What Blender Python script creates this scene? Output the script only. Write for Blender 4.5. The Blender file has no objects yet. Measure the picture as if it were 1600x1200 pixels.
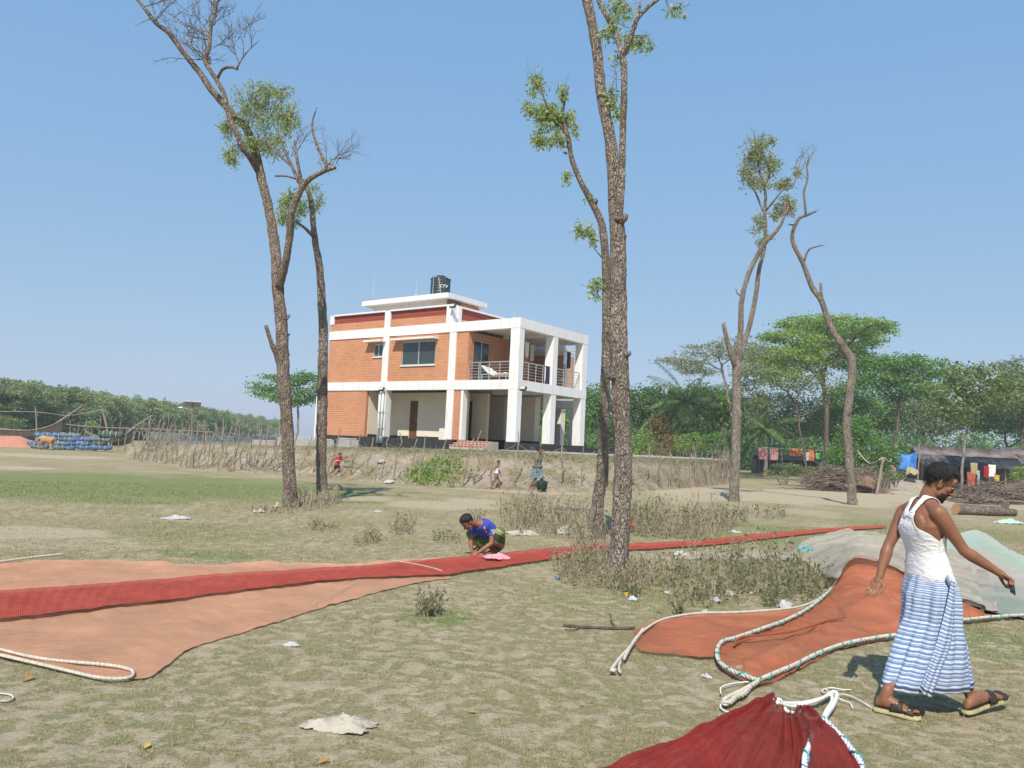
import bpy, bmesh, math, random
import numpy as np
from mathutils import Vector, Matrix, noise as mnoise
random.seed(7); rng = np.random.default_rng(7)
PI = math.pi
S = bpy.context.scene
COL = S.collection

# ------------------------------------------------------------------ camera
F = 1230.0; EYE = 1.55
ROLL = math.atan(0.0467); PITCH = math.atan(100*math.cos(ROLL)/F)
RM = Matrix.Rotation(PI/2+PITCH, 3, 'X') @ Matrix.Rotation(ROLL, 3, 'Z')
CP = Vector((0, 0, EYE))
cd = bpy.data.cameras.new('camera'); cam = bpy.data.objects.new('camera', cd); COL.objects.link(cam)
cam.matrix_world = Matrix.Translation(CP) @ RM.to_4x4()
cd.sensor_fit = 'HORIZONTAL'; cd.sensor_width = 36.0; cd.lens = 36.0*F/1600
cd.clip_start = 0.05; cd.clip_end = 6000
S.camera = cam

# ------------------------------------------------------------------ light
SUN = Vector((0.16, 0.88, -1.0)).normalized()
w = bpy.data.worlds.new('World'); S.world = w; w.use_nodes = True
nt = w.node_tree; nt.nodes.clear()
sky = nt.nodes.new('ShaderNodeTexSky'); sky.sky_type = 'NISHITA'; sky.sun_disc = False
sky.sun_elevation = math.asin(-SUN.z); sky.sun_rotation = math.atan2(-SUN.x, -SUN.y)
sky.altitude = 0; sky.air_density = 1.0; sky.dust_density = 0.6; sky.ozone_density = 3.0
bg = nt.nodes.new('ShaderNodeBackground'); bg.inputs[1].default_value = 0.13
wo = nt.nodes.new('ShaderNodeOutputWorld')
# a hazy, even sky: each channel's range from zenith to horizon is compressed alike over the whole dome
sep = nt.nodes.new('ShaderNodeSeparateColor'); cmb = nt.nodes.new('ShaderNodeCombineColor'); nt.links.new(sky.outputs[0], sep.inputs[0])
for i_, (g_, m_) in enumerate(((.50, 1.18), (.30, 1.92), (.13, 3.30))):
    a_ = nt.nodes.new('ShaderNodeMath'); a_.operation = 'POWER'; a_.inputs[1].default_value = g_; nt.links.new(sep.outputs[i_], a_.inputs[0])
    b_ = nt.nodes.new('ShaderNodeMath'); b_.operation = 'MULTIPLY'; b_.inputs[1].default_value = m_; nt.links.new(a_.outputs[0], b_.inputs[0]); nt.links.new(b_.outputs[0], cmb.inputs[i_])
nt.links.new(cmb.outputs[0], bg.inputs[0]); nt.links.new(bg.outputs[0], wo.inputs[0])
sl = bpy.data.lights.new('sun', 'SUN'); sl.energy = 3.6; sl.angle = math.radians(0.53); sl.color = (1.0, 0.94, 0.83)
so = bpy.data.objects.new('sun', sl); COL.objects.link(so)
so.rotation_euler = SUN.to_track_quat('-Z', 'Y').to_euler(); so.location = (-5, -20, 30)
S.view_settings.view_transform = 'Standard'; S.view_settings.look = 'None'
S.view_settings.exposure = 0.52; S.view_settings.gamma = 1.0; S.view_settings.use_curve_mapping = False

# ------------------------------------------------------------------ picture rays -> places
def ray(u, v): return RM @ Vector(((u-800)/F, (600-v)/F, -1))
def at(u, v, Y):
    d = ray(u, v); return CP + d*(Y/d.y)
def gp(u, v, z=0.0):
    d = ray(u, v); return CP + d*((z-EYE)/d.z)
VA = Vector((0.469, 0.883, 0)).normalized()
def atd(u, v, d0):
    d = ray(u, v); return CP + d*(d0/d.dot(VA))

# ------------------------------------------------------------------ materials
class NT:
    def __init__(s, name):
        s.m = bpy.data.materials.new(name); s.m.use_nodes = True
        s.t = s.m.node_tree; s.b = s.t.nodes['Principled BSDF']; s.out = s.t.nodes['Material Output']
    def n(s, typ, **kw):
        x = s.t.nodes.new('ShaderNode'+typ)
        for k, v in kw.items(): setattr(x, k, v)
        return x
    def l(s, a, b): s.t.links.new(a, b)
    def val(s, sock, v):
        if hasattr(v, 'is_output') or isinstance(v, bpy.types.NodeSocket): s.l(v, sock)
        else: sock.default_value = v
    def coords(s, kind='Object', scale=(1, 1, 1)):
        tc = s.n('TexCoord'); mp = s.n('Mapping'); mp.inputs['Scale'].default_value = scale
        s.l(tc.outputs[kind], mp.inputs[0]); return mp.outputs[0]
    def noise(s, vec, scale, detail=5, rough=.6, dist=0.0):
        x = s.n('TexNoise'); x.inputs['Scale'].default_value = scale; x.inputs['Detail'].default_value = detail
        x.inputs['Roughness'].default_value = rough; x.inputs['Distortion'].default_value = dist
        if vec is not None: s.l(vec, x.inputs['Vector'])
        return x.outputs['Fac']
    def ramp(s, fac, stops):
        r = s.n('ValToRGB'); e = r.color_ramp.elements
        while len(e) < len(stops): e.new(.5)
        for i, (p, c) in enumerate(stops):
            e[i].position = p; e[i].color = (*c, 1) if len(c) == 3 else c
        s.l(fac, r.inputs[0]); return r.outputs[0]
    def mix(s, f, a, b, blend='MIX'):
        x = s.n('MixRGB', blend_type=blend); s.val(x.inputs[0], f)
        for i, c in ((1, a), (2, b)):
            if isinstance(c, tuple): x.inputs[i].default_value = (*c, 1)
            else: s.l(c, x.inputs[i])
        return x.outputs[0]
    def math(s, op, a, b=0.0):
        x = s.n('Math', operation=op); s.val(x.inputs[0], a); s.val(x.inputs[1], b); return x.outputs[0]
    def rng(s, f, a, b, c=0.0, d=1.0):
        x = s.n('MapRange'); s.l(f, x.inputs[0])
        for i, v in enumerate((a, b, c, d)): x.inputs[i+1].default_value = v
        return x.outputs[0]
    def bump(s, h, strength=.5, dist=.02):
        x = s.n('Bump'); x.inputs['Strength'].default_value = strength; x.inputs['Distance'].default_value = dist
        s.l(h, x.inputs['Height']); s.l(x.outputs[0], s.b.inputs['Normal']); return x
    def col(s, c): s.val(s.b.inputs['Base Color'], (*c, 1) if isinstance(c, tuple) else c)

def mat(name, c1, c2=None, scale=6.0, rough=.85, bump=0.0, bscale=40.0, bdist=.01, spec=.25, stretch=(1, 1, 1), coord='Object', metal=0.0, lo=.35, hi=.65):
    k = NT(name); k.b.inputs['Roughness'].default_value = rough; k.b.inputs['Metallic'].default_value = metal
    k.b.inputs['Specular IOR Level'].default_value = spec
    v = k.coords(coord, stretch)
    if c2: k.col(k.mix(k.rng(k.noise(v, scale), lo, hi), c1, c2))
    else: k.col(c1)
    if bump: k.bump(k.noise(v, bscale, 6), bump, bdist)
    return k.m

def leafmat(name, c1, c2, c3=None, trans=.35, rough=.5):
    k = NT(name); g = k.n('NewGeometry'); r = g.outputs['Random Per Island']
    stops = [(0, c1), (.6, c2), (1, c3 or c2)]
    c = k.ramp(r, stops); k.col(c)
    k.b.inputs['Roughness'].default_value = rough; k.b.inputs['Specular IOR Level'].default_value = .3
    t = k.n('BsdfTranslucent'); k.l(c, t.inputs[0]); mx = k.n('MixShader'); mx.inputs[0].default_value = trans
    k.l(k.b.outputs[0], mx.inputs[1]); k.l(t.outputs[0], mx.inputs[2]); k.l(mx.outputs[0], k.out.inputs[0])
    return k.m

def barkmat(name, dark, mid, light, sc=1.0, moss=None):
    k = NT(name); k.b.inputs['Roughness'].default_value = .95; k.b.inputs['Specular IOR Level'].default_value = .15
    v = k.coords('Object', (1, 1, .38)); v2 = k.coords('Object', (1, 1, .8))
    a = k.noise(v, 34*sc, 6, .7, .4); b = k.noise(v2, 5*sc, 4, .6); f = k.noise(v, 110*sc, 3, .6)
    vo = k.n('TexVoronoi', feature='DISTANCE_TO_EDGE'); vo.inputs['Scale'].default_value = 44*sc
    wp = k.n('VectorMath', operation='ADD'); k.l(v, wp.inputs[0]); ns = k.n('TexNoise'); ns.inputs['Scale'].default_value = 16*sc; k.l(v, ns.inputs['Vector']); sc_ = k.n('VectorMath', operation='SCALE'); sc_.inputs['Scale'].default_value = .10/sc; k.l(ns.outputs['Color'], sc_.inputs[0]); k.l(sc_.outputs[0], wp.inputs[1]); k.l(wp.outputs[0], vo.inputs['Vector'])
    crack = k.rng(vo.outputs['Distance'], 0.0, .22)
    c = k.ramp(a, [(.26, dark), (.47, mid), (.70, light)])
    c = k.mix(k.rng(b, .4, .7, 0, .55), c, dark)
    c = k.mix(k.math('MULTIPLY', k.math('SUBTRACT', 1.0, crack), .24), c, tuple(x*.55 for x in dark))
    if moss: c = k.mix(k.rng(k.noise(v2, 2.2, 3), .52, .72, 0, .7), c, moss)
    k.col(c)
    h = k.math('ADD', k.math('MULTIPLY', crack, .8), k.math('ADD', k.math('MULTIPLY', a, .9), k.math('MULTIPLY', f, .35)))
    k.bump(h, .9, .03/sc); return k.m

def clothmat(name, c1, c2=None, bump=.25, scale=14.0):
    return mat(name, c1, c2, scale=scale, rough=.9, bump=bump, bscale=120, bdist=.004, spec=.1)

def netmat(name, c1, c2, c3, alpha, freq=140.0, wfreq=30.0, axis='X', patch=2.0, wamt=.14):
    """fishing net: knotted twine with the ground showing through the mesh"""
    k = NT(name); k.b.inputs['Roughness'].default_value = .8; k.b.inputs['Specular IOR Level'].default_value = .15
    v = k.coords('Object'); uv = k.coords('UV')
    c = k.mix(k.rng(k.noise(v, patch, 5, .65), .35, .65), c1, c2)
    c = k.mix(k.rng(k.noise(v, patch*6, 6, .7), .5, .75, 0, .8), c, c3)
    wv = k.n('TexWave', wave_type='BANDS', bands_direction=axis); wv.inputs['Scale'].default_value = wfreq
    wv.inputs['Distortion'].default_value = 4.0; wv.inputs['Detail'].default_value = 3; wv.inputs['Detail Scale'].default_value = 1.2
    k.l(uv, wv.inputs[0])
    c = k.mix(k.math('MULTIPLY', wv.outputs['Fac'], wamt), c, tuple(x*.55 for x in c2))
    fine = k.noise(v, freq, 3, .7)
    # knots and dirt of the twine
    c = k.mix(k.rng(fine, .50, .68, 0, .50), c, tuple(min(.9, x*1.45) for x in c1)); c = k.mix(k.rng(fine, .48, .32, 0, .55), c, tuple(x*.5 for x in c2)); k.col(c)
    k.bump(k.math('ADD', k.math('MULTIPLY', fine, 1.0), k.math('MULTIPLY', wv.outputs['Fac'], .35)), .7, .02)
    if alpha < 1:
        tr = k.n('BsdfTransparent'); mx = k.n('MixShader')
        hole = k.rng(k.math('ADD', k.math('MULTIPLY', fine, .5), k.math('MULTIPLY', k.noise(v, patch*1.7, 5, .6), .5)), .36, .64, min(1, alpha+.3), max(0, alpha-.3))
        k.l(hole, mx.inputs[0]); k.l(tr.outputs[0], mx.inputs[1]); k.l(k.b.outputs[0], mx.inputs[2]); k.l(mx.outputs[0], k.out.inputs[0])
    return k.m

def brickmat(name, c1, c2, mortar):
    k = NT(name); k.b.inputs['Roughness'].default_value = .9; k.b.inputs['Specular IOR Level'].default_value = .15
    uv = k.coords('UV')
    br = k.n('TexBrick'); br.inputs['Scale'].default_value = 1.0; br.inputs['Brick Width'].default_value = .40; br.inputs['Row Height'].default_value = .115
    br.inputs['Mortar Size'].default_value = .017; br.inputs['Mortar Smooth'].default_value = .3; br.inputs['Bias'].default_value = -.1
    br.inputs['Color1'].default_value = (*c1, 1); br.inputs['Color2'].default_value = (*c2, 1); br.inputs['Mortar'].default_value = (*mortar, 1)
    k.l(uv, br.inputs['Vector'])
    st = k.coords('UV', (.6, 5, 1))
    c = k.mix(k.rng(k.noise(st, 2.0, 5, .7), .35, .7, 0, .45), br.outputs['Color'], tuple(x*.62 for x in c1))
    c = k.mix(k.rng(k.noise(uv, .7, 4), .4, .7, 0, .25), c, tuple(min(1, x*1.3) for x in c2))
    k.col(c)
    k.bump(k.math('ADD', k.math('SUBTRACT', 1.0, br.outputs['Fac']), k.math('MULTIPLY', k.noise(uv, 40, 3), .3)), .8, .012)
    return k.m

# ------------------------------------------------------------------ mesh helpers
def tag(o, label=None, cat=None, group=None, kind=None):
    if label: o['label'] = label
    if cat: o['category'] = cat
    if group: o['group'] = group
    if kind: o['kind'] = kind
    return o
def empty(name, loc, label, cat, group=None, rz=0.0):
    o = bpy.data.objects.new(name, None); COL.objects.link(o); o.location = loc; o.rotation_euler = (0, 0, rz)
    o.empty_display_size = .1
    return tag(o, label, cat, group)
def link(name, me, m, parent=None, kind=None, smooth=False, world=True):
    o = bpy.data.objects.new(name, me); COL.objects.link(o)
    if m is not None and not me.materials:
        for x in (m if isinstance(m, (list, tuple)) else [m]): me.materials.append(x)
    if smooth: me.polygons.foreach_set('use_smooth', [True]*len(me.polygons))
    if parent is not None:
        o.parent = parent
        if world:   # geometry was given in world coordinates
            bpy_m = Matrix.Translation(parent.location) @ parent.rotation_euler.to_matrix().to_4x4()
            if parent.parent is None: o.matrix_parent_inverse = bpy_m.inverted()
    if kind: o['kind'] = kind
    return o
def np_mesh(name, V, k):
    """V (N*k,3): N separate k-gons"""
    V = np.asarray(V, dtype=np.float32).reshape(-1, 3); n = len(V)//k
    me = bpy.data.meshes.new(name); me.vertices.add(len(V)); me.vertices.foreach_set('co', V.ravel())
    me.loops.add(len(V)); me.loops.foreach_set('vertex_index', np.arange(len(V), dtype=np.int32))
    me.polygons.add(n); me.polygons.foreach_set('loop_start', np.arange(0, n*k, k, dtype=np.int32))
    me.polygons.foreach_set('loop_total', np.full(n, k, dtype=np.int32)); me.update(calc_edges=True); return me
def grid_mesh(name, P, closed_u=False, uvs=True, su=1.0, sv=1.0):
    """P (nu,nv,3)"""
    P = np.asarray(P, dtype=np.float32); nu, nv = P.shape[:2]
    idx = np.arange(nu*nv).reshape(nu, nv); a = idx if not closed_u else np.vstack([idx, idx[:1]])
    q = np.stack([a[:-1, :-1], a[1:, :-1], a[1:, 1:], a[:-1, 1:]], -1).reshape(-1, 4)
    me = bpy.data.meshes.new(name); me.vertices.add(nu*nv); me.vertices.foreach_set('co', P.ravel())
    me.loops.add(q.size); me.loops.foreach_set('vertex_index', q.ravel().astype(np.int32))
    me.polygons.add(len(q)); me.polygons.foreach_set('loop_start', np.arange(0, q.size, 4, dtype=np.int32))
    me.polygons.foreach_set('loop_total', np.full(len(q), 4, dtype=np.int32)); me.update(calc_edges=True)
    if uvs:
        U = np.repeat(np.arange(nu)[:, None]*su/max(1, nu-1), nv, 1); W = np.repeat(np.arange(nv)[None]*sv/max(1, nv-1), nu, 0)
        t = np.stack([U, W], -1).reshape(-1, 2)[q.ravel()]
        l = me.uv_layers.new(name='UVMap'); l.data.foreach_set('uv', t.astype(np.float32).ravel())
    me.polygons.foreach_set('use_smooth', [True]*len(q)); return me

def unit(v):
    v = Vector(v); return v.normalized() if v.length > 1e-9 else Vector((0, 0, 1))
def catmull(pts, step):
    pts = [Vector(p) for p in pts]
    if len(pts) < 3:
        n = max(1, int((pts[1]-pts[0]).length/step)); return [pts[0].lerp(pts[1], i/n) for i in range(n+1)]
    P = [pts[0]*2-pts[1]]+pts+[pts[-1]*2-pts[-2]]; out = []
    for i in range(1, len(P)-2):
        a, b, c, d = P[i-1:i+3]; n = max(1, int((c-b).length/step))
        for j in range(n):
            t = j/n
            out.append(.5*((2*b)+(c-a)*t+(2*a-5*b+4*c-d)*t*t+(3*b-a-3*c+d)*t**3))
    out.append(pts[-1]); return out

class MB:
    def __init__(s): s.v = []; s.f = []; s.uv = []; s.mi = []
    def face(s, idx, uv=None, mi=0): s.f.append(tuple(idx)); s.uv.append(uv); s.mi.append(mi)
    def box(s, x0, y0, z0, x1, y1, z1, M=None, mi=0, jit=0.0):
        b = len(s.v); c = [(x, y, z) for z in (z0, z1) for y in (y0, y1) for x in (x0, x1)]
        for p in c:
            p = Vector(p)
            if jit: p += Vector((random.uniform(-jit, jit) for _ in range(3)))
            s.v.append(M @ p if M else p)
        for q, ax in (((0, 2, 3, 1), (0, 1)), ((4, 5, 7, 6), (0, 1)), ((0, 1, 5, 4), (0, 2)), ((2, 6, 7, 3), (0, 2)), ((0, 4, 6, 2), (1, 2)), ((1, 3, 7, 5), (1, 2))):
            s.face([b+i for i in q], [(c[i][ax[0]], c[i][ax[1]]) for i in q], mi)
        return s
    def tube(s, pts, rad, n=8, caps=True, amp=0.0, freq=8.0, mi=0, flat=1.0, vscale=1.0):
        pts = [Vector(p) for p in pts]; N = len(pts)
        if not isinstance(rad, (list, tuple, np.ndarray)): rad = [rad]*N
        t0 = unit(pts[1]-pts[0]); up = Vector((0, 0, 1)) if abs(t0.z) < .9 else Vector((1, 0, 0))
        nrm = unit(up-t0*up.dot(t0)); b = len(s.v); L = 0.0; Ls = []
        for i, p in enumerate(pts):
            t = unit(pts[min(i+1, N-1)]-pts[max(i-1, 0)]); nrm = unit(nrm-t*nrm.dot(t)); bi = t.cross(nrm)
            if i: L += (p-pts[i-1]).length
            Ls.append(L)
            for j in range(n):
                a = 2*PI*j/n; d = nrm*math.cos(a)+bi*math.sin(a)*flat; r = rad[i]
                if amp:
                    q = p+d*r; r *= 1+amp*mnoise.noise(Vector((q.x*freq, q.y*freq, q.z*freq*.45)))+amp*.5*mnoise.noise(q*freq*2.7)
                s.v.append(p+d*r)
        for i in range(N-1):
            for j in range(n):
                k = (j+1) % n
                s.face((b+i*n+j, b+i*n+k, b+(i+1)*n+k, b+(i+1)*n+j), [(j/n, Ls[i]*vscale), ((j+1)/n, Ls[i]*vscale), ((j+1)/n, Ls[i+1]*vscale), (j/n, Ls[i+1]*vscale)], mi)
        if caps:
            s.face([b+j for j in range(n)][::-1], None, mi); s.face([b+(N-1)*n+j for j in range(n)], None, mi)
        return s
    def ell(s, c, ax, ay, az, nu=16, nv=10, mi=0):
        c, ax, ay, az = Vector(c), Vector(ax), Vector(ay), Vector(az)
        if ax.cross(ay).dot(az) < 0: ay = -ay
        b = len(s.v); s.v.append(c-az)
        for i in range(1, nv):
            ph = -PI/2+PI*i/nv
            for j in range(nu):
                a = 2*PI*j/nu; s.v.append(c+ax*(math.cos(ph)*math.cos(a))+ay*(math.cos(ph)*math.sin(a))+az*math.sin(ph))
        s.v.append(c+az); e = len(s.v)-1
        for j in range(nu):
            k = (j+1) % nu; s.face((b, b+1+k, b+1+j), None, mi)
            for i in range(nv-2): s.face((b+1+i*nu+j, b+1+i*nu+k, b+1+(i+1)*nu+k, b+1+(i+1)*nu+j), None, mi)
            s.face((b+1+(nv-2)*nu+j, b+1+(nv-2)*nu+k, e), None, mi)
        return s
    def sph(s, c, r, nu=12, nv=8, mi=0): return s.ell(c, (r, 0, 0), (0, r, 0), (0, 0, r), nu, nv, mi)
    def chain(s, pts, rad, n=14, flat=1.0, mi=0, step=.02):
        """closed tapered limb with round ends"""
        pts = [Vector(p) for p in pts]; P = catmull(pts, step) if len(pts) > 2 else catmull(pts, step)
        cum = [0.0]
        for a, b in zip(pts, pts[1:]): cum.append(cum[-1]+(b-a).length)
        l = [0.0]
        for a, b in zip(P, P[1:]): l.append(l[-1]+(b-a).length)
        R = np.interp(np.array(l)/l[-1], np.array(cum)/cum[-1], rad).tolist()
        s.tube(P, R, n, True, mi=mi); s.sph(P[0], R[0]*.99, n, 8, mi); s.sph(P[-1], R[-1]*.99, n, 8, mi); return s
    def loft(s, rings, caps=True, mi=0):
        b = len(s.v); n = len(rings[0])
        for r in rings: s.v += [Vector(p) for p in r]
        m = len(rings)
        for i in range(m-1):
            for j in range(n):
                k = (j+1) % n
                s.face((b+i*n+j, b+i*n+k, b+(i+1)*n+k, b+(i+1)*n+j), [(j/n, i/m), ((j+1)/n, i/m), ((j+1)/n, (i+1)/m), (j/n, (i+1)/m)], mi)
        if caps:
            s.face([b+j for j in range(n)][::-1], None, mi); s.face([b+(m-1)*n+j for j in range(n)], None, mi)
        return s
    def lathe(s, c, prof, n=24, mi=0):
        c = Vector(c); return s.loft([[c+Vector((r*math.cos(2*PI*j/n), r*math.sin(2*PI*j/n), z)) for j in range(n)] for r, z in prof], True, mi)
    def mesh(s, name='m'):
        me = bpy.data.meshes.new(name); me.from_pydata([tuple(v) for v in s.v], [], s.f)
        l = me.uv_layers.new(name='UVMap'); d = []
        for f, u in zip(s.f, s.uv): d += [c for p in (u or [(0, 0)]*len(f)) for c in p]
        l.data.foreach_set('uv', d); me.polygons.foreach_set('material_index', s.mi); me.update(); return me
    def build(s, name, m, parent=None, smooth=False, kind=None, world=True):
        return link(name, s.mesh(name), m, parent, kind, smooth, world)

def remeshed(mb, voxel, smooth=3, name='body'):
    me = mb.mesh('tmp'); o = bpy.data.objects.new('tmp', me); COL.objects.link(o)
    r = o.modifiers.new('r', 'REMESH'); r.mode = 'VOXEL'; r.voxel_size = voxel; r.use_smooth_shade = True
    if smooth:
        q = o.modifiers.new('s', 'SMOOTH'); q.factor = .5; q.iterations = smooth
    dg = bpy.context.evaluated_depsgraph_get(); dg.update()
    res = bpy.data.meshes.new_from_object(o.evaluated_get(dg)); res.name = name
    bpy.data.objects.remove(o); bpy.data.meshes.remove(me); return res
def shrunk(me, target_me, off, smooth=2, solid=0.0):
    t = bpy.data.objects.new('t', target_me); COL.objects.link(t); o = bpy.data.objects.new('o', me); COL.objects.link(o)
    q = o.modifiers.new('w', 'SHRINKWRAP'); q.target = t; q.wrap_method = 'NEAREST_SURFACEPOINT'; q.wrap_mode = 'OUTSIDE_SURFACE'; q.offset = off
    if smooth:
        z = o.modifiers.new('s', 'SMOOTH'); z.factor = .5; z.iterations = smooth
    if solid:
        z = o.modifiers.new('so', 'SOLIDIFY'); z.thickness = solid; z.offset = 1
    dg = bpy.context.evaluated_depsgraph_get(); dg.update(); res = bpy.data.meshes.new_from_object(o.evaluated_get(dg))
    bpy.data.objects.remove(o); bpy.data.objects.remove(t); res.polygons.foreach_set('use_smooth', [True]*len(res.polygons)); return res

def nz(x, y, f=1.0, s=0.0): return mnoise.noise(Vector((x*f, y*f, s)))
def sstep(a, b, x):
    t = min(1, max(0, (x-a)/(b-a))); return t*t*(3-2*t)
def randdirs(n):
    d = rng.normal(size=(n, 3)); return d/np.linalg.norm(d, axis=1, keepdims=True)
def leaf_quads(P, D, L, W):
    """rhombic leaves: base P, direction D (unit), length L, width W"""
    P = np.asarray(P); D = np.asarray(D); n = len(P); L = np.broadcast_to(L, (n,))[:, None]; W = np.broadcast_to(W, (n,))[:, None]
    R = randdirs(n); S_ = np.cross(D, R); S_ /= np.linalg.norm(S_, axis=1, keepdims=True)+1e-9
    U_ = np.cross(S_, D)
    return np.stack([P, P+D*L*.45+S_*W*.5+U_*W*.12, P+D*L, P+D*L*.45-S_*W*.5+U_*W*.12], 1).reshape(-1, 3)

# ================================================================== GROUND
def wellipse(u, v, ru, rv, s=1.0):
    c = gp(u, v); f = gp(u, v-rv); n = gp(u, v+rv); dep = max(.15, abs(f.y-n.y)/2)
    return (c.x, c.y, max(.1, ru/F*c.y), dep, s)
SAND = [wellipse(*a) for a in [(60, 832, 125, 13, .95), (-80, 790, 100, 7, .6), (20, 731, 75, 3.5, .7), (690, 790, 110, 8, .8), (570, 779, 60, 5, .6), (810, 767, 130, 4, .7),
    (1200, 774, 200, 11, .95), (1080, 777, 80, 7, .6), (1420, 779, 250, 9, .9), (1580, 775, 120, 8, .9), (300, 728, 60, 3, .5), (60, 712, 150, 3, .8), (650, 815, 60, 4, .4), (870, 790, 90, 5, .5), (1260, 800, 80, 6, .5),
    (500, 1120, 330, 70, .22), (1000, 1090, 160, 60, .18), (800, 1000, 140, 25, .16), (1480, 1180, 200, 60, .2), (120, 1150, 200, 60, .16), (740, 783, 60, 5, .7)]]
GREEN = [wellipse(*a) for a in [(180, 756, 400, 22, .95), (480, 768, 110, 12, .7), (560, 780, 60, 7, .8), (330, 866, 110, 8, .6), (680, 965, 62, 16, .85), (1560, 1010, 110, 40, .6), (1120, 838, 190, 8, .55),
    (1250, 830, 120, 10, .5), (300, 830, 200, 14, .35), (1080, 1010, 200, 40, .25), (560, 1030, 200, 30, .25), (1480, 830, 160, 14, .4), (260, 1130, 180, 40, .25), (1250, 733, 70, 5, .7), (1000, 940, 200, 25, .3)]]
def emask(lst, x, y):
    r = 0.0; wx = .5*nz(x, y, .55, 3)+.25*nz(x, y, 1.7, 4); wy = .5*nz(x, y, .55, 8)+.25*nz(x, y, 1.7, 9)
    for cx, cy, rx, ry, s in lst:
        dx = (x-cx)/rx; dy = (y-cy)/ry
        if abs(dx) > 1.8 or abs(dy) > 1.8: continue
        d = math.hypot(dx+wx*.7, dy+wy*.7); r = max(r, s*(1-sstep(.5, 1.28, d)))
    return r
def ground_z(x, y):
    d = math.hypot(x, y); k = 1/(1+(d/30)**2)
    return (.022*nz(x, y, .45, 1)+.010*nz(x, y, 2.1, 2)+.006*nz(x*.8, y, 5.0, 12)+.006*nz(x*.9, y, 11.0, 13))*k
def sandiness(x, y):
    d = math.hypot(x, y); near = 1/(1+(d/15)**2)
    x, y = x+.10*nz(x, y, 2.6, 14)+.05*nz(x, y, 7, 15), y+.10*nz(x, y, 2.6, 16)+.05*nz(x, y, 7, 17)
    base = .49+.20*nz(x, y, .8, 11)+(.34*nz(x*.8, y, 5.0, 12)+.72*nz(x*.9, y, 11.0, 13))*near
    return base
def make_ground():
    th = np.concatenate([np.linspace(-50, 50, 400, endpoint=False), np.linspace(50, 310, 60, endpoint=False)])*PI/180
    rr = np.concatenate([np.linspace(.0, 3.0, 12, endpoint=False)[1:], np.geomspace(3.0, 14, 300, endpoint=False), np.geomspace(14, 90, 130, endpoint=False), np.geomspace(90, 2600, 30)])
    nT = len(th); P = np.zeros((nT, len(rr), 3), np.float32); A1 = np.zeros((nT, len(rr)), np.float32); A2 = A1.copy(); A3 = A1.copy()
    for i, t in enumerate(th):
        s, c = math.sin(t), math.cos(t); front = abs(((t+PI) % (2*PI))-PI) < .9
        for j, r in enumerate(rr):
            x, y = r*s, r*c
            P[i, j] = (x, y, ground_z(x, y) if r < 120 else 0)
            if front:
                if r < 90: A1[i, j] = emask(SAND, x, y)
                if r < 60: A2[i, j] = emask(GREEN, x, y)
            A3[i, j] = sandiness(x, y) if r < 60 else .4
    me = grid_mesh('ground', P, closed_u=True, uvs=False)
    for n, a in (('sand', A1), ('green', A2), ('patch', A3)):
        at_ = me.attributes.new(n, 'FLOAT', 'POINT'); at_.data.foreach_set('value', a.ravel())
    # middle cap
    return me
def ground_mat():
    k = NT('sandy turf'); k.b.inputs['Roughness'].default_value = .97; k.b.inputs['Specular IOR Level'].default_value = .1
    v = k.coords('Object')
    def attr(n): a = k.n('Attribute'); a.attribute_name = n; return a.outputs['Fac']
    sand, green, patch = attr('sand'), attr('green'), attr('patch')
    n1 = k.noise(v, 9, 8, .68); n2 = k.noise(v, 70, 6, .75); n3 = k.noise(v, .55, 5, .6); n4 = k.noise(v, 26, 7, .72, .5)
    sandc = k.ramp(k.math('ADD', k.math('MULTIPLY', n1, .45), k.math('MULTIPLY', n2, .55)), [(.36, (.29, .225, .145)), (.5, (.455, .365, .25)), (.64, (.60, .49, .355))])
    dryc = k.ramp(k.math('ADD', k.math('MULTIPLY', n4, .5), k.math('MULTIPLY', n2, .5)), [(.34, (.14, .118, .060)), (.46, (.27, .23, .122)), (.57, (.375, .318, .18)), (.68, (.50, .42, .26))])
    grec = k.ramp(k.math('ADD', k.math('MULTIPLY', n4, .5), k.math('MULTIPLY', n2, .5)), [(.34, (.095, .12, .048)), (.48, (.19, .222, .09)), (.60, (.28, .295, .14)), (.72, (.38, .365, .21))])
    # green share: painted regions broken by noise
    g = k.rng(k.math('ADD', k.math('MULTIPLY', green, 1.0), k.math('MULTIPLY', k.math('SUBTRACT', n1, .5), .9)), .12, .75)
    g2 = k.math('MAXIMUM', g, k.rng(k.math('ADD', n3, k.math('MULTIPLY', k.math('SUBTRACT', n4, .5), .9)), .50, .75, 0, .6))
    turf = k.mix(g2, dryc, grec)
    sp = k.math('ADD', patch, k.math('MULTIPLY', k.math('SUBTRACT', n4, .5), 1.0)); sp = k.math('SUBTRACT', sp, k.math('MULTIPLY', green, .30))
    s1 = k.rng(k.math('ADD', sp, k.math('MULTIPLY', k.math('SUBTRACT', n2, .5), .8)), .43, .655, 0, .9)
    s2 = k.rng(k.math('ADD', sand, k.math('MULTIPLY', k.math('SUBTRACT', n4, .5), 1.1)), .25, .6)
    col = k.mix(k.math('MAXIMUM', s1, s2), turf, sandc)
    k.col(col)
    k.bump(k.math('ADD', k.math('MULTIPLY', n4, 1.0), k.math('MULTIPLY', n2, .5)), .7, .04)
    return k.m
g_me = make_ground(); ground = link('ground', g_me, ground_mat(), kind='structure')

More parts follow.
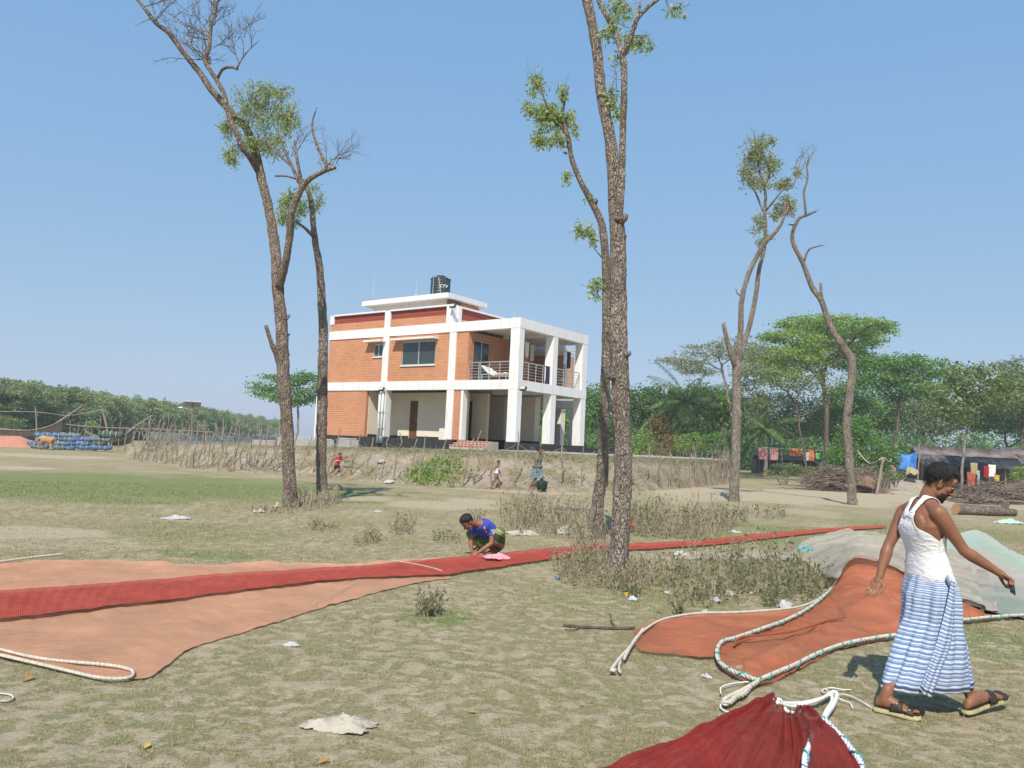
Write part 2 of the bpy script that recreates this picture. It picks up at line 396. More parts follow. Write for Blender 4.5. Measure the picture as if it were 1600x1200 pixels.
# short turf blades standing in the soil (nobody could count them)
NETS = [[(-330, 917), (-60, 892), (60, 883), (300, 887), (625, 882), (690, 881), (930, 856), (930, 862), (700, 902), (600, 923), (500, 949), (400, 981), (300, 1010), (207, 1060), (0, 1027), (-330, 985)],
        [(995, 1004), (1010, 987), (1060, 971), (1228, 965), (1310, 908), (1400, 880), (1560, 880), (1600, 960), (1400, 997), (1190, 1068), (1120, 1035), (1060, 1025)]]
def turf():
    N = 150000
    t = rng.uniform(-43, 45, N)*PI/180; r = 3.2*np.exp(rng.uniform(0, 1, N)**1.0*math.log(26/3.2))
    x, y = r*np.sin(t), r*np.cos(t); keep = []; gs = []
    polys = [[gp(*p) for p in q] for q in NETS]
    def inside(px_, py_):
        for Q in polys:
            c = False; j = len(Q)-1
            for i in range(len(Q)):
                if (Q[i].y > py_) != (Q[j].y > py_) and px_ < (Q[j].x-Q[i].x)*(py_-Q[i].y)/(Q[j].y-Q[i].y)+Q[i].x: c = not c
                j = i
            if c: return True
        return False
    for a, b in zip(x, y):
        if inside(a, b): keep.append(False); gs.append(0); continue
        s = sandiness(a, b)+1.3*emask(SAND, a, b); g = emask(GREEN, a, b)
        p = 1-sstep(.30, .62, s-.3*g); keep.append(random.random() < p*(.62+.38*g)+.07); gs.append(g)
    keep = np.array(keep); x, y, gs = x[keep], y[keep], np.array(gs)[keep]
    V = []; Cc = []
    z = np.array([ground_z(a, b) for a, b in zip(x, y)])
    rr = np.hypot(x, y)
    for q in range(3):
        n = len(x); L = (.014+.020*rng.random(n))*(1+.35*gs)*np.clip(rr/8, .9, 1.25); az = rng.uniform(0, 2*PI, n); tilt = rng.uniform(.25, 1.25, n)
        ox, oy = x+rng.normal(0, .012, n)*rr/5, y+rng.normal(0, .012, n)*rr/5; w_ = .0020*np.clip(rr/6, 1, 3)
        sx, sy = np.cos(az+PI/2)*w_, np.sin(az+PI/2)*w_
        V.append(np.stack([np.stack([ox-sx, oy-sy, z-.004], -1), np.stack([ox+sx, oy+sy, z-.004], -1),
                           np.stack([ox+np.cos(az)*L*np.sin(tilt), oy+np.sin(az)*L*np.sin(tilt), z+L*np.cos(tilt)], -1)], 1).reshape(-1, 3))
        Cc.append(gs)
    V = np.concatenate(V); gcol = np.concatenate(Cc)
    me = np_mesh('grass', V, 3)
    a = me.attributes.new('g', 'FLOAT', 'FACE'); a.data.foreach_set('value', gcol.astype(np.float32))
    k = NT('grass blades'); k.b.inputs['Roughness'].default_value = .7; k.b.inputs['Specular IOR Level'].default_value = .2
    ge = k.n('NewGeometry'); at_ = k.n('Attribute'); at_.attribute_name = 'g'
    dry = k.ramp(ge.outputs['Random Per Island'], [(0, (.16, .165, .08)), (.4, (.275, .25, .135)), (.75, (.39, .34, .20)), (1, (.50, .43, .28))])
    gr = k.ramp(ge.outputs['Random Per Island'], [(0, (.13, .175, .055)), (.5, (.21, .265, .09)), (1, (.34, .345, .15))])
    k.col(k.mix(k.rng(k.math('ADD', at_.outputs['Fac'], k.math('MULTIPLY', k.math('SUBTRACT', ge.outputs['Random Per Island'], .75), .8)), -.1, .6), dry, gr))
    tag(link('grass', me, k.m), 'short dry and green grass growing over the sandy ground', 'grass', kind='stuff')
turf()

# ================================================================== EMBANKMENT under the house
FOOT = [(195, 718), (330, 735), (470, 743), (600, 756), (760, 765), (880, 768), (1000, 768), (1130, 757)]
foot = [gp(*p) for p in FOOT]+[Vector((17.5, 60, 0)), Vector((22, 76, 0))]
TOPV = [697, 694.5, 697, 700.5, 703, 707, 710.5, 713.5]
top = []
for (u, v), f, tv in zip(FOOT, foot, TOPV):
    p = at(u+6, tv, f.y+3.6); top.append(Vector((p.x, p.y, min(1.47, max(.6, p.z)))))
top += [Vector((15.2, 62, 1.47)), Vector((19.5, 76, 1.47))]
footc = catmull(foot, .22); topc_ = catmull(top, .22)
def resample(P, n):
    l = np.concatenate([[0], np.cumsum([(b-a).length for a, b in zip(P, P[1:])])]); t = np.linspace(0, l[-1], n); A_ = np.array([list(p) for p in P])
    return np.stack([np.interp(t, l, A_[:, i]) for i in range(3)], -1)
def param_resample(keys, n):
    A_ = np.array([list(p) for p in keys]); t = np.linspace(0, len(keys)-1, n)
    C = catmull_np(A_, t); return C
def catmull_np(A_, t):
    P = np.vstack([2*A_[0]-A_[1], A_, 2*A_[-1]-A_[-2]]); i = np.clip(t.astype(int), 0, len(A_)-2); f = (t-i)[:, None]
    a, b, c, d = P[i], P[i+1], P[i+2], P[i+3]
    return .5*(2*b+(c-a)*f+(2*a-5*b+4*c-d)*f*f+(3*b-a-3*c+d)*f**3)
def make_embankment():
    nS = 260; f = param_resample(foot, nS); t = param_resample(top, nS); nC = 26; P = []
    inner = Vector((2, 62, 1.47))
    for i in range(nS):
        row = []
        d = t[i]-f[i]
        for j in range(nC):
            s = j/(nC-1); p = f[i]+d*s; z = t[i][2]*(sstep(0, 1, s)*.55+s*.45)
            amp = math.sin(PI*min(1, s*1.0))*.9+.08
            z += amp*(.17*nz(p[0], p[1], .9, 20)+.10*nz(p[0], p[1], 2.6, 21)+.05*nz(p[0], p[1], 7, 22))
            # eroded gullies down the slope
            z -= amp*.10*abs(nz(i*.13, s*.8, 1.0, 23))
            row.append((p[0], p[1], z-.03*(1-s)))
        for s in (.15, .4, .7, 1.0):
            p = Vector(t[i]).lerp(inner, s); row.append((p.x, p.y, t[i][2]+(1.47-t[i][2])*s))
        P.append(row)
    me = grid_mesh('embankment', P, uvs=True)
    k = NT('earth slope'); k.b.inputs['Roughness'].default_value = .97; k.b.inputs['Specular IOR Level'].default_value = .1
    v = k.coords('Object'); n1 = k.noise(v, 1.3, 6, .65); n2 = k.noise(v, 9, 8, .7); n3 = k.noise(v, 40, 4, .7)
    soil = k.ramp(k.math('ADD', k.math('MULTIPLY', n2, .6), k.math('MULTIPLY', n3, .4)), [(.3, (.25, .19, .14)), (.5, (.45, .365, .285)), (.68, (.58, .49, .40))])
    dry = k.ramp(n2, [(.35, (.15, .13, .065)), (.52, (.29, .245, .13)), (.7, (.42, .35, .215))])
    c = k.mix(k.rng(k.math('ADD', n1, k.math('MULTIPLY', n2, .5)), .68, .84), soil, dry)
    sx = k.n('SeparateXYZ'); k.l(v, sx.inputs[0])
    topm = k.rng(sx.outputs[2], 1.0, 1.25); c = k.mix(k.math('MULTIPLY', topm, k.rng(n2, .40, .52)), c, (.15, .155, .065))
    path = k.rng(sx.outputs[2], 1.40, 1.455); c = k.mix(k.math('MULTIPLY', path, k.rng(sx.outputs[0], -3.0, 0.5)), c, (.50, .44, .37))
    k.col(c); k.bump(k.math('ADD', n2, k.math('MULTIPLY', n3, .4)), .9, .12)
    link('embankment', me, k.m, kind='structure')
make_embankment()
def emb_point(i01, s):
    """a place on the slope: i01 along 0..1, s from foot 0 to top 1"""
    A_ = np.array([i01*(len(foot)-1)])
    f = catmull_np(np.array([list(p) for p in foot]), A_)[0]; t = catmull_np(np.array([list(p) for p in top]), A_)[0]
    p = f+(t-f)*s; return Vector((p[0], p[1], t[2]*(sstep(0, 1, s)*.55+s*.45)))

# ================================================================== HOUSE  (local x runs back along the right face, local y along the left face)
CORN = at(807, 640, 39.0); CORN.z = 0
HROT = math.atan2(.8, .6)
white = mat('white wall paint', (.80, .79, .775), (.70, .69, .67), 1.2, .75, .15, 60, .004, hi=.8)
k_ = NT('streaked white paint'); v_ = k_.coords('Object', (3, 3, .25)); k_.b.inputs['Roughness'].default_value = .7
k_.col(k_.mix(k_.rng(k_.noise(v_, 2.2, 6, .7), .46, .80, 0, .7), (.80, .795, .785), (.50, .475, .43))); k_.bump(k_.noise(k_.coords(), 60, 4), .12, .004); white = k_.m
cream = mat('cream wall paint', (.83, .735, .595), (.77, .67, .53), 1.0, .8, .1, 50, .004)
ceilm = mat('ceiling plaster', (.72, .68, .61), (.64, .60, .53), 1.5, .85)
brick = brickmat('orange facing brick', (.59, .275, .155), (.66, .325, .185), (.46, .215, .12))
jalim = mat('terracotta block', (.40, .10, .065), (.31, .075, .05), 6, .85, .2, 60, .004)
plinthm = mat('black plinth paint', (.028, .033, .034), (.05, .052, .05), 3, .6, .1, 50, .004)
glassm = NT('window glass'); glassm.b.inputs['Roughness'].default_value = .06; glassm.col((.045, .06, .06)); glassm.b.inputs['Specular IOR Level'].default_value = .6; glassm = glassm.m
alu = mat('aluminium frame', (.60, .62, .62), None, rough=.4, metal=.6)
woodm = mat('brown door wood', (.20, .085, .035), (.13, .055, .022), 5, .6, .2, 30, .004, stretch=(6, 6, 1))
greend = mat('dark green door', (.018, .045, .03), (.03, .06, .04), 4, .5)
steel = mat('stainless rail', (.62, .58, .52), None, rough=.35, metal=.7)
pvc = mat('white pvc pipe', (.80, .80, .80), None, rough=.4)
conc = mat('grey concrete', (.46, .44, .41), (.34, .325, .30), 4, .9, .4, 40, .01)
house = empty('house', CORN, 'two storey orange brick house with white concrete frame and open ground floor', 'house', rz=HROT)
Z0, ZP, Z1, Z1t, Z2, Z2t, ZR = 1.47, 1.85, 4.48, 4.97, 7.57, 8.08, 9.08
def hb(name, m, *boxes, smooth=False, parent=house, label=None):
    mb = MB()
    for b in boxes: mb.box(*b)
    o = mb.build(name, m, parent, world=False)
    if label: o['label'] = label
    return o
cw = .48
# columns: (b0,a0,b1,a1,z0,z1)
cols = [(0, 0, .40, .57, Z0+.38, Z2), (3.04, 0, 3.48, .5, ZP, Z2), (6.02, 0, 6.5, .5, ZP, Z2),
        (0, 4.18, .45, 4.66, ZP, Z2), (0, 9.23, .45, 9.71, ZP, Z2), (6.02, 3.3, 6.5, 3.8, ZP, Z1), (7.9, 1.45, 8.35, 1.95, ZP, Z1)]
for b0, a0, b1, a1, z0, z1 in cols: hb('column', white, (b0, a0, z0, b1, a1, z1-.002))
# beams of the white frame (2 mm proud of the columns)
P_ = -.012
for b_ in ((P_, P_, Z1, .30, 14.42, Z1t), (.30, P_, Z1, 6.512, .30, Z1t), (6.21, .30, Z1, 6.512, 4.0, Z1t)): hb('floor_beam', white, b_)
for b_ in ((P_, P_, Z2, .30, 14.42, Z2t), (.30, P_, Z2, 6.512, .30, Z2t), (6.21, .30, Z2, 6.512, 4.0, Z2t)): hb('roof_beam', white, b_)
hb('floor_slab', ceilm, (.30, .30, Z1+.18, 6.21, 4.0, Z1t-.01), (.30, 4.0, Z1+.18, 11.5, 14.40, Z1t-.01), label='balcony and upper floor slab')
hb('roof_slab', ceilm, (.30, .30, Z2+.2, 6.21, 4.0, Z2t-.012), (.30, 4.0, Z2+.2, 11.5, 14.40, Z2t-.01))
hb('ceiling_beam', ceilm, (3.05, .30, Z1-.02, 3.35, 4.0, Z1+.178)); hb('ceiling_beam', ceilm, (3.05, .30, Z2-.0, 3.35, 3.4, Z2+.198))
# plinth
hb('plinth', plinthm, (.0, 4.10, Z0-.35, .32, 14.40, ZP-.03), (-.03, -.03, Z0-.35, .46, .62, ZP), (.46, .02, Z0-.35, 6.9, .40, ZP-.02), (.40, 4.60, Z0-.35, 11.4, 14.35, ZP-.06), (3.2, .4, Z0-.35, 11.4, 4.6, ZP-.1), label='black painted plinth')
# brick panels, set 40 mm back from the frame
hb('brick_wall', brick, (.04, 10.88, ZP-.03, .26, 14.40, Z1))
bw = [(.04, 4.66, Z1t, .26, 9.23, Z2), (.04, 9.71, Z1t, .26, 14.40, Z2)]
def wall_with_hole(y0, y1, z0, z1, h, x0=.04, x1=.26):
    a0, a1, b0, b1 = h; return [(x0, y0, z0, x1, a0, z1), (x0, a1, z0, x1, y1, z1), (x0, a0, z0, x1, a1, b0), (x0, a0, b1, x1, a1, z1)]
hb('brick_wall', brick, *wall_with_hole(4.66, 9.23, Z1t, Z2, (5.67, 8.21, 5.86, 7.20)))
hb('brick_wall', brick, *wall_with_hole(9.71, 14.40, Z1t, Z2, (9.74, 10.48, 6.42, 7.16)))
hb('brick_wall', brick, (.04, 3.36, Z1t, .34, 4.18, Z2), label='brick pier beside the balcony')
hb('brick_wall', brick, (.04, 3.68, ZP, .40, 4.18, Z1), label='narrow brick pier by the entrance')
hb('pier_face', white, (.03, 3.53, ZP, .40, 3.678, Z1))
# balcony inner walls
hb('brick_wall', brick, *[(.34, 3.40, Z1t, .55, 3.62, Z2), (1.95, 3.40, Z1t, 3.3, 3.62, Z2), (.55, 3.40, 7.22, 1.95, 3.62, Z2)], label='shaded brick wall of the balcony')
hb('brick_wall', brick, (3.3, 2.7, Z1t, 3.5, 3.62, Z2), (3.5, 2.7, Z1t, 4.6, 2.9, Z2), label='projecting brick wall of the balcony')
hb('brick_wall', brick, (6.8, 1.76, Z1t, 7.02, 2.35, Z2-.5), (6.8, 3.15, Z1t, 7.02, 4.0, Z2-.5), (6.8, 2.35, Z1t, 7.02, 3.15, 5.9), (6.8, 2.35, 7.0, 7.02, 3.15, Z2-.5), label='brick wall of the rear wing')
hb('brick_wall', brick, (11.2, 4.0, Z1t, 11.4, 14.4, Z2), (.26, 14.18, Z1t, 11.2, 14.39, Z2), (5.0, 3.85, Z1t, 6.8, 4.05, Z2), label='back and side brick walls')
hb('wing_beam', white, (6.74, 1.72, Z2-.5, 7.04, 4.0, Z2+.1)); hb('wing_beam', white, (6.74, 1.70, Z1t-.02, 7.04, 4.0, Z1t+.02)); hb('wing_beam', white, (7.7, 1.43, Z1-.45, 8.4, 4.2, Z1))
hb('wing_column', white, (6.74, 1.60, Z1t+.02, 7.04, 1.76, Z2-.5))
# ground floor rooms (open between them)
hb('inner_wall', cream, (1.74, 4.66, ZP-.03, 1.94, 8.35, Z1), (1.74, 8.98, ZP-.03, 1.94, 10.88, Z1), (1.74, 8.35, 4.02, 1.94, 8.98, Z1), label='cream back wall of the open bay')
hb('inner_wall', cream, (.262, 10.86, ZP-.03, 1.74, 11.1, Z1), label='cream side wall of the open bay')
hb('inner_wall', cream, (1.60, 5.9, ZP-.03, 1.738, 6.5, Z1), label='cream pilaster of the open bay')
hb('inner_wall', cream, (2.5, 3.85, ZP-.05, 2.7, 4.92, Z1), (2.5, 5.75, ZP-.05, 2.7, 6.9, Z1), (2.5, 4.92, 4.05, 2.7, 5.75, Z1), (.42, 4.68, ZP-.05, 1.738, 4.80, Z1), label='cream wall round the green door')
hb('inner_wall', cream, (5.0, 4.55, ZP-.05, 5.5, 5.9, Z1), label='wide cream pier under the balcony')
hb('inner_wall', cream, (5.0, 2.38, ZP-.05, 5.5, 3.6, Z1), label='cream pier near the right corner')
hb('inner_wall', cream, (2.7, 6.7, ZP-.05, 4.3, 6.9, Z1)); hb('inner_wall', cream, (.3, 14.15, ZP-.05, 10.6, 14.38, Z1)); [hb('column', cream, (10.6, q, ZP-.06, 11.1, q+.5, Z1)) for q in (4.3, 8.8, 13.8)]
hb('skirting', plinthm, (1.715, 4.66, ZP-.04, 1.738, 8.34, ZP+.12), (1.715, 8.99, ZP-.04, 1.738, 10.84, ZP+.12), (.27, 10.835, ZP-.04, 1.71, 10.858, ZP+.12), (4.97, 4.53, ZP-.06, 5.52, 5.92, ZP+.13), (4.97, 2.36, ZP-.06, 5.52, 3.62, ZP+.13), (2.47, 3.83, ZP-.06, 2.498, 4.90, ZP+.12))
dr = hb('door', woodm, (1.77, 8.36, ZP-.02, 1.83, 8.97, 4.0), label='brown wooden door of the open bay')
hb('handle', steel, (1.74, 8.44, 2.85, 1.77, 8.47, 3.0), parent=dr)
dg_ = hb('door', greend, (2.55, 4.93, ZP-.04, 2.60, 5.33, 4.04), (2.55, 5.335, ZP-.04, 2.60, 5.74, 4.04), label='dark green double door under the balcony')
hb('handle', steel, (2.50, 5.23, 2.7, 2.545, 5.27, 3.1), (2.50, 5.39, 2.7, 2.545, 5.43, 3.1), parent=dg_)
# windows
def window(x, a0, a1, z0, z1, nmull, label=None):
    w_ = hb('window', alu, (x+.03, a0, z0, x+.09, a1, z0+.06), (x+.03, a0, z1-.06, x+.09, a1, z1), (x+.03, a0, z0+.06, x+.09, a0+.05, z1-.06), (x+.03, a1-.05, z0+.06, x+.09, a1, z1-.06),
            *[(x+.035, a0+(a1-a0)*(i+1)/(nmull+1)-.03, z0+.06, x+.085, a0+(a1-a0)*(i+1)/(nmull+1)+.03, z1-.06) for i in range(nmull)])
    if label: w_['label'] = label
    for i in range(nmull+1):
        hb('pane', glassm, (x+.055, a0+.05+(a1-a0-.1)*i/(nmull+1), z0+.06, x+.065, a0+.05+(a1-a0-.1)*(i+1)/(nmull+1)-.001, z1-.06), parent=w_)
    hb('sill', white, (x-.07, a0-.05, z0-.06, x+.05, a1+.05, z0-.002), parent=w_); return w_
wbig = window(.04, 5.67, 8.21, 5.86, 7.20, 1, 'wide sliding window on the upper floor')
# plants and bits standing behind the big window
bm_ = MB()
for i in range(20):
    bm_.ell((.16, random.uniform(6.9, 8.1), 5.95+random.random()**2*.55), (.01, 0, 0), (0, random.uniform(.03, .07), 0), (0, 0, random.uniform(.04, .09)), 6, 4)
link('cloth', remeshed(bm_, .02, 1, 'cloth'), mat('pale cloth', (.75, .76, .72), (.4, .5, .4), 20), wbig, 'stuff', world=False)
gr_ = MB()
for i in range(7): gr_.box(.13, 5.75, 6.0+i*.16, .14, 6.85, 6.04+i*.16)
gr_.build('grille', mat('dark shutter', (.12, .14, .14)), wbig, world=False)
window(.04, 9.74, 10.48, 6.42, 7.16, 1, 'small window near the frame column')
hb('sunshade', white, (-.42, 5.5, 7.25, .05, 8.72, 7.34), label='white ledge over the wide window')
hb('sunshade', white, (-.42, 9.5, 7.25, .05, 10.95, 7.34), label='white ledge over the small window')
# balcony window (lies in a wall that runs along x)
def window_x(y, b0, b1, z0, z1, n=1, label=None):
    w_ = hb('window', alu, (b0, y-.06, z0, b1, y, z0+.06), (b0, y-.06, z1-.06, b1, y, z1), *[(b0+(b1-b0)*i/(n+1)-.025+(.025 if i == 0 else -.025 if i == n+1 else 0), y-.06, z0+.06, b0+(b1-b0)*i/(n+1)+.025+(.025 if i == 0 else -.025 if i == n+1 else 0), y, z1-.06) for i in range(n+2)])
    if label: w_['label'] = label
    for i in range(n+1): hb('pane', glassm, (b0+.05+(b1-b0-.1)*i/(n+1), y-.035, z0+.06, b0+.049+(b1-b0-.1)*(i+1)/(n+1), y-.025, z1-.06), parent=w_)
    return w_
bw_ = window_x(3.50, .55, 1.95, Z1t+.05, 7.20, 1, 'sliding balcony door with white curtain')
cu = MB(); cu.loft([[(1.3+.18*i+.03*math.sin(i*5), 3.53+.03*math.sin(j*2.4+i), 5.2+j*.25) for i in range(4)] for j in range(8)], False); cu.build('curtain', mat('white curtain', (.8, .8, .78)), bw_, world=False)
window(6.78, 2.35, 3.15, 5.9, 7.0, 0, 'window of the rear wing')
hb('sunshade', white, (6.35, 2.2, 7.05, 6.8, 3.3, 7.13), label='white ledge over the rear wing window')
# parapet with pierced terracotta blocks
hb('parapet_post', white, (.0, 4.55, Z2t, .40, 4.98, ZR+.02), (.40, 4.50, Z2t, .72, 4.80, ZR-.01), label='white corner post of the parapet')
hb('parapet_post', white, (.0, 9.25, Z2t, .32, 9.70, ZR-.02), label='white middle post of the parapet')
hb('parapet_post', white, (.0, 14.10, Z2t+.44, .32, 14.44, ZR-.02), label='white end post of the parapet')
hb('parapet_wall', brick, (.04, 4.98, Z2t, .24, 9.25, 8.54)); hb('parapet_wall', brick, (.04, 9.70, Z2t, .24, 14.42, 8.54)); hb('parapet_wall', brick, (.72, 4.58, Z2t, 5.0, 4.76, 8.38))
hb('coping', white, (-.05, 4.98, 9.0, .34, 9.25, ZR+.01)); hb('coping', white, (-.05, 9.70, 9.0, .34, 14.10, ZR+.01)); hb('coping', white, (.72, 4.50, 8.98, 11.3, 4.86, ZR-.01))
hb('parapet_wall', brick, (11.1, 4.6, Z2t, 11.3, 14.4, 9.0), (.3, 14.2, Z2t, 11.1, 14.42, 9.0), (5.0, 4.58, Z2t, 11.1, 4.76, 8.97), label='far parapet walls')
def jali(y0, y1, z0, z1, run='y', x=.14):
    mb = MB(); n = max(2, int((y1-y0)/.20)); nzr = 2; s = (y1-y0)/n; h = (z1-z0)/nzr; T = .05
    for i in range(n):
        for j in range(nzr):
            a, b = y0+i*s, z0+j*h; t = .032
            for q in ((a, b, a+s, b+t), (a, b+h-t, a+s, b+h), (a, b+t, a+t, b+h-t), (a+s-t, b+t, a+s, b+h-t), (a+s*.42, b+t, a+s*.58, b+h-t), (a+t, b+h*.42, a+s*.42, b+h*.58), (a+s*.58, b+h*.42, a+s-t, b+h*.58)):
                if run == 'y': mb.box(x-T, q[0], q[1], x+T, q[2], q[3])
                else: mb.box(q[0], x-T, q[1], q[2], x+T, q[3])
    o = mb.build('lattice_block', jalim, house, world=False); o['kind'] = 'stuff'; o['label'] = 'pierced red terracotta parapet blocks'
jali(4.985, 9.245, 8.545, 8.995); jali(9.705, 14.095, 8.545, 8.995); jali(.725, 4.995, 8.385, 8.975, 'x', 4.67)
# stair head on the roof
def fa(u, v, b):   # facade coordinates on the plane x=b
    d = ray(u, v); n = Vector((.6, .8, 0)); t = ((Vector((CORN.x, CORN.y, 0))+n*b-CP).dot(n))/d.dot(n); p = CP+d*t-CORN; return p.dot(Vector((-.8, .6, 0))), p.z
sh = 2.75
hb('stair_head', white, (sh, 7.5, Z2t, sh+.2, 13.7, 10.2), (sh+.2, 13.5, Z2t, sh+2.8, 13.7, 10.2), (sh+2.6, 7.5, Z2t, sh+2.8, 13.5, 10.2), label='white stair head walls on the roof')
hb('stair_head', brick, (sh-.02, 8.9, 9.0, sh+.002, 12.9, 9.58), (sh-.0, 7.30, Z2t, sh+2.8, 7.498, 10.0), label='brick band of the stair head')
hb('stair_head_opening', cream, (sh-.03, 7.6, 9.0, sh-.002, 8.5, 9.98), label='tan board beside the stair head corner')
hb('roof_hatch', mat('rusty brown sheet', (.26, .13, .09), (.18, .09, .07), 6), (sh-.2, 7.15, 9.0, sh+.9, 7.22, 10.0), label='brown sheet leaning at the stair head corner')
hb('stair_roof', white, (sh-.5, 6.95, 10.05, sh+3.15, 14.2, 10.33), (sh-.42, 7.05, 10.33, sh+3.05, 14.1, 10.37))
# entrance steps with red brick
redb = mat('red brick', (.36, .06, .04), (.45, .13, .08), 20, .9, .3, 60); paleb = mat('pale step edge', (.52, .46, .38), (.45, .4, .33), 10)
for i in range(3):
    hb('step', paleb, (-.9+.3*i, 1.3, Z0-.1, -.6+.3*i if i < 2 else .35, 3.5, Z0+.115*(i+1)))
    for j in range(9):
        hb('brick', redb, (-.91+.3*i, 1.36+j*.24, Z0+.115*i+.02, -.90+.3*i+.02, 1.36+j*.24+.19, Z0+.115*i+.09))
# rails of the balcony
def railing(p0, p1, nposts, label):
    r = MB(); p0, p1 = Vector(p0), Vector(p1); d = p1-p0
    zt, zb = 5.90, 5.02
    r.tube([p0+Vector((0, 0, zt)), p1+Vector((0, 0, zt))], .032, 8)
    for i in range(5): z = zb+.12+i*.15; r.tube([p0+Vector((0, 0, z)), p1+Vector((0, 0, z))], .012, 6)
    o = r.build('railing', steel, house, world=False); o['label'] = label
    for i in range(nposts):
        q = p0+d*(i/(nposts-1)); s = MB().tube([q+Vector((0, 0, Z1t-.01)), q+Vector((0, 0, zt-.02))], .022, 6); s.build('post', steel, o, world=False)
railing((.15, .60, 0), (.15, 3.34, 0), 5, 'stainless balcony railing on the left face')
railing((.44, .15, 0), (3.02, .15, 0), 5, 'stainless balcony railing of the first right bay')
railing((3.50, .15, 0), (6.0, .15, 0), 4, 'stainless balcony railing of the second right bay')
# drain pipes
for y, zt in ((9.60, 4.25), (9.35, 4.42)):
    MB().tube([(-.10, y, Z0), (-.10, y, zt-.08), (-.05, y+.02, zt), (.05, y+.03, zt)], .075, 12).build('drain_pipe', pvc, house, smooth=True, world=False)
hb('pipe_clamp', conc, (-.18, 9.26, 3.2, -.0, 9.70, 3.26), (-.18, 9.26, 2.3, -.0, 9.70, 2.36))
for (u, v, lab) in ((707, 478, 'dark floodlight on the parapet corner'), (596, 608, 'floodlight above the drain pipes'), (817, 607, 'floodlight beside the corner column')):
    a, z = fa(u, v, -.25); M_ = Matrix.Translation((-.22, a, z)) @ Matrix.Rotation(.5, 4, 'Y')
    f_ = MB(); f_.box(-.07, -.17, -.10, .06, .17, .10, M_); o = f_.build('floodlight', mat('dark lamp case', (.06, .065, .06), (.1, .1, .09), 8, .5), house, world=False); o['label'] = lab
    MB().box(-.085, -.14, -.075, -.072, .14, .075, M_).build('lens', mat('lamp glass', (.55, .55, .5), None, rough=.2), o, world=False)
    MB().tube([(-.2, a, z), (.05, a, z-.12)], .02, 6).build('bracket', steel, o, world=False)

def hw(b, a, z): return CORN+Vector((.6*b-.8*a, .8*b+.6*a, z))   # house coordinates -> world

# ------------------------------------------------------------------ things on and in the house
def text_mesh(txt, size, ext):
    cu = bpy.data.curves.new('t', 'FONT'); cu.body = txt; cu.size = size; cu.extrude = ext; cu.align_x = 'CENTER'; cu.shear = .2
    ob = bpy.data.objects.new('t', cu); COL.objects.link(ob); dg = bpy.context.evaluated_depsgraph_get(); me = bpy.data.meshes.new_from_object(ob.evaluated_get(dg)); bpy.data.objects.remove(ob); return me
def tank():
    a, z = fa(688, 452, 3.4); c = hw(3.4, a, 10.37)
    t = empty('water_tank', c, 'ribbed black plastic water tank on the house roof', 'water tank')
    R = .60; prof = [(R*.96, 0)]
    for i in range(6):
        z0 = .04+i*.165; prof += [(R*.96, z0), (R, z0+.03), (R, z0+.11), (R*.96, z0+.14)]
    prof += [(R*.95, 1.03), (R*.99, 1.06), (R*.97, 1.12), (R*.70, 1.20), (R*.4, 1.24)]
    tm = mat('black tank plastic', (.022, .036, .038), (.04, .06, .06), 4, .45, spec=.4)
    MB().lathe(c, prof, 40).build('barrel', tm, t, smooth=True)
    MB().lathe(c+Vector((0, 0, 1.22)), [(.27, 0), (.28, .03), (.28, .09), (.22, .12)], 24).build('lid', tm, t, smooth=True)
    cl = MB()
    for i in range(8):
        q = 2*PI*i/8; M_ = Matrix.Translation(c+Vector((R*.96*math.cos(q), R*.96*math.sin(q), 1.09))) @ Matrix.Rotation(q, 4, 'Z'); cl.box(-.05, -.07, -.03, .04, .07, .07, M_)
    cl.build('lug', tm, t)
    o = link('lettering', text_mesh('CTV', .26, .01), mat('white lettering', (.85, .85, .82)))
    q = math.atan2(-1, .42); dv = Vector((math.cos(q), math.sin(q), 0))
    o.parent = t; o.location = dv*(R+.012)+Vector((0, 0, .52)); o.rotation_euler = (PI/2, 0, q+PI/2)
    st = MB(); q2 = math.atan2(-1, -.05); d2 = Vector((math.cos(q2), math.sin(q2), 0)); st.tube([c+d2*(R+.02)+Vector((-.05, 0, 1.15)), c+d2*(R+.05)+Vector((.15, 0, .0))], .02, 6); st.build('strap', mat('grey rope', (.45, .44, .40)), t)
    q3 = math.atan2(-1, -.7); d3 = Vector((math.cos(q3), math.sin(q3), 0)); MB().tube([c+d3*(R+.06), c+d3*(R+.06)+Vector((0, 0, 1.2))], .03, 8).build('inlet_pipe', mat('grey pipe', (.22, .30, .30)), t)
tank()
rodm = mat('galvanised rod', (.42, .52, .58), None, rough=.4, metal=.3)
def rod(name, u, b, vb, vt, lab, r=.035, parts=None):
    a, zb = fa(u, vb, b); _, zt = fa(u, vt, b); c = hw(b, a, zb)
    o = empty(name, c, lab, 'antenna rod'); MB().tube([c, c+Vector((0, 0, zt-zb))], [r, r*.6], 6).build('mast', rodm, o)
    MB().box(c.x-.1, c.y-.1, c.z-.02, c.x+.1, c.y+.1, c.z+.02).build('base_plate', rodm, o); return o, c
o, c = rod('antenna_rod', 583, 4.2, 467.5, 428, 'tallest thin steel rod standing on the left of the stair head roof')
MB().tube([c+Vector((-1.4, -.5, .0)), c+Vector((.1, .0, .05))], .018, 5).build('stay', rodm, o)
rod('antenna_rod', 650, 4.2, 460.5, 440, 'shorter thin steel rod between the tall rod and the water tank')
rod('antenna_rod', 803.5, 3.2, 496, 475, 'thin grey rod rising above the balcony roof edge', .022)

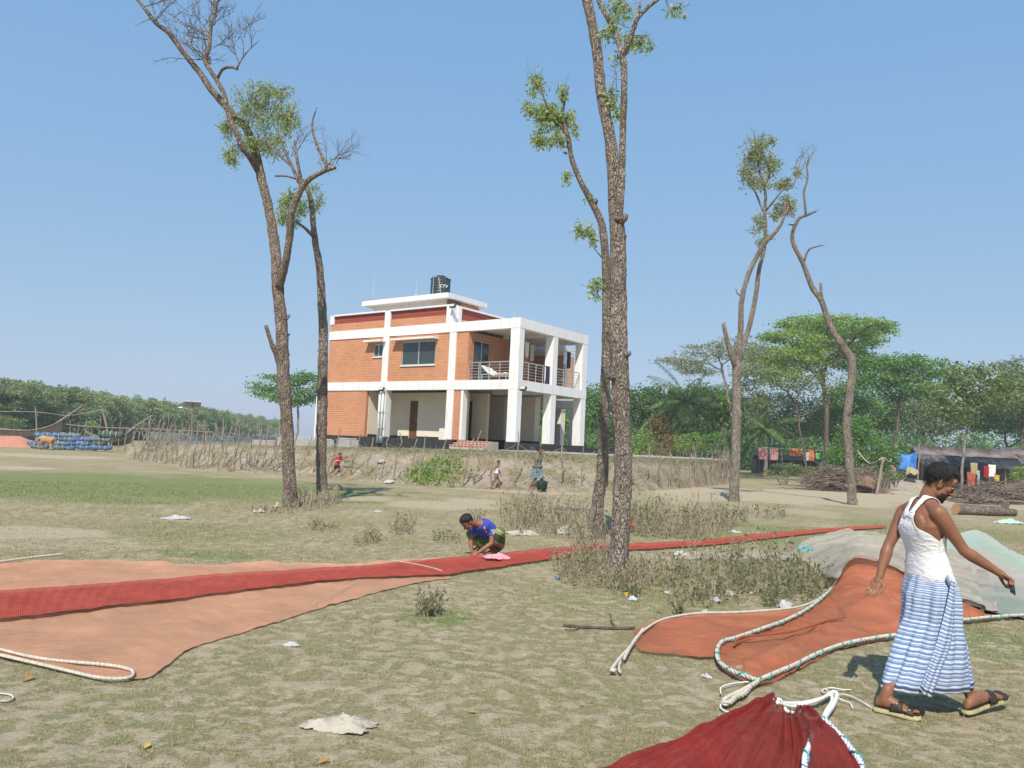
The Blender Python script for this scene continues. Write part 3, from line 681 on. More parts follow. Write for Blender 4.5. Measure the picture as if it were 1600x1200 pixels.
def sheet_cloth(name, P00, P10, P01, P11, m, label, cat, nu=14, nv=14, amp=.05, fu=3.0, group=None, thick=.008, sag=.0, seed=0.0, parent=None):
    """hanging or lying cloth between four corners, with folds and thickness"""
    P00, P10, P01, P11 = map(Vector, (P00, P10, P01, P11)); n = unit((P10-P00).cross(P01-P00)); G = []
    for i in range(nu):
        r = []
        for j in range(nv):
            s, t = i/(nu-1), j/(nv-1); p = P00.lerp(P10, s).lerp(P01.lerp(P11, s), t)
            p = p+n*(amp*(math.sin(s*fu*2*PI+seed+t*1.7)*.6+nz(s*3, t*3, 1.3, seed))*(.25+.75*t))
            p.z -= sag*math.sin(PI*s)*(1-t)
            r.append(p)
        G.append(r)
    me = grid_mesh(name, [[tuple(p) for p in r] for r in G], uvs=True); o = link(name, me, m, parent)
    q = o.modifiers.new('thickness', 'SOLIDIFY'); q.thickness = thick
    return tag(o, label, cat, group)
navy = clothmat('navy cloth', (.022, .03, .075), (.04, .05, .12)); palec = clothmat('pale cloth ', (.55, .50, .40), (.45, .40, .30)); whitec = clothmat('white cloth', (.75, .75, .73), (.62, .62, .60)); darkc = clothmat('dark cloth', (.02, .02, .025), (.05, .045, .05))
def garment(b, a, z, w_, h, m, label, seed, run='b'):
    d = Vector((.6, .8, 0)) if run == 'b' else Vector((-.8, .6, 0)); p = hw(b, a, z)
    return sheet_cloth('garment', p-d*w_/2, p+d*w_/2, p-d*w_*.42-Vector((0, 0, h)), p+d*w_*.42-Vector((0, 0, h*.94)), m, label, 'laundry', 10, 10, .05, 1.4, 'laundry drying on the balcony', .02, seed=seed)
garment(1.0, 1.2, 7.25, .55, 1.0, navy, 'dark blue garment hanging in the first right balcony bay', 1)
garment(1.7, 1.2, 7.2, .4, .95, darkc, 'black garment hanging between the blue and pale ones', 2)
garment(2.3, 1.2, 7.2, .35, .85, whitec, 'small white garment on the balcony line', 3)
garment(2.8, 1.2, 7.15, .4, .95, palec, 'pale yellow garment on the balcony line', 4)
garment(2.66, .06, 5.92, .35, 1.15, navy, 'dark cloth slung over the right balcony rail', 5)
garment(5.15, .6, 7.05, .30, .75, whitec, 'white garment on the line in the far right bay', 6)
garment(5.5, .6, 7.05, .34, .95, navy, 'patterned blue garment on the line in the far right bay', 7)
cl_ = MB().tube(catmull([hw(.5, 1.2, 7.32), hw(2, 1.2, 7.22), hw(3.2, 1.2, 7.3)], .3), .012, 5).build('washing_line', rodm); tag(cl_, 'thin line across the first balcony bay carrying laundry', 'washing line')
cl_ = MB().tube(catmull([hw(4.6, .6, 7.12), hw(5.4, .6, 7.07), hw(6.2, .45, 7.2)], .3), .012, 5).build('washing_line', rodm); tag(cl_, 'thin line across the far right balcony bay carrying laundry', 'washing line')
def lounger():
    c = hw(1.2, 2.2, Z1t); t = empty('bed', c, 'folding bed with rumpled white bedding on the left balcony', 'bed', rz=HROT)
    f_ = MB()
    for y in (-.8, .8):
        for x in (-.35, .35): f_.tube([(x, y, 0), (x, y, .38)], .025, 6)
    for x in (-.35, .35): f_.tube([(x, -.85, .38), (x, .85, .38)], .025, 6)
    f_.build('frame', rodm, t, world=False)
    G = [[(-.4+.8*i/11, -.85+1.7*j/17, .42+.10*mnoise.noise(Vector((i*.4, j*.4, 3)))+.40*sstep(10, 17, j)) for j in range(18)] for i in range(12)]
    o = link('bedding', grid_mesh('bedding', G), whitec, t, world=False); q = o.modifiers.new('t', 'SOLIDIFY'); q.thickness = .08
lounger()
def chair(b, a, rz, lab):
    c = hw(b, a, Z1t); t = empty('chair', c, lab, 'chair', 'chairs on the far right balcony bay', rz=rz)
    m = mat('grey chair frame', (.30, .31, .30), None, rough=.5)
    for x in (-.2, .2):
        for y in (-.2, .2): MB().tube([(x, y, 0), (x, y, .45)], .02, 6).build('leg', m, t, world=False)
    MB().box(-.23, -.23, .45, .23, .23, .49).build('seat', m, t, world=False)
    b_ = MB()
    for i in range(4): b_.box(-.23, .19, .58+i*.1, .23, .22, .64+i*.1)
    for x in (-.22, .20): b_.box(x, .19, .45, x+.02, .218, .98)
    b_.build('backrest', m, t, world=False)
chair(4.4, 1.0, .6, 'grey slatted chair nearer the middle column of the balcony'); chair(5.2, .9, 2.0, 'grey slatted chair nearer the end of the balcony')
# blocks, bucket in front of the house
def block(u, v, Y, w_, h, lab, d=.6, yaw=.4):
    p = at(u, v, Y); p.z = max(p.z, 1.0)
    t = empty('concrete_block', p, lab, 'concrete block', rz=yaw)
    MB().box(-w_/2, -d/2, -.3, w_/2, d/2, h, jit=.03).build('slab', conc, t, world=False)
    MB().box(-w_/2+.06, -d/2+.05, h+.002, w_/2-.08, d/2-.06, h+.05, jit=.02).build('cap', mat('pale mortar', (.55, .52, .48), (.42, .4, .36), 8, .9, .4), t, world=False)
block(543, 697, 42, 1.05, .36, 'low pale concrete block in front of the left brick wall'); block(508, 697, 44, .8, .34, 'grey concrete block half behind the slimmer left tree'); block(478, 697, 46, 1.3, .48, 'pale stepped concrete block behind the two left trees'); block(442, 696, 47, .8, .42, 'small concrete block just left of the biggest left tree'); block(420, 694, 48, 1.9, .18, 'flat concrete slab beside the netted pond')
p = hw(-.5, 8.9, Z0); t = empty('bucket', p, 'pale blue plastic bucket standing below the drain pipes', 'bucket')
bl = mat('pale blue plastic', (.32, .45, .58), (.4, .5, .6), 4, .45); MB().lathe(p, [(.11, 0), (.15, .36), (.16, .38), (.145, .37), (.10, .03)], 20).build('pail', bl, t, smooth=True); MB().tube(catmull([p+Vector((-.15, 0, .36)), p+Vector((0, -.1, .48)), p+Vector((.15, 0, .36))], .05), .008, 5).build('handle', steel, t)
p = at(491, 690, 52); p.z = 1.3; t = empty('lamp_pole', p, 'plain white pole standing left of the house', 'pole'); MB().tube([p, p+Vector((0, 0, 3.0))], [.07, .06], 8).build('shaft', pvc, t); MB().box(p.x-.12, p.y-.12, p.z-.05, p.x+.12, p.y+.12, p.z+.04).build('foot_plate', conc, t); MB().lathe(p+Vector((0, 0, 3.0)), [(.075, 0), (.08, .03), (.03, .06)], 10).build('cap', pvc, t)

# ================================================================== STICK FENCE on the slope
stickm = mat('weathered stick', (.34, .28, .22), (.20, .16, .125), 8, .95, .5, 60, .01, stretch=(1, 1, .3))
def stick(parent, b, tp, r, wob=.06):
    n = 5; L = (tp-b).length; ps = [b.lerp(tp, i/n)+Vector((random.gauss(0, wob), random.gauss(0, wob), 0))*(1 if 0 < i < n else .2) for i in range(n+1)]
    mb = MB().tube(catmull(ps, L/8), np.linspace(r, r*.6, len(catmull(ps, L/8))).tolist(), 6)
    if random.random() < .35:
        q = ps[3]; mb.tube([q, q+Vector((random.uniform(-.25, .25), 0, .22))], [r*.55, r*.3], 5)
    mb.build('stake', stickm, parent)
def fence():
    c = foot[3].copy(); t = empty('stick_fence', c, 'crooked stick fence with sagging wires round the foot of the earth slope', 'fence')
    us = list(np.arange(212, 425, 7.5))+list(np.arange(425, 760, 21))+list(np.arange(768, 1000, 36))+list(np.arange(1008, 1135, 10.5))
    tops = []
    for u in us:
        u += random.uniform(-3, 3)
        k = np.interp(u, [p[0] for p in FOOT], range(len(FOOT)))/(len(foot)-1)
        s = random.uniform(.02, .22); b = emb_point(k, s)-Vector((0, 0, .12))
        h = random.uniform(1.55, 2.15)*(1.12 if u < 430 else 1.0); lean = random.uniform(-.05, .25) if u < 760 else random.uniform(-.12, .12)
        if 425 < u < 760: lean = random.uniform(.05, .45)
        tp = b+Vector((lean, random.uniform(-.1, .25), h)); stick(t, b, tp, random.uniform(.026, .042)); tops.append((b, tp))
    # leaning crowd of sticks at the left corner
    for i in range(16):
        b = gp(205+i*3.2, 718+i*.4)+Vector((0, .4, -.1)); stick(t, b, b+Vector((random.uniform(.5, 1.4), random.uniform(-.2, .4), random.uniform(1.6, 2.5))), .035, .04)
    # far right stretch seen end on
    for i in range(44):
        k = (7+2*(i/43)**1.0)/(len(foot)-1); b = emb_point(min(.999, k), random.uniform(.02, .15))-Vector((0, 0, .1)); tp = b+Vector((random.uniform(-.15, .15), 0, random.uniform(1.7, 2.4))); stick(t, b, tp, .035, .05)
        if i < 43: tops.append((b, tp))
    wr = MB()
    for f_ in (.45, .78):
        for (b0, t0), (b1, t1) in zip(tops, tops[1:]):
            a_, c_ = b0.lerp(t0, f_), b1.lerp(t1, f_)
            if (c_-a_).length > 4: continue
            m_ = (a_+c_)/2-Vector((0, 0, .05+.10*random.random())); wr.tube([a_, m_, c_], .006, 4, False)
    w_ = wr.build('wire', mat('grey twine', (.33, .33, .31)), t)
fence()

# blue net fence and rails round the pond on the left
netm = netmat('blue grey net', (.20, .25, .29), (.15, .19, .22), (.28, .32, .34), .62, 60, 20)
def pond_fence():
    pts = [at(228, 690, 50), at(300, 690, 50), at(365, 690, 51), at(430, 693, 52)]
    for p in pts: p.z = 0
    t = empty('net_fence', pts[1].copy(), 'blue grey net fence hung on stakes behind the stick fence', 'fence')
    P = catmull(pts, .5); G = [[(p.x, p.y+.06*math.sin(i*.9)*math.sin(j), .25+1.25*j/7+.05*nz(i*.3, j*.5, 1, 4)) for j in range(8)] for i, p in enumerate(P)]
    o = link('net_panel', grid_mesh('net_panel', G, su=8), netm, t)
    for i, p in enumerate(P):
        if i % 3 == 0: stick(t, p-Vector((0, .1, .1)), p+Vector((random.uniform(-.2, .2), -.1, random.uniform(1.7, 2.5))), .035, .04)
pond_fence()
def rail_fence():
    pts = [at(u, 690, 58) for u in np.arange(108, 330, 11)]; pts = [Vector((p.x, p.y, 0)) for p in pts]
    t = empty('rail_fence', pts[5].copy(), 'low pole fence with a crooked top rail in front of the far wood', 'fence')
    for p in pts: stick(t, p-Vector((0, 0, .1)), p+Vector((random.uniform(-.12, .12), 0, random.uniform(1.7, 2.5))), .045, .04)
    MB().tube(catmull([pts[0]+Vector((-.3, -.06, 1.75)), pts[5]+Vector((0, -.06, 1.65)), pts[12]+Vector((0, -.06, 1.72)), pts[-1]+Vector((.3, -.06, 1.68))], 1.0), .035, 6).build('rail', stickm, t)
rail_fence()

# ================================================================== TREES near the camera, limbs traced at their own distance
bark1 = barkmat('brown bark', (0.132, 0.098, 0.078), (0.335, 0.257, 0.205), (0.623, 0.506, 0.418), .55)
bark2 = barkmat('grey bark', (0.156, 0.124, 0.098), (0.366, 0.301, 0.246), (0.623, 0.546, 0.466), .6)
bark3 = barkmat('mossy bark', (0.132, 0.110, 0.086), (0.312, 0.253, 0.205), (0.560, 0.475, 0.401), .55, moss=(.10, .11, .05))
leafA = leafmat('drooping leaf', (0.216, 0.302, 0.086), (0.403, 0.490, 0.165), (0.590, 0.619, 0.277), .5)
leafB = leafmat('dull leaf', (0.216, 0.266, 0.112), (0.389, 0.418, 0.191), (0.547, 0.562, 0.304), .5)
def px2m(p, px): return px*(p-CP).length/F
def near_tree(label, Y, bark, trunk, branches, blobs, twigs, leaf, group=None, sides=18, step=.07, seed=1, leafL=.085, leafW=.026, name='tree'):
    random.seed(seed)
    base = at(*trunk[0][:2], Y); base.z = 0
    t = empty(name, base, label, 'tree', group)
    def limb(path, first, nm, n):
        """path entries (u, v, r_px, dY)"""
        ps = [at(u, v, Y+d) for u, v, r, d in path]; rs = [px2m(p, q[2])*.80 for p, q in zip(ps, path)]
        if first: ps[0] = Vector((ps[0].x, ps[0].y, -.08))
        C_ = catmull(ps, step if n > 10 else step*1.6)
        cum = np.concatenate([[0], np.cumsum([(b-a).length for a, b in zip(ps, ps[1:])])]); l = np.concatenate([[0], np.cumsum([(b-a).length for a, b in zip(C_, C_[1:])])])
        R = np.interp(l/l[-1], cum/cum[-1], rs)
        if first: R = R*(1+.28*np.exp(-l/.22))
        mb = MB().tube(C_, R.tolist(), n, True, amp=.15, freq=2.6/max(.06, R.mean())*.35)
        # knots and broken stubs
        for i in range(int(l[-1]*(1.5 if n > 10 else .8))):
            k = random.randrange(len(C_)); d = unit(Vector((random.gauss(0, 1), random.gauss(0, 1), random.uniform(-.2, .5)))); r = R[k]*random.uniform(.18, .34)
            mb.tube([C_[k]+d*R[k]*.7, C_[k]+d*R[k]*(1.1+random.random()*.25)], [r, r*.55], 7)
        o = mb.build(nm, bark, t, smooth=True); return C_, R
    tr = limb(trunk, True, 'trunk', sides)
    brs = [limb(b, False, 'branch', max(7, int(sides*.6))) for b in branches]
    # twigs: short forking sprays along given lines
    tw = MB()
    def spray(p, d, L, r, lev):
        n = 4; ps = [p]; dd = unit(d)
        for i in range(n):
            dd = unit(dd+Vector((random.gauss(0, .16), random.gauss(0, .16), random.gauss(.05, .13)))); ps.append(ps[-1]+dd*L/n)
        tw.tube(ps, np.linspace(r, r*.35, n+1).tolist(), 5, False)
        if lev:
            for q in ps[1:]:
                for _ in range(random.choice((1, 1, 2))):
                    spray(q, unit(dd+Vector((random.gauss(0, .75), random.gauss(0, .75), random.gauss(.15, .5)))), L*random.uniform(.4, .65), r*.5, lev-1)
        return ps[-1]
    for (u, v, du, dv, Lpx, n, lev) in twigs:
        p = at(u, v, Y); L = px2m(p, Lpx); d0 = at(u+du, v+dv, Y)-p
        for i in range(n): spray(p+Vector((random.gauss(0, .03),)*3), unit(d0)+Vector((random.gauss(0, .3), random.gauss(0, .3), random.gauss(0, .25))), L*random.uniform(.7, 1.1), max(.006, L*.016), lev)
    Ps, Ds = [], []
    for (u, v, ru, rv, n, droop) in blobs:
        c = at(u, v, Y); a, b = px2m(c, ru), px2m(c, rv)
        n = int(n*1.9) if n < 900 else n
        nc = max(6, n//26)
        for i in range(nc):
            while True:
                q = Vector((random.uniform(-1, 1), random.uniform(-1, 1), random.uniform(-1, 1)))
                if q.length < 1: break
            e = c+Vector((q.x*a, q.y*a*.8, q.z*b))
            s = c+Vector((q.x*a*.35, q.y*a*.3, q.z*b*.35-.1*b))
            mid = s.lerp(e, .5)+Vector((0, 0, .12*b)); tw.tube([s, mid, e], [.010, .007, .004], 4, False)
            for j in range(n//nc):
                f_ = random.random()**.7; p = s.lerp(mid, f_*2) if f_ < .5 else mid.lerp(e, f_*2-1)
                Ps.append(p+Vector((random.gauss(0, .10*(a+.3)), random.gauss(0, .10*(a+.3)), random.gauss(-.04, .10*(b+.3)))))
                Ds.append(unit(Vector((random.gauss(0, .7), random.gauss(0, .7), random.gauss(-droop, .55)))))
    if tw.v: tw.build('twigs', bark, t, smooth=True)['kind'] = 'stuff'
    if Ps:
        P_a = np.array([tuple(p) for p in Ps]); D_a = np.array([tuple(p) for p in Ds]); n = len(P_a)
        V = leaf_quads(P_a, D_a, leafL*rng.uniform(.6, 1.25, n), leafW*rng.uniform(.7, 1.3, n))
        o = link('crown', np_mesh('crown', V, 4), leaf, t); o['kind'] = 'stuff'
    return t
G_ = 'tall lopped trees on the open ground'
near_tree('biggest left tree, leaning, its bare forked top reaching out of the picture', 17.8, bark1,
    [(455, 793, 12.5, 0), (451, 720, 11.5, 0), (447, 640, 11.5, 0), (442, 570, 12, 0), (440, 510, 11, 0), (434, 450, 11, 0), (431, 400, 9.5, 0), (421, 332, 8.2, .1), (409, 282, 8, .2), (401, 245, 7.5, .2), (386, 203, 6.8, .2), (369, 185, 6.2, .2), (351, 164, 6, .2), (330, 140, 5.6, .2), (313, 115, 5, .2), (288, 84, 4.4, .2), (264, 52, 4, .2), (243, 35, 3.6, .2), (218, 3, 2.6, .2), (195, -22, 1.8, .2)],
    [[(404, 268, 6, .2), (390, 245, 5.2, -.2), (379, 231, 5, -.4), (369, 206, 4.5, -.5), (358, 182, 4.2, -.5), (351, 150, 4, -.5), (341, 129, 3.8, -.5), (330, 112, 3.8, -.5), (320, 94, 3.4, -.5), (327, 73, 3.2, -.5), (330, 42, 2.6, -.5), (337, 10, 2, -.5), (343, -20, 1.5, -.5)],
     [(340, 122, 2.6, -.5), (348, 108, 2.6, -.6), (362, 105, 2.4, -.7), (371, 108, 2.2, -.8)], [(370, 107, 1.6, -.8), (378, 92, 1.2, -.8), (390, 77, .9, -.8), (404, 64, .6, -.8)], [(380, 90, 1.0, -.8), (380, 68, .8, -.8), (373, 50, .6, -.8)],
     [(436, 448, 8, -.1), (446, 410, 7.2, -.4), (453, 367, 6.8, -.6), (456, 329, 6.6, -.8), (470, 297, 5.8, -.9), (484, 280, 4.8, -1), (505, 268, 4, -1.1), (524, 261, 3.6, -1.2)],
     [(508, 266, 3, -1.1), (509, 255, 2.8, -1.1), (498, 234, 2.6, -1.1), (490, 210, 2.2, -1.1), (488, 191, 2, -1.1), (495, 168, 1, -1.1)],
     [(469, 298, 3.6, -.9), (469, 276, 3.2, -.9), (464, 248, 2.8, -.9), (460, 219, 2, -.9)], [(467, 285, 3.2, -.9), (456, 259, 3, -.8), (449, 245, 2.6, -.6), (439, 217, 1.6, -.4)], [(458, 262, 2, -.8), (440, 246, 2, -.6), (421, 227, 1.6, -.3), (412, 205, 1.2, -.1)], [(462, 279, 2, -.9), (446, 275, 1.8, -1), (430, 275, 1.6, -1.1)],
     [(439, 580, 5, 0), (432, 556, 4.6, -.1), (426, 541, 4.4, -.2), (415, 508, 3.4, -.3)], [(445, 500, 4, 0), (452, 493, 2.5, .1)]],
    [(418, 172, 52, 48, 1150, .4), (392, 168, 38, 40, 480, .5), (448, 180, 26, 36, 480, .6), (425, 140, 34, 18, 300, .3), (360, 195, 16, 26, 330, .8), (362, 240, 15, 22, 240, 1.1), (430, 225, 26, 22, 330, .6), (405, 222, 22, 18, 260, .6), (452, 312, 22, 24, 420, .6), (440, 340, 12, 22, 160, .8), (382, 222, 20, 18, 200, .8), (505, 255, 20, 16, 40, .5)],
    [(330, 100, -.5, -1, 62, 3, 2), (330, 60, -1, -1, 66, 3, 2), (326, 92, -1, -.9, 56, 3, 2), (332, 40, .7, -1, 46, 3, 2), (335, 20, -.6, -1, 48, 3, 2), (338, 10, .5, -1, 42, 2, 2), (372, 100, .2, -1, 48, 2, 2), (392, 76, .5, -1, 40, 1, 2), (376, 60, .1, -1, 36, 2, 2), (330, 75, .8, -.6, 40, 2, 2), (243, 33, .3, -1, 40, 3, 2), (240, 28, -1, .1, 30, 1, 1), (272, 52, .3, -1, 22, 1, 1), (225, 10, .9, -1, 40, 2, 2), (510, 258, .3, -1, 45, 2, 2), (520, 258, .5, -1, 42, 2, 2), (516, 250, .9, -.9, 34, 1, 2), (455, 245, .3, -.8, 40, 2, 2), (462, 222, .3, -1, 20, 1, 1)],
    leafA, G_, 20, .07, 11, .085, .026)
near_tree('slimmer straight tree with a dark lower trunk next to the big leaning one', 19.9, bark3,
    [(504, 785, 10.5, 0), (502, 730, 9.5, 0), (503, 660, 9.6, 0), (504, 590, 9.5, 0), (505, 520, 8.6, 0), (502, 460, 7.6, 0), (499, 416, 6.6, 0), (491, 367, 5.6, 0), (486, 315, 4.8, 0), (479, 294, 4, 0), (474, 280, 2, 0)],
    [[(492, 372, 3.4, 0), (477, 357, 2.8, -.3), (462, 345, 2, -.5)], [(503, 600, 4, 0), (507, 590, 3, -.3)]],
    [(497, 318, 12, 22, 130, .7), (473, 320, 16, 26, 200, .7), (455, 345, 14, 12, 90, .8), (490, 295, 12, 12, 70, .5)],
    [(462, 345, -1, -.2, 22, 2, 1), (480, 296, .4, -1, 20, 2, 1), (478, 296, -.8, -1, 25, 2, 1)], leafA, G_, 18, .08, 12)
near_tree('thickest rough trunk with two leaders rising from the weeds in the middle', 9.9, bark2,
    [(963, 905, 21, 0), (968, 850, 17.5, 0), (971, 790, 17, 0), (974, 735, 18.5, 0), (974, 700, 17.5, 0), (971, 640, 17, 0), (968, 580, 17, 0), (966, 500, 16.5, 0), (966, 430, 16, 0), (965, 370, 15.5, 0), (961, 320, 13, 0), (958, 265, 11.5, 0), (952, 208, 10.5, .05), (940, 146, 9.8, .1), (932, 75, 9, .1), (919, 8, 8.4, .1), (906, -60, 7.5, .1), (890, -170, 6, .2)],
    [[(966, 345, 8, -.08), (971, 290, 6.6, -.15), (973, 208, 6, -.15), (975, 158, 6, -.2), (975, 104, 5.6, -.2), (973, 88, 5.8, -.2), (984, 64, 4.6, -.3), (994, 33, 4, -.35), (1012, 12, 3.4, -.4), (1034, -8, 3, -.4), (1060, -50, 2.4, -.4)],
     [(973, 92, 4.8, -.2), (965, 62, 4.6, -.1), (948, 25, 4.4, .1), (936, 2, 4, .2), (926, -40, 3, .3)], [(992, 45, 2.6, -.35), (998, 20, 2.2, -.4), (1002, -10, 2, -.4)],
     [(958, 278, 7, .12), (953, 262, 6, .0), (951, 255, 4, -.02)], [(968, 348, 8, -.06), (976, 340, 7, -.12), (979, 334, 4, -.14)], [(960, 592, 7, -.05), (953, 588, 6, -.12), (950, 586, 3.5, -.15)], [(976, 556, 7, -.05), (983, 552, 5, -.1), (985, 550, 3, -.12)]],
    [(957, 140, 8, 34, 70, .5), (965, 170, 9, 14, 34, .5), (952, 40, 22, 22, 90, .4), (990, 55, 22, 20, 90, .5), (1005, 66, 14, 10, 36, .5), (962, 6, 26, 14, 70, .4), (1060, 12, 14, 12, 44, .6), (985, 10, 20, 14, 46, .5), (966, 92, 10, 10, 24, .5)],
    [(956, 148, .1, -1, 34, 2, 1), (990, 55, .9, .2, 26, 2, 1), (950, 30, 1, -.1, 34, 2, 1), (1040, -8, .7, .6, 30, 1, 1)], leafA, G_, 28, .035, 13, .085, .026)
near_tree('slender trunk just behind the thick middle one, with leafy tufts on its left limb', 14.4, bark3,
    [(937, 846, 11.5, 0), (934, 815, 10.5, 0), (935, 780, 11, 0), (941, 735, 11.5, 0), (943, 690, 10.5, 0), (945, 617, 9.8, 0), (948, 533, 9.4, 0), (948, 450, 8.6, 0), (946, 400, 7.8, 0), (940, 350, 7, 0), (923, 313, 5.8, .0), (907, 283, 5.2, 0), (894, 250, 4.8, 0), (888, 217, 4.6, 0), (884, 204, 4.2, 0)],
    [[(886, 212, 3, 0), (880, 180, 2.4, 0), (884, 150, 2, 0), (889, 135, 1.4, 0)], [(884, 206, 2.4, 0), (866, 185, 2, -.1), (852, 160, 1.6, -.2), (845, 130, 1.0, -.2)], [(886, 240, 3, 0), (880, 237, 2, 0)], [(930, 319, 3.4, 0), (933, 313, 2.4, -.1)], [(940, 402, 1.2, 0), (930, 390, 1, -.1), (922, 378, .8, -.1)], [(930, 790, 7, 0), (923, 812, 6, -.2), (921, 830, 5, -.3)]],
    [(850, 180, 26, 24, 360, .5), (882, 184, 18, 22, 220, .5), (838, 132, 14, 22, 130, .5), (842, 215, 16, 18, 130, .8), (826, 165, 14, 12, 80, .6), (880, 145, 10, 14, 70, .5), (866, 212, 20, 14, 120, .7), (898, 200, 8, 14, 40, .6), (886, 276, 9, 10, 46, .5), (914, 355, 17, 16, 110, .5), (926, 372, 10, 12, 40, .7), (930, 444, 12, 14, 76, .5), (930, 460, 10, 9, 30, .6), (925, 307, 7, 6, 16, .4)],
    [(885, 150, -.3, -1, 26, 2, 1), (845, 138, -.3, -1, 34, 2, 1), (926, 452, -.8, -.3, 16, 1, 1)], leafA, G_, 20, .05, 14, .10, .032)
near_tree('tall forked tree on the pale sand right of the house, small leafy crown on top', 28.9, bark2,
    [(1147, 785, 9, 0), (1148, 745, 8.6, 0), (1150, 690, 8.4, 0), (1151, 640, 8.4, 0), (1151, 590, 8.2, 0), (1153, 560, 7.5, 0), (1157, 520, 5.2, 0), (1159, 470, 4.6, -.2), (1169, 430, 4.2, -.3), (1184, 398, 4.2, -.4), (1196, 378, 4.2, -.5), (1213, 361, 3.2, -.7), (1224, 342, 2.4, -.8), (1227, 316, 1.8, -.9)],
    [[(1155, 562, 5.5, 0), (1164, 531, 5, .3), (1172, 505, 4.6, .3), (1181, 460, 4.2, .3), (1186, 421, 3.8, .2), (1193, 393, 3.6, .1), (1196, 364, 3.4, .1), (1195, 330, 3, .1), (1196, 308, 2.8, .1), (1194, 291, 2.2, .1), (1186, 265, 1.8, .1), (1181, 231, 1.3, .1), (1178, 203, .7, .1)],
     [(1149, 575, 5.5, 0), (1142, 552, 5, -.2), (1137, 535, 4.6, -.3), (1130, 505, 3.4, -.4)], [(1196, 330, 2, .1), (1210, 313, 1.8, -.3), (1224, 296, 1.6, -.5), (1238, 293, 1.4, -.6), (1244, 276, 1.1, -.6), (1251, 250, .6, -.6)], [(1192, 330, 1.8, .1), (1181, 302, 1.7, .4), (1170, 285, 1.4, .5), (1164, 259, .9, .5)], [(1195, 290, 1.5, .1), (1204, 268, 1.2, 0), (1204, 237, .8, 0)], [(1160, 463, 1.6, -.2), (1152, 459, 1.4, -.3), (1150, 452, 1.2, -.3)], [(1222, 350, 1.4, -.7), (1232, 322, 1, -.7)]],
    [(1182, 235, 26, 30, 700, .3), (1200, 258, 20, 24, 360, .35), (1166, 270, 16, 26, 300, .4), (1190, 285, 22, 16, 240, .4), (1227, 286, 15, 11, 260, .4), (1230, 322, 18, 20, 330, .4), (1213, 335, 12, 16, 150, .5), (1184, 350, 13, 20, 170, .5), (1192, 372, 16, 9, 90, .5), (1244, 265, 9, 16, 70, .3), (1205, 220, 10, 14, 80, .3)],
    [(1250, 252, .2, -1, 22, 3, 1), (1244, 272, .8, -.6, 24, 2, 1), (1242, 262, -.1, -1, 24, 2, 1), (1178, 210, 0, -1, 14, 2, 1)], leafB, G_, 16, .10, 15, .11, .05)
near_tree('bare crooked tree with a bent thin top, farthest right of the lopped trees', 30.2, bark2,
    [(1332, 790, 8, 0), (1330, 760, 7.4, 0), (1326, 710, 7.2, 0), (1323, 660, 7, 0), (1328, 615, 7, 0), (1332, 580, 7, 0), (1329, 560, 7, 0), (1319, 543, 6.6, 0), (1304, 522, 5.6, 0), (1292, 495, 5, 0), (1283, 469, 5, 0), (1269, 449, 4.6, 0), (1256, 415, 4, 0), (1244, 390, 3.8, 0), (1238, 375, 3.6, 0), (1240, 358, 3.4, -.1), (1249, 341, 3, -.2), (1261, 336, 2.4, -.3), (1275, 330, 1.8, -.4)],
    [[(1259, 337, 2.2, -.3), (1258, 320, 2.2, -.3), (1256, 300, 2, -.3), (1262, 279, 1.7, -.3), (1261, 254, 1.4, -.3), (1272, 237, .8, -.3)], [(1256, 410, 2.2, 0), (1264, 390, 1.8, -.2), (1286, 383, 1.2, -.4)], [(1284, 472, 3, 0), (1283, 455, 2.8, -.1), (1282, 442, 2.4, -.1)], [(1240, 352, 1.5, 0), (1231, 350, 1, 0)], [(1323, 655, 3, 0), (1330, 640, 2, -.3)], [(1328, 765, 4, 0), (1321, 758, 2.5, -.1)]],
    [], [(1262, 260, -.3, -1, 26, 3, 1), (1270, 240, .3, -1, 16, 2, 1), (1260, 280, -.6, -1, 18, 2, 1), (1284, 384, 1, -.1, 8, 1, 1), (1274, 331, .6, -.6, 8, 2, 1)], leafB, G_, 16, .10, 16)
random.seed(21)

# ================================================================== BACKGROUND TREES
def grow(start, attr, step, infl, kill, maxit=90, up=.0, jit=.12):
    nodes = [np.array(p) for p in start]; par = [-1]+list(range(len(start)-1))
    N = np.array(nodes); d = np.linalg.norm(attr[:, None]-N[None], axis=2); ni = d.argmin(1); nd = d.min(1); alive = np.ones(len(attr), bool)
    for it in range(maxit):
        act = alive & (nd < (infl if it > 3 else 1e9))
        if not act.any(): break
        acc = {}
        for k in np.nonzero(act)[0]:
            v = attr[k]-nodes[ni[k]]; v = v/(np.linalg.norm(v)+1e-9); acc[ni[k]] = acc.get(ni[k], 0)+v
        new = []
        for i, v in acc.items():
            v = v/(np.linalg.norm(v)+1e-9)+rng.normal(0, jit, 3)+np.array([0, 0, up]); v /= np.linalg.norm(v)
            p = nodes[i]+v*step; nodes.append(p); par.append(i); new.append(p)
        b = len(nodes)-len(new); NN = np.array(new)
        d = np.linalg.norm(attr[:, None]-NN[None], axis=2); m = d.min(1); better = m < nd
        ni = np.where(better, d.argmin(1)+b, ni); nd = np.minimum(nd, m); alive &= nd > kill
        if not alive.any(): break
    return np.array(nodes), np.array(par)
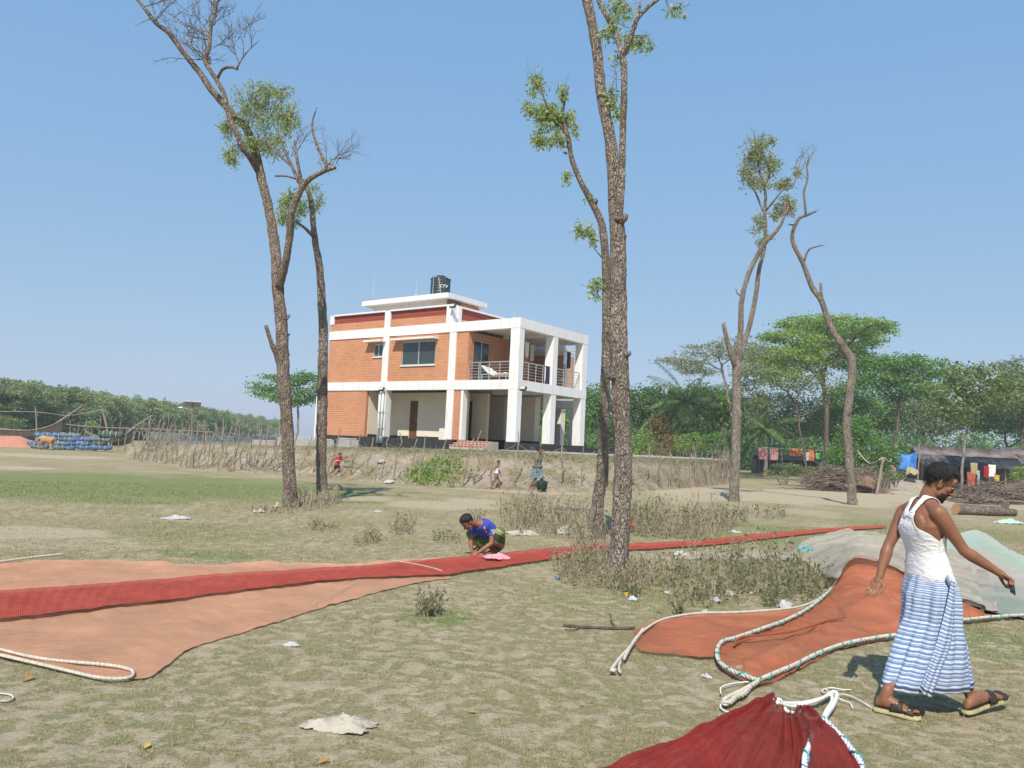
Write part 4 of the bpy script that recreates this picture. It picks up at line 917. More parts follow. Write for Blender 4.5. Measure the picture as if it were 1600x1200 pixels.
def skeleton(nodes, par, r0, expo=2.3, rmax=None):
    n = len(nodes); ch = [[] for _ in range(n)]
    for i, p in enumerate(par):
        if p >= 0: ch[p].append(i)
    s = np.zeros(n)
    for i in range(n-1, -1, -1):
        s[i] = (sum(s[c] for c in ch[i]) if ch[i] else r0**expo)
    R = s**(1/expo)
    if rmax: R = R*(rmax/R[0]) if R[0] > rmax else R
    return ch, np.maximum(R, r0*.6)
def tubes_from(nodes, ch, R, rmin, n=6):
    mb = MB(); done = set(); stack = [0]
    while stack:
        i = stack.pop(); path = [i]
        while ch[path[-1]]:
            c = sorted(ch[path[-1]], key=lambda k: -R[k]); stack += c[1:]; path.append(c[0])
        pts = [nodes[k] for k in path]; rr = [R[k] for k in path]
        # a side limb starts inside its parent
        if len(pts) > 1 and rr[0] >= rmin*.2:
            p0 = par_of.get(path[0]);
            if p0 is not None and p0 >= 0: pts = [nodes[p0]]+pts; rr = [rr[0]]+rr
            mb.tube([Vector(p) for p in pts], rr, n if rr[0] > rmin*2.5 else 4, False)
    return mb
par_of = {}
barkd = mat('dark far bark', (.075, .058, .045), (.17, .135, .105), 5, .95, .5, 20, .02)
barkp = mat('pale far bark', (.16, .135, .11), (.30, .265, .225), 4, .95, .4, 20, .02)
L_bright = leafmat('bright rain tree leaf', (0.166, 0.282, 0.048), (0.301, 0.439, 0.092), (0.452, 0.566, 0.163), .48)
L_mid = leafmat('mid green leaf', (0.094, 0.216, 0.045), (0.181, 0.345, 0.083), (0.293, 0.457, 0.129), .45)
L_dark = leafmat('dark green leaf', (0.069, 0.152, 0.040), (0.138, 0.250, 0.075), (0.241, 0.345, 0.121), .42)
L_pale = leafmat('pale sparse leaf', (0.201, 0.238, 0.131), (0.324, 0.355, 0.207), (0.462, 0.462, 0.308), .45)
L_olive = leafmat('olive leaf', (0.121, 0.181, 0.053), (0.225, 0.301, 0.100), (0.328, 0.389, 0.155), .45)
L_red = leafmat('reddish leaf', (0.185, 0.115, 0.054), (0.308, 0.193, 0.084), (0.231, 0.246, 0.092), .35)
def lobe_points(lobes, Y, dens, rnd, dep=.8):
    out = []
    for (u, v, ru, rv, *dY) in lobes:
        c = at(u, v, Y+(dY[0] if dY else 0)); s = Y/F; a, b = ru*s, rv*s
        n = int(min(460, max(45, dens*13*a*a*b)))
        q = rnd.normal(size=(n, 3)); q /= np.linalg.norm(q, axis=1, keepdims=True); q *= rnd.uniform(.45, 1, (n, 1))**.5
        out.append(np.array(c)+q*np.array([a, a*dep, b]))
    return np.concatenate(out)
def bg_tree(name, label, u0, Y, lobes, leaf, bark, fork=.42, seed=1, r0=.022, rmax=.35, step=.45, leaf_n=9, leaf_s=.22, spread=.52, flat=.4, lean=0.0, group='trees behind the house and huts', dens=.9, cat='tree', dep=.8, vis_rmin=.02):
    global par_of, rng
    rng = np.random.default_rng(seed)
    b = at(u0, 705, Y); b = Vector((b.x, b.y, -.1)); A_ = lobe_points(lobes, Y, dens, rng, dep)
    zmin = A_[:, 2].min(); cen = A_.mean(0)
    top_ = Vector((b.x+(cen[0]-b.x)*.25+lean, b.y+(cen[1]-b.y)*.2, max(1.0, zmin*fork+.6)))
    st = [tuple(b.lerp(top_, i/6)+Vector((rng.normal(0, .05), rng.normal(0, .05), 0))) for i in range(7)]
    nodes, par = grow(st, A_, step, 6.0, step*1.5, 80, .02)
    ch, R = skeleton(nodes, par, r0, 2.35, rmax); par_of = {i: p for i, p in enumerate(par)}
    t = empty(name, (b.x, b.y, 0), label, cat, group)
    mb = tubes_from(nodes, ch, R, vis_rmin); mb.build('trunk', bark, t, smooth=True)
    tips = np.nonzero(R < r0*2.1)[0]; tips = tips[tips > 6]
    P = np.repeat(nodes[tips], int(leaf_n*4.4), 0); P = P+rng.normal(0, 1, P.shape)*np.array([spread, spread, spread*flat])
    D = randdirs(len(P)); D[:, 2] *= .5; D[:, 2] -= .1; D /= np.linalg.norm(D, axis=1, keepdims=True)
    leaf_s *= 1.15; V = leaf_quads(P, D, leaf_s*rng.uniform(.6, 1.3, len(P)), leaf_s*.6*rng.uniform(.7, 1.3, len(P)))
    o = link('crown', np_mesh('crown', V, 4), leaf, t); o['kind'] = 'stuff'
    return t
bg_tree('rain_tree', 'pale almost leafless flat topped rain tree reaching left over the palm', 1149, 62, [(1065, 566, 46, 13), (1105, 548, 48, 16), (1150, 543, 45, 20), (1185, 545, 30, 18), (1090, 580, 40, 10, 4), (1175, 575, 30, 16, -3)], L_pale, barkp, .55, 31, .022, .42, .42, 8, .16, .36, .3, dens=1.3)
bg_tree('rain_tree', 'bright green wide flat topped rain tree, tallest behind the slender bare trunks', 1294, 76, [(1300, 508, 92, 12), (1360, 520, 38, 8), (1235, 528, 50, 12, -4), (1195, 552, 40, 14, -6), (1245, 560, 55, 12, -4), (1320, 532, 70, 14, 5), (1205, 585, 45, 12, -6), (1285, 552, 60, 16, 6), (1250, 575, 60, 14, 3), (1340, 565, 60, 14, 2), (1180, 560, 30, 12, 0)], L_bright, barkd, .5, 32, .026, .48, .5, 10, .24, .5, .28, dens=.95)
bg_tree('rain_tree', 'dark forked rain tree leaning over the pink washing', 1262, 60, [(1195, 600, 45, 22), (1235, 590, 45, 20), (1285, 600, 40, 24), (1180, 630, 35, 20), (1310, 620, 30, 22)], L_olive, barkd, .32, 33, .02, .36, .42, 8, .17, .4, .35, dens=1.0)
bg_tree('rain_tree', 'deep green rounded rain tree right of the crooked bare tree', 1392, 74, [(1395, 566, 55, 14), (1445, 575, 50, 16), (1370, 590, 45, 18), (1420, 605, 60, 22), (1345, 600, 30, 16), (1470, 600, 40, 20)], L_mid, barkd, .45, 34, .024, .40, .5, 12, .24, .48, .4, dens=1.0)
bg_tree('rain_tree', 'olive green airy rain tree with its trunk in front of the tin roofed hut', 1500, 52, [(1515, 580, 50, 14), (1550, 590, 40, 16), (1490, 605, 45, 20), (1540, 620, 50, 22), (1575, 606, 30, 16), (1480, 640, 40, 18)], L_olive, barkp, .5, 35, .022, .36, .46, 11, .21, .45, .38, dens=1.0)
bg_tree('rain_tree', 'tall thin crowned rain tree at the right edge of the picture', 1592, 80, [(1590, 572, 40, 10), (1625, 585, 50, 16), (1600, 600, 50, 20), (1580, 630, 50, 22), (1640, 630, 50, 24)], L_olive, barkd, .5, 36, .024, .38, .5, 11, .22, .48, .38)
bg_tree('rain_tree', 'rain tree with open layered crown seen between the house and the two left trunks', 464, 74, [(430, 596, 36, 10), (468, 590, 40, 12), (415, 614, 24, 8), (445, 622, 40, 14), (480, 618, 30, 16), (500, 600, 30, 14), (530, 610, 30, 14)], L_mid, barkp, .45, 37, .02, .30, .42, 11, .20, .42, .3, dens=1.3)
bg_tree('broadleaf_tree', 'bushy mid green tree close behind the right end of the house', 925, 70, [(930, 625, 28, 26), (905, 650, 25, 30), (950, 650, 25, 34)], L_mid, barkd, .3, 38, .022, .22, .42, 15, .23, .45, .7, dens=1.2)
bg_tree('broadleaf_tree', 'dark glossy tree just right of the thick middle trunk', 1012, 72, [(1000, 622, 30, 18), (1035, 628, 34, 22), (1015, 655, 36, 26), (985, 645, 24, 26)], L_dark, barkd, .3, 39, .022, .24, .42, 15, .23, .45, .7, dens=1.2)
bg_tree('broadleaf_tree', 'rusty leaved small tree left of the coconut palm', 1034, 66, [(1030, 660, 18, 20), (1046, 678, 16, 16), (1020, 685, 14, 12)], L_red, barkd, .3, 40, .02, .15, .38, 12, .18, .36, .7, dens=1.6)
bg_tree('broadleaf_tree', 'shadowy tree filling the gap behind the coconut palm', 1100, 80, [(1095, 625, 40, 26), (1060, 640, 34, 30), (1130, 640, 40, 34), (1110, 670, 50, 24)], L_dark, barkd, .3, 41, .024, .28, .46, 14, .25, .5, .7, dens=1.0)
bg_tree('broadleaf_tree', 'grey stemmed tree behind the rubbing leaves of the pink washing', 1225, 84, [(1215, 640, 40, 30), (1180, 655, 34, 30), (1260, 650, 40, 32), (1150, 640, 30, 30)], L_olive, barkp, .35, 42, .024, .26, .5, 11, .22, .5, .6, dens=.8)
bg_tree('broadleaf_tree', 'dark tree standing behind the leafy shrub at the crooked bare trunk', 1345, 88, [(1330, 640, 45, 34), (1375, 645, 40, 36), (1300, 660, 40, 30)], L_mid, barkd, .3, 43, .026, .3, .5, 12, .26, .5, .7, dens=.9)
bg_tree('broadleaf_tree', 'many stemmed tree behind the blue tarpaulin', 1440, 86, [(1420, 650, 40, 26), (1460, 655, 46, 30), (1440, 625, 40, 20)], L_olive, barkp, .4, 44, .024, .26, .5, 10, .22, .5, .6, dens=.8)
bg_tree('broadleaf_tree', 'dense tree low behind the right end of the tin hut', 1570, 84, [(1560, 655, 50, 26), (1610, 655, 50, 34), (1520, 650, 40, 26)], L_mid, barkd, .3, 45, .024, .26, .5, 12, .25, .5, .7, dens=.9)
bg_tree('broadleaf_tree', 'tree seen under the balcony through the open ground floor', 850, 82, [(845, 640, 40, 34), (800, 650, 40, 34), (880, 660, 36, 34), (830, 675, 60, 20)], L_mid, barkd, .3, 46, .024, .26, .5, 14, .25, .5, .7, dens=1.0)
bg_tree('broadleaf_tree', 'tree behind the entrance steps, seen through the house', 745, 84, [(750, 655, 40, 34), (700, 655, 40, 30), (770, 685, 40, 16)], L_dark, barkd, .3, 47, .024, .24, .5, 13, .25, .5, .7, dens=.9)
# shrubs
def shrub(name, label, lobes, Y, leaf, seed, n=1400, ls=.17, cat='shrub', group=None, stems=9, hollow=.35):
    global rng
    rng = np.random.default_rng(seed); P = []; cs = []
    for (u, v, ru, rv, *dY) in lobes:
        c = at(u, v, Y+(dY[0] if dY else 0)); s = Y/F; a, b = ru*s, rv*s
        q = rng.normal(size=(n//len(lobes), 3)); q /= np.linalg.norm(q, axis=1, keepdims=True); q *= rng.uniform(hollow, 1, (len(q), 1))**.6
        # leaves gather on a few dozen shoots, so gaps stay open between them
        sh_ = rng.normal(size=(max(8, int(14*a*b)), 3)); sh_ /= np.linalg.norm(sh_, axis=1, keepdims=True); sh_ *= rng.uniform(.5, 1, (len(sh_), 1))
        q = np.where(rng.random((len(q), 1)) < .7, sh_[rng.integers(0, len(sh_), len(q))]+rng.normal(0, .16, q.shape), q)
        p = np.array(c)+q*np.array([a, a*.8, b]); P.append(p); cs.append((c, a, b, sh_))
    P = np.concatenate(P); P = P[P[:, 2] > .03]
    D = randdirs(len(P)); D[:, 2] = D[:, 2]*.6-.05; D /= np.linalg.norm(D, axis=1, keepdims=True)
    c0 = cs[0][0]; t = empty(name, (c0.x, c0.y, 0), label, cat, group)
    V = leaf_quads(P, D, ls*rng.uniform(.6, 1.3, len(P)), ls*.55*rng.uniform(.7, 1.2, len(P)))
    o = link('foliage', np_mesh('foliage', V, 4), leaf, t); o['kind'] = 'stuff'
    mb = MB()
    for c, a, b, sh_ in cs:
        base = Vector((c.x, c.y, -.05))
        for k in range(min(stems, len(sh_))):
            e = Vector(c)+Vector((sh_[k][0]*a, sh_[k][1]*a*.8, sh_[k][2]*b)); mb.tube([base+Vector((rng.normal(0, .15), rng.normal(0, .15), 0)), base.lerp(e, .5)+Vector((0, 0, .2)), e], [.04, .03, .012], 5, False)
    mb.build('stem', barkp, t); return t
shrub('bush', 'bright green bush right behind the thick middle trunk', [(1005, 690, 20, 22), (985, 700, 18, 16)], 64, L_bright, 51, 1500, .2)
shrub('bush', 'yellow green bush below the coconut palm', [(1060, 694, 22, 16), (1085, 690, 16, 16)], 64, L_bright, 52, 1200, .18)
shrub('bush', 'brownish green bush between the two green ones behind the fence', [(1035, 700, 16, 12), (1045, 690, 10, 12)], 63, L_red, 53, 700, .16)
shrub('bush', 'mid green bush left of the forked sand tree', [(1110, 692, 22, 18), (1132, 690, 16, 16)], 64, L_mid, 54, 1200, .18)
shrub('banana_plant', 'vivid green broad leaved plant left of the forked sand tree', [(1128, 632, 9, 16), (1136, 645, 9, 12), (1122, 650, 8, 12)], 66, L_bright, 55, 260, .75, 'plant')
shrub('bush', 'tall leafy shrub in front of and left of the crooked bare trunk', [(1325, 690, 26, 32), (1345, 670, 20, 26), (1310, 715, 24, 22)], 50, L_mid, 56, 3600, .17)
shrub('bush', 'leafy shrub right of the crooked bare trunk, behind the leaning pole', [(1362, 700, 24, 28), (1385, 715, 20, 20), (1350, 725, 24, 14)], 50, L_mid, 57, 3200, .17)
shrub('bush', 'low weedy scrub beside the end of the stick fence', [(1225, 735, 30, 11), (1262, 738, 28, 9), (1295, 735, 20, 11)], 50, L_olive, 58, 2600, .13)
shrub('bush', 'bright bush at the right edge by the hut', [(1592, 742, 16, 12), (1612, 738, 16, 16)], 48, L_bright, 59, 900, .15)
shrub('bush', 'weeds round the foot of the blue tarpaulin', [(1398, 742, 16, 8), (1380, 748, 16, 7)], 48, L_olive, 60, 900, .12)
shrub('bush', 'yellowish round bush at the left edge behind the boat', [(10, 662, 30, 13), (-25, 660, 26, 16)], 72, L_olive, 61, 2200, .2)
shrub('bush', 'small bright bush behind the rail fence on the left', [(143, 663, 12, 7)], 76, L_bright, 62, 500, .2)
shrub('bush', 'leafy hedge behind the right end of the house', [(925, 690, 22, 18), (890, 690, 26, 18), (850, 690, 26, 18), (810, 690, 26, 16)], 66, L_mid, 63, 3800, .2)
# coconut palms
def palm(label, u0, Y, vtop, n, L, seed, leaf, r=.16, droop=1.0):
    global rng
    rng = np.random.default_rng(seed); random.seed(seed)
    b = at(u0, 705, Y); b.z = -.1; tp = at(u0-2, vtop, Y); t = empty('coconut_palm', (b.x, b.y, 0), label, 'palm', 'coconut palms behind the fence')
    P = catmull([b, b.lerp(tp, .5)+Vector((.12, 0, 0)), tp], .3); MB().tube(P, np.linspace(r*1.25, r*.75, len(P)).tolist(), 10, True, amp=.12, freq=3).build('trunk', barkp, t, smooth=True)
    nm = MB()
    for i in range(7):
        q = 2*PI*i/7; nm.sph(tp+Vector((.28*math.cos(q), .28*math.sin(q), -.25-.1*(i % 2))), .13, 8, 6)
    nm.build('coconut', mat('coconut husk', (.16, .17, .05), (.22, .16, .07), 5), t)
    for i in range(n):
        az = 2*PI*i*.381966*1.0+random.gauss(0, .15); el = 1.25-1.9*(i/n)*droop; l = L*random.uniform(.8, 1.1)
        d = Vector((math.cos(az)*math.cos(el), math.sin(az)*math.cos(el), math.sin(el))); ps = [tp.copy()]; K = 13
        for k in range(K):
            d = unit(d+Vector((0, 0, -.055-.07*k/K))); ps.append(ps[-1]+d*l/K)
        V = []
        for k in range(1, K+1):
            for s_ in range(4):
                f_ = (k-1+s_/4)/K; p = ps[k-1].lerp(ps[k], s_/4); dd = unit(ps[k]-ps[k-1]); side = unit(dd.cross(Vector((0, 0, 1)))); ll = l*.23*math.sin(PI*min(1, .12+f_*.86))**.7
                for sg in (-1, 1):
                    e = unit(side*sg+dd*.75+Vector((0, 0, -.55-.4*random.random()))); wv = unit(e.cross(Vector((0, 0, 1))))*.035
                    V += [p-wv, p+e*ll*.5-wv*.8, p+e*ll+Vector((0, 0, -.12*ll)), p+e*ll*.5+wv*.8]
        mb = MB().tube(ps, np.linspace(.035, .008, len(ps)).tolist(), 4, False); bb = len(mb.v); mb.v += V
        for q in range(0, len(V), 4): mb.face((bb+q, bb+q+1, bb+q+2, bb+q+3))
        mb.build('frond', leaf, t)
L_palm = leafmat('palm leaflet', (0.061, 0.131, 0.039), (0.124, 0.220, 0.061), (0.229, 0.272, 0.105), .3)
L_palm2 = leafmat('young palm leaflet', (0.108, 0.230, 0.041), (0.189, 0.351, 0.068), (0.257, 0.405, 0.108), .4)
palm('big coconut palm with a dark shaggy head behind the stick fence', 1076, 68, 628, 24, 4.6, 71, L_palm)
palm('second coconut palm with hanging fronds right of the forked sand tree', 1196, 70, 668, 18, 3.9, 72, L_palm, droop=1.1)
# far thicket that closes the view on the right, read as one mass
def thicket():
    global rng
    rng = np.random.default_rng(81); P = []
    for i in range(300):
        u = rng.uniform(640, 1750); Y = rng.uniform(105, 135); c = at(u, 700, Y); h = rng.uniform(3.5, 9.0); a = rng.uniform(2.5, 4.5); n = 210
        q = rng.normal(size=(n, 3)); q /= np.linalg.norm(q, axis=1, keepdims=True); q *= rng.uniform(.5, 1, (n, 1)); P.append(np.array([c.x, c.y, h*.5])+q*np.array([a, a, h*.55]))
    P = np.concatenate(P); P = P[P[:, 2] > 0]; D = randdirs(len(P)); V = leaf_quads(P, D, rng.uniform(.4, .8, len(P)), rng.uniform(.25, .45, len(P)))
    tag(link('far_thicket', np_mesh('far_thicket', V, 4), L_dark), 'far mass of low green growth behind the trees on the right', 'thicket', kind='stuff')
thicket()
# the wood beyond the water on the left: separate trees, alike and packed in rows
L_for = leafmat('far wood leaf', (0.160, 0.230, 0.089), (0.271, 0.344, 0.141), (0.414, 0.461, 0.202), .45)
L_for2 = leafmat('far wood leaf lighter', (0.193, 0.276, 0.097), (0.337, 0.415, 0.160), (0.492, 0.530, 0.236), .45)
def forest():
    global rng, par_of
    protos = []
    for k in range(6):
        rng = np.random.default_rng(90+k); H_ = rng.uniform(7.0, 8.4); P = []
        lob = [(rng.normal(0, 1.1), rng.normal(0, 1.1), H_*rng.uniform(.36, .93), rng.uniform(.8, 1.5), rng.uniform(.6, 1.1)) for _ in range(11)]
        for x, y, z, a, b in lob:
            n = 190; q = rng.normal(size=(n, 3)); q /= np.linalg.norm(q, axis=1, keepdims=True); q *= rng.uniform(.4, 1.05, (n, 1)); P.append(np.array([x, y, z])+q*np.array([a, a, b]))
        P = np.concatenate(P); D = randdirs(len(P)); D[:, 2] *= .5; D /= np.linalg.norm(D, axis=1, keepdims=True); V = leaf_quads(P, D, rng.uniform(.22, .5, len(P)), rng.uniform(.14, .26, len(P)))
        cm = np_mesh('crown', V, 4); cm.materials.append(L_for if k % 2 else L_for2)
        A_ = np.array([[x, y, z] for x, y, z, a, b in lob]+[[x+rng.normal(0, .5), y+rng.normal(0, .5), z-.5] for x, y, z, a, b in lob])
        nodes, par = grow([(0, 0, -.2), (.05, 0, .8), (.1, .05, 1.7)], A_, .45, 9, .6, 40); ch, R = skeleton(nodes, par, .03, 2.3, .16); par_of = {i: p for i, p in enumerate(par)}
        tm = tubes_from(nodes, ch, R, .02, 5).mesh('trunk'); tm.materials.append(barkp if k % 2 else barkd); protos.append((cm, tm))
    rnd = random.Random(5); c = 0
    kinds = ['dark rounded tree in the wood beyond the net bundles', 'lighter green tree in the wood beyond the net bundles', 'tree in the far end of the wood, small with distance']
    spots = []
    for i in range(58):
        u = -60+i*8.6; Y = np.interp(u, [-60, 0, 120, 260, 340, 430], [92, 96, 108, 138, 175, 250]); spots.append((u+rnd.uniform(-3, 3), Y+rnd.uniform(-2, 3), rnd.uniform(.84, 1.0)))
        spots.append((u+rnd.uniform(-4, 4), Y+8+rnd.uniform(-3, 3), rnd.uniform(.92, 1.1)))
        if i % 2 == 0: spots.append((u+rnd.uniform(-4, 4), Y+18+rnd.uniform(-3, 5), rnd.uniform(1.0, 1.14)))
    for u, Y, s in spots:
        p = at(u, 680, Y); k = rnd.randrange(6); cm, tm = protos[k]
        t = empty('wood_tree', (p.x, p.y, 0), kinds[2] if u > 330 else kinds[0 if k % 2 else 1], 'tree', 'small trees of the far wood' if u > 330 else ('dark trees of the left wood' if k % 2 else 'lighter trees of the left wood'), rz=rnd.uniform(0, 6.28)); t.scale = (s*1.02, s*1.02, s*.92)
        for nm, me in (('trunk', tm), ('crown', cm)):
            o = bpy.data.objects.new(nm, me); COL.objects.link(o); o.parent = t
    # understory hides the ground line
    P = []
    for i in range(620):
        u = rnd.uniform(-80, 440); Y = np.interp(u, [-60, 0, 120, 260, 340, 430], [90, 94, 105, 135, 170, 245])+rnd.uniform(0, 26); p = at(u, 680, Y); n = 60; hh = rnd.uniform(.5, 1.9) if rnd.random() < .6 else .5; q = rng.normal(size=(n, 3))*np.array([1.3, 1.3, hh*.8]); P.append(np.array([p.x, p.y, hh])+q)
    P = np.concatenate(P); P = P[P[:, 2] > 0]; V = leaf_quads(P, randdirs(len(P)), .4, .22)
    tag(link('wood_undergrowth', np_mesh('wood_undergrowth', V, 4), L_olive), 'low brush at the foot of the left wood', 'undergrowth', kind='stuff')
forest()
random.seed(33); rng = np.random.default_rng(33)

# ================================================================== FISHING NETS on the grass
def g3(u, v, z=0.0):
    p = gp(u, v, z); 
    if z < .02: p.z = ground_z(p.x, p.y)
    return p
def loft_sheet(name, U, L, m, parent, nu, nv, zf, lift=.018, wob=.0):
    """U, L lists of (u,v[,z]) boundary points, paired; zf(s,t,x,y) adds height"""
    A_ = np.array([tuple(g3(*p)) for p in U]); B_ = np.array([tuple(g3(*p)) for p in L]); t = np.linspace(0, len(U)-1, nu); A_, B_ = catmull_np(A_, t), catmull_np(B_, t); G = []
    for i in range(nu):
        r = []
        for j in range(nv):
            s, q = i/(nu-1), j/(nv-1); a, b = A_[i], B_[i]
            if wob:
                w1, w2 = wob*nz(s*30, 1, 1, 5), wob*nz(s*30, 2, 1, 6); a = a+(a-b)/(np.linalg.norm(a-b)+1e-6)*w1; b = b+(b-a)/(np.linalg.norm(a-b)+1e-6)*w2
            p = a+(b-a)*q; x, y = p[0], p[1]
            z = max(p[2]*(1 if p[2] > .03 else 0)+ground_z(x, y)*(0 if p[2] > .03 else 1), ground_z(x, y))
            r.append((x, y, z+lift+zf(s, q, x, y)))
        G.append(r)
    return link(name, grid_mesh(name, G), m, parent)
def tw(pts, step): return catmull([Vector(p) for p in pts], step)
def rope(name, pts, r, mats, parent=None, pitch=9.0, nstr=3, wrap=None, step=None, label=None, cat=None):
    """laid rope: twisted strands, optional thin wrapping line"""
    r *= .84; step = step or r*1.1; P = catmull([Vector(p) for p in pts], step); mb = MB(); N = len(P)
    t0 = unit(P[1]-P[0]); nrm = unit(t0.cross(Vector((.3, .2, 1)))); l = 0; fr = []
    for i, p in enumerate(P):
        t = unit(P[min(i+1, N-1)]-P[max(0, i-1)]); nrm = unit(nrm-t*nrm.dot(t)); bi = t.cross(nrm)
        if i: l += (p-P[i-1]).length
        fr.append((p, nrm.copy(), bi, l))
    for k in range(nstr):
        Q = [p+(n_*math.cos(l/(r*pitch)*2*PI+2*PI*k/nstr)+b_*math.sin(l/(r*pitch)*2*PI+2*PI*k/nstr))*r*.52 for p, n_, b_, l in fr]; mb.tube(Q, r*.60, 5, True)
    if wrap is not None:
        Q = [p+(n_*math.cos(-l/(r*11)*2*PI+1.1*math.sin(l*9))+b_*math.sin(-l/(r*11)*2*PI+1.1*math.sin(l*9)))*r*1.08 for p, n_, b_, l in fr]; mb.tube(Q, [r*.30*(1+.55*math.sin(i*.21)+.25*math.sin(i*.77)) for i in range(len(Q))], 4, True, mi=1)
    me = mb.mesh(name); o = link(name, me, mats if isinstance(mats, list) else [mats], parent, smooth=True)
    if cat: tag(o, label, cat)
    elif label: o['label'] = label
    return o
def gpath(L, up=.02): return [g3(*q[:2])+Vector((0, 0, up+(q[2] if len(q) > 2 else 0))) for q in L]
net_or = netmat('orange net', (.75, .375, .225), (.67, .335, .20), (.56, .345, .22), .90, 150, 26, 'Y', 1.1)
net_rd = netmat('red net', (.36, .060, .048), (.28, .045, .038), (.42, .10, .075), .985, 150, 210, 'X', 1.6)
net_rd2 = netmat('bright red net', (.56, .095, .065), (.48, .075, .052), (.62, .15, .10), .98, 150, 190, 'X', 1.6)
net_o2 = netmat('rust net', (.68, .205, .10), (.60, .18, .088), (.50, .24, .14), .70, 120, 30, 'Y', 1.3)
net_gy = netmat('grey net', (.58, .51, .41), (.48, .41, .32), (.64, .57, .47), .76, 120, 18, 'Y', 1.6)
net_dk = netmat('dark red net', (.40, .046, .040), (.29, .030, .028), (.48, .085, .07), .93, 170, 60, 'X', 2.2)
ropew = mat('off white rope', (.62, .57, .48), (.48, .43, .35), 30, .9, .4, 150, .004)
ropec = mat('clean white rope', (.74, .74, .71), (.62, .62, .58), 30, .9, .4, 150, .004)
teal = mat('teal line', (.03, .27, .24), (.05, .33, .33), 20, .8)
tealb = mat('blue line', (.04, .30, .42), (.06, .36, .46), 20, .8)
def left_net():
    t = empty('fishing_net', g3(350, 950), 'long orange fishing net with a red band spread past the crouching man', 'fishing net')
    U = [(-330, 915), (-180, 900), (-60, 889), (60, 880), (200, 880), (320, 885), (430, 881), (540, 884), (625, 879), (690, 878)]
    L = [(-500, 985), (-240, 990), (0, 1031), (207, 1065), (300, 1014), (400, 984), (500, 952), (600, 926), (655, 913), (705, 905)]
    def zo(s, q, x, y): return .012*math.exp(-((q-.45)/.2)**2)+.010*nz(x, y, 2.2, 31)+.006*nz(x, y, 9, 32)+.022*math.exp(-(q/.08)**2)*(1+nz(x, y, 4, 3))+.005*math.exp(-((1-q)/.03)**2)*(1+nz(x, y, 5, 9))
    o = loft_sheet('orange_panel', U, L, net_or, t, 330, 74, zo, .009, .03)
    U = [(-150, 940), (0, 929), (100, 923), (200, 915), (350, 902), (500, 893), (600, 886), (690, 877), (740, 872), (800, 866), (870, 858), (930, 853.5), (1000, 852.5), (1080, 848), (1150, 841), (1230, 834), (1310, 828), (1385, 823.5)]
    L = [(-150, 992), (0, 978), (100, 967), (200, 954), (350, 934), (500, 915), (600, 907), (690, 903), (740, 895), (800, 886), (870, 875), (930, 864), (1000, 861.5), (1080, 857), (1150, 850), (1230, 840.5), (1310, 832), (1385, 826)]
    def zr(s, q, x, y): e = math.sin(PI*q)**.6; hump = .035*(1-sstep(.30, .42, s)); return .016+hump*.35+e*(.020+.0022*math.sin(s*520+q*7+9*nz(x, y, .5, 3))*(1-sstep(.3, .42, s))*1.6+.016*nz(x, y, 3, 41)+.008*nz(x, y, 10, 42)+.022*math.sin(q*9+nz(x, y, .5, 2)*4)*sstep(.35, .45, s))
    loft_sheet('red_panel', U, L, net_rd2, t, 760, 26, zr, .02, .03)
    rope('rope', gpath([(-60, 1012), (0, 1025), (60, 1036), (120, 1043), (170, 1047), (200, 1052), (208, 1058), (203, 1066), (180, 1068), (150, 1067), (110, 1058), (60, 1046), (0, 1033), (-60, 1020)], .028), .0125, [ropew], t, label='white laid rope looped along the near corner')
    rope('rope', gpath([(-60, 892), (0, 886), (40, 881), (70, 878), (98, 875)], .06), .016, [ropew], t, label='white rope along the far edge')
    rope('cord', gpath([(610, 888), (640, 893), (670, 900), (690, 906)], .10), .006, [ropew], t, label='thin cord crossing the red band')
    rope('cord', gpath([(490, 950), (500, 943), (530, 930), (560, 915)], .05), .004, [ropew], t)
left_net()
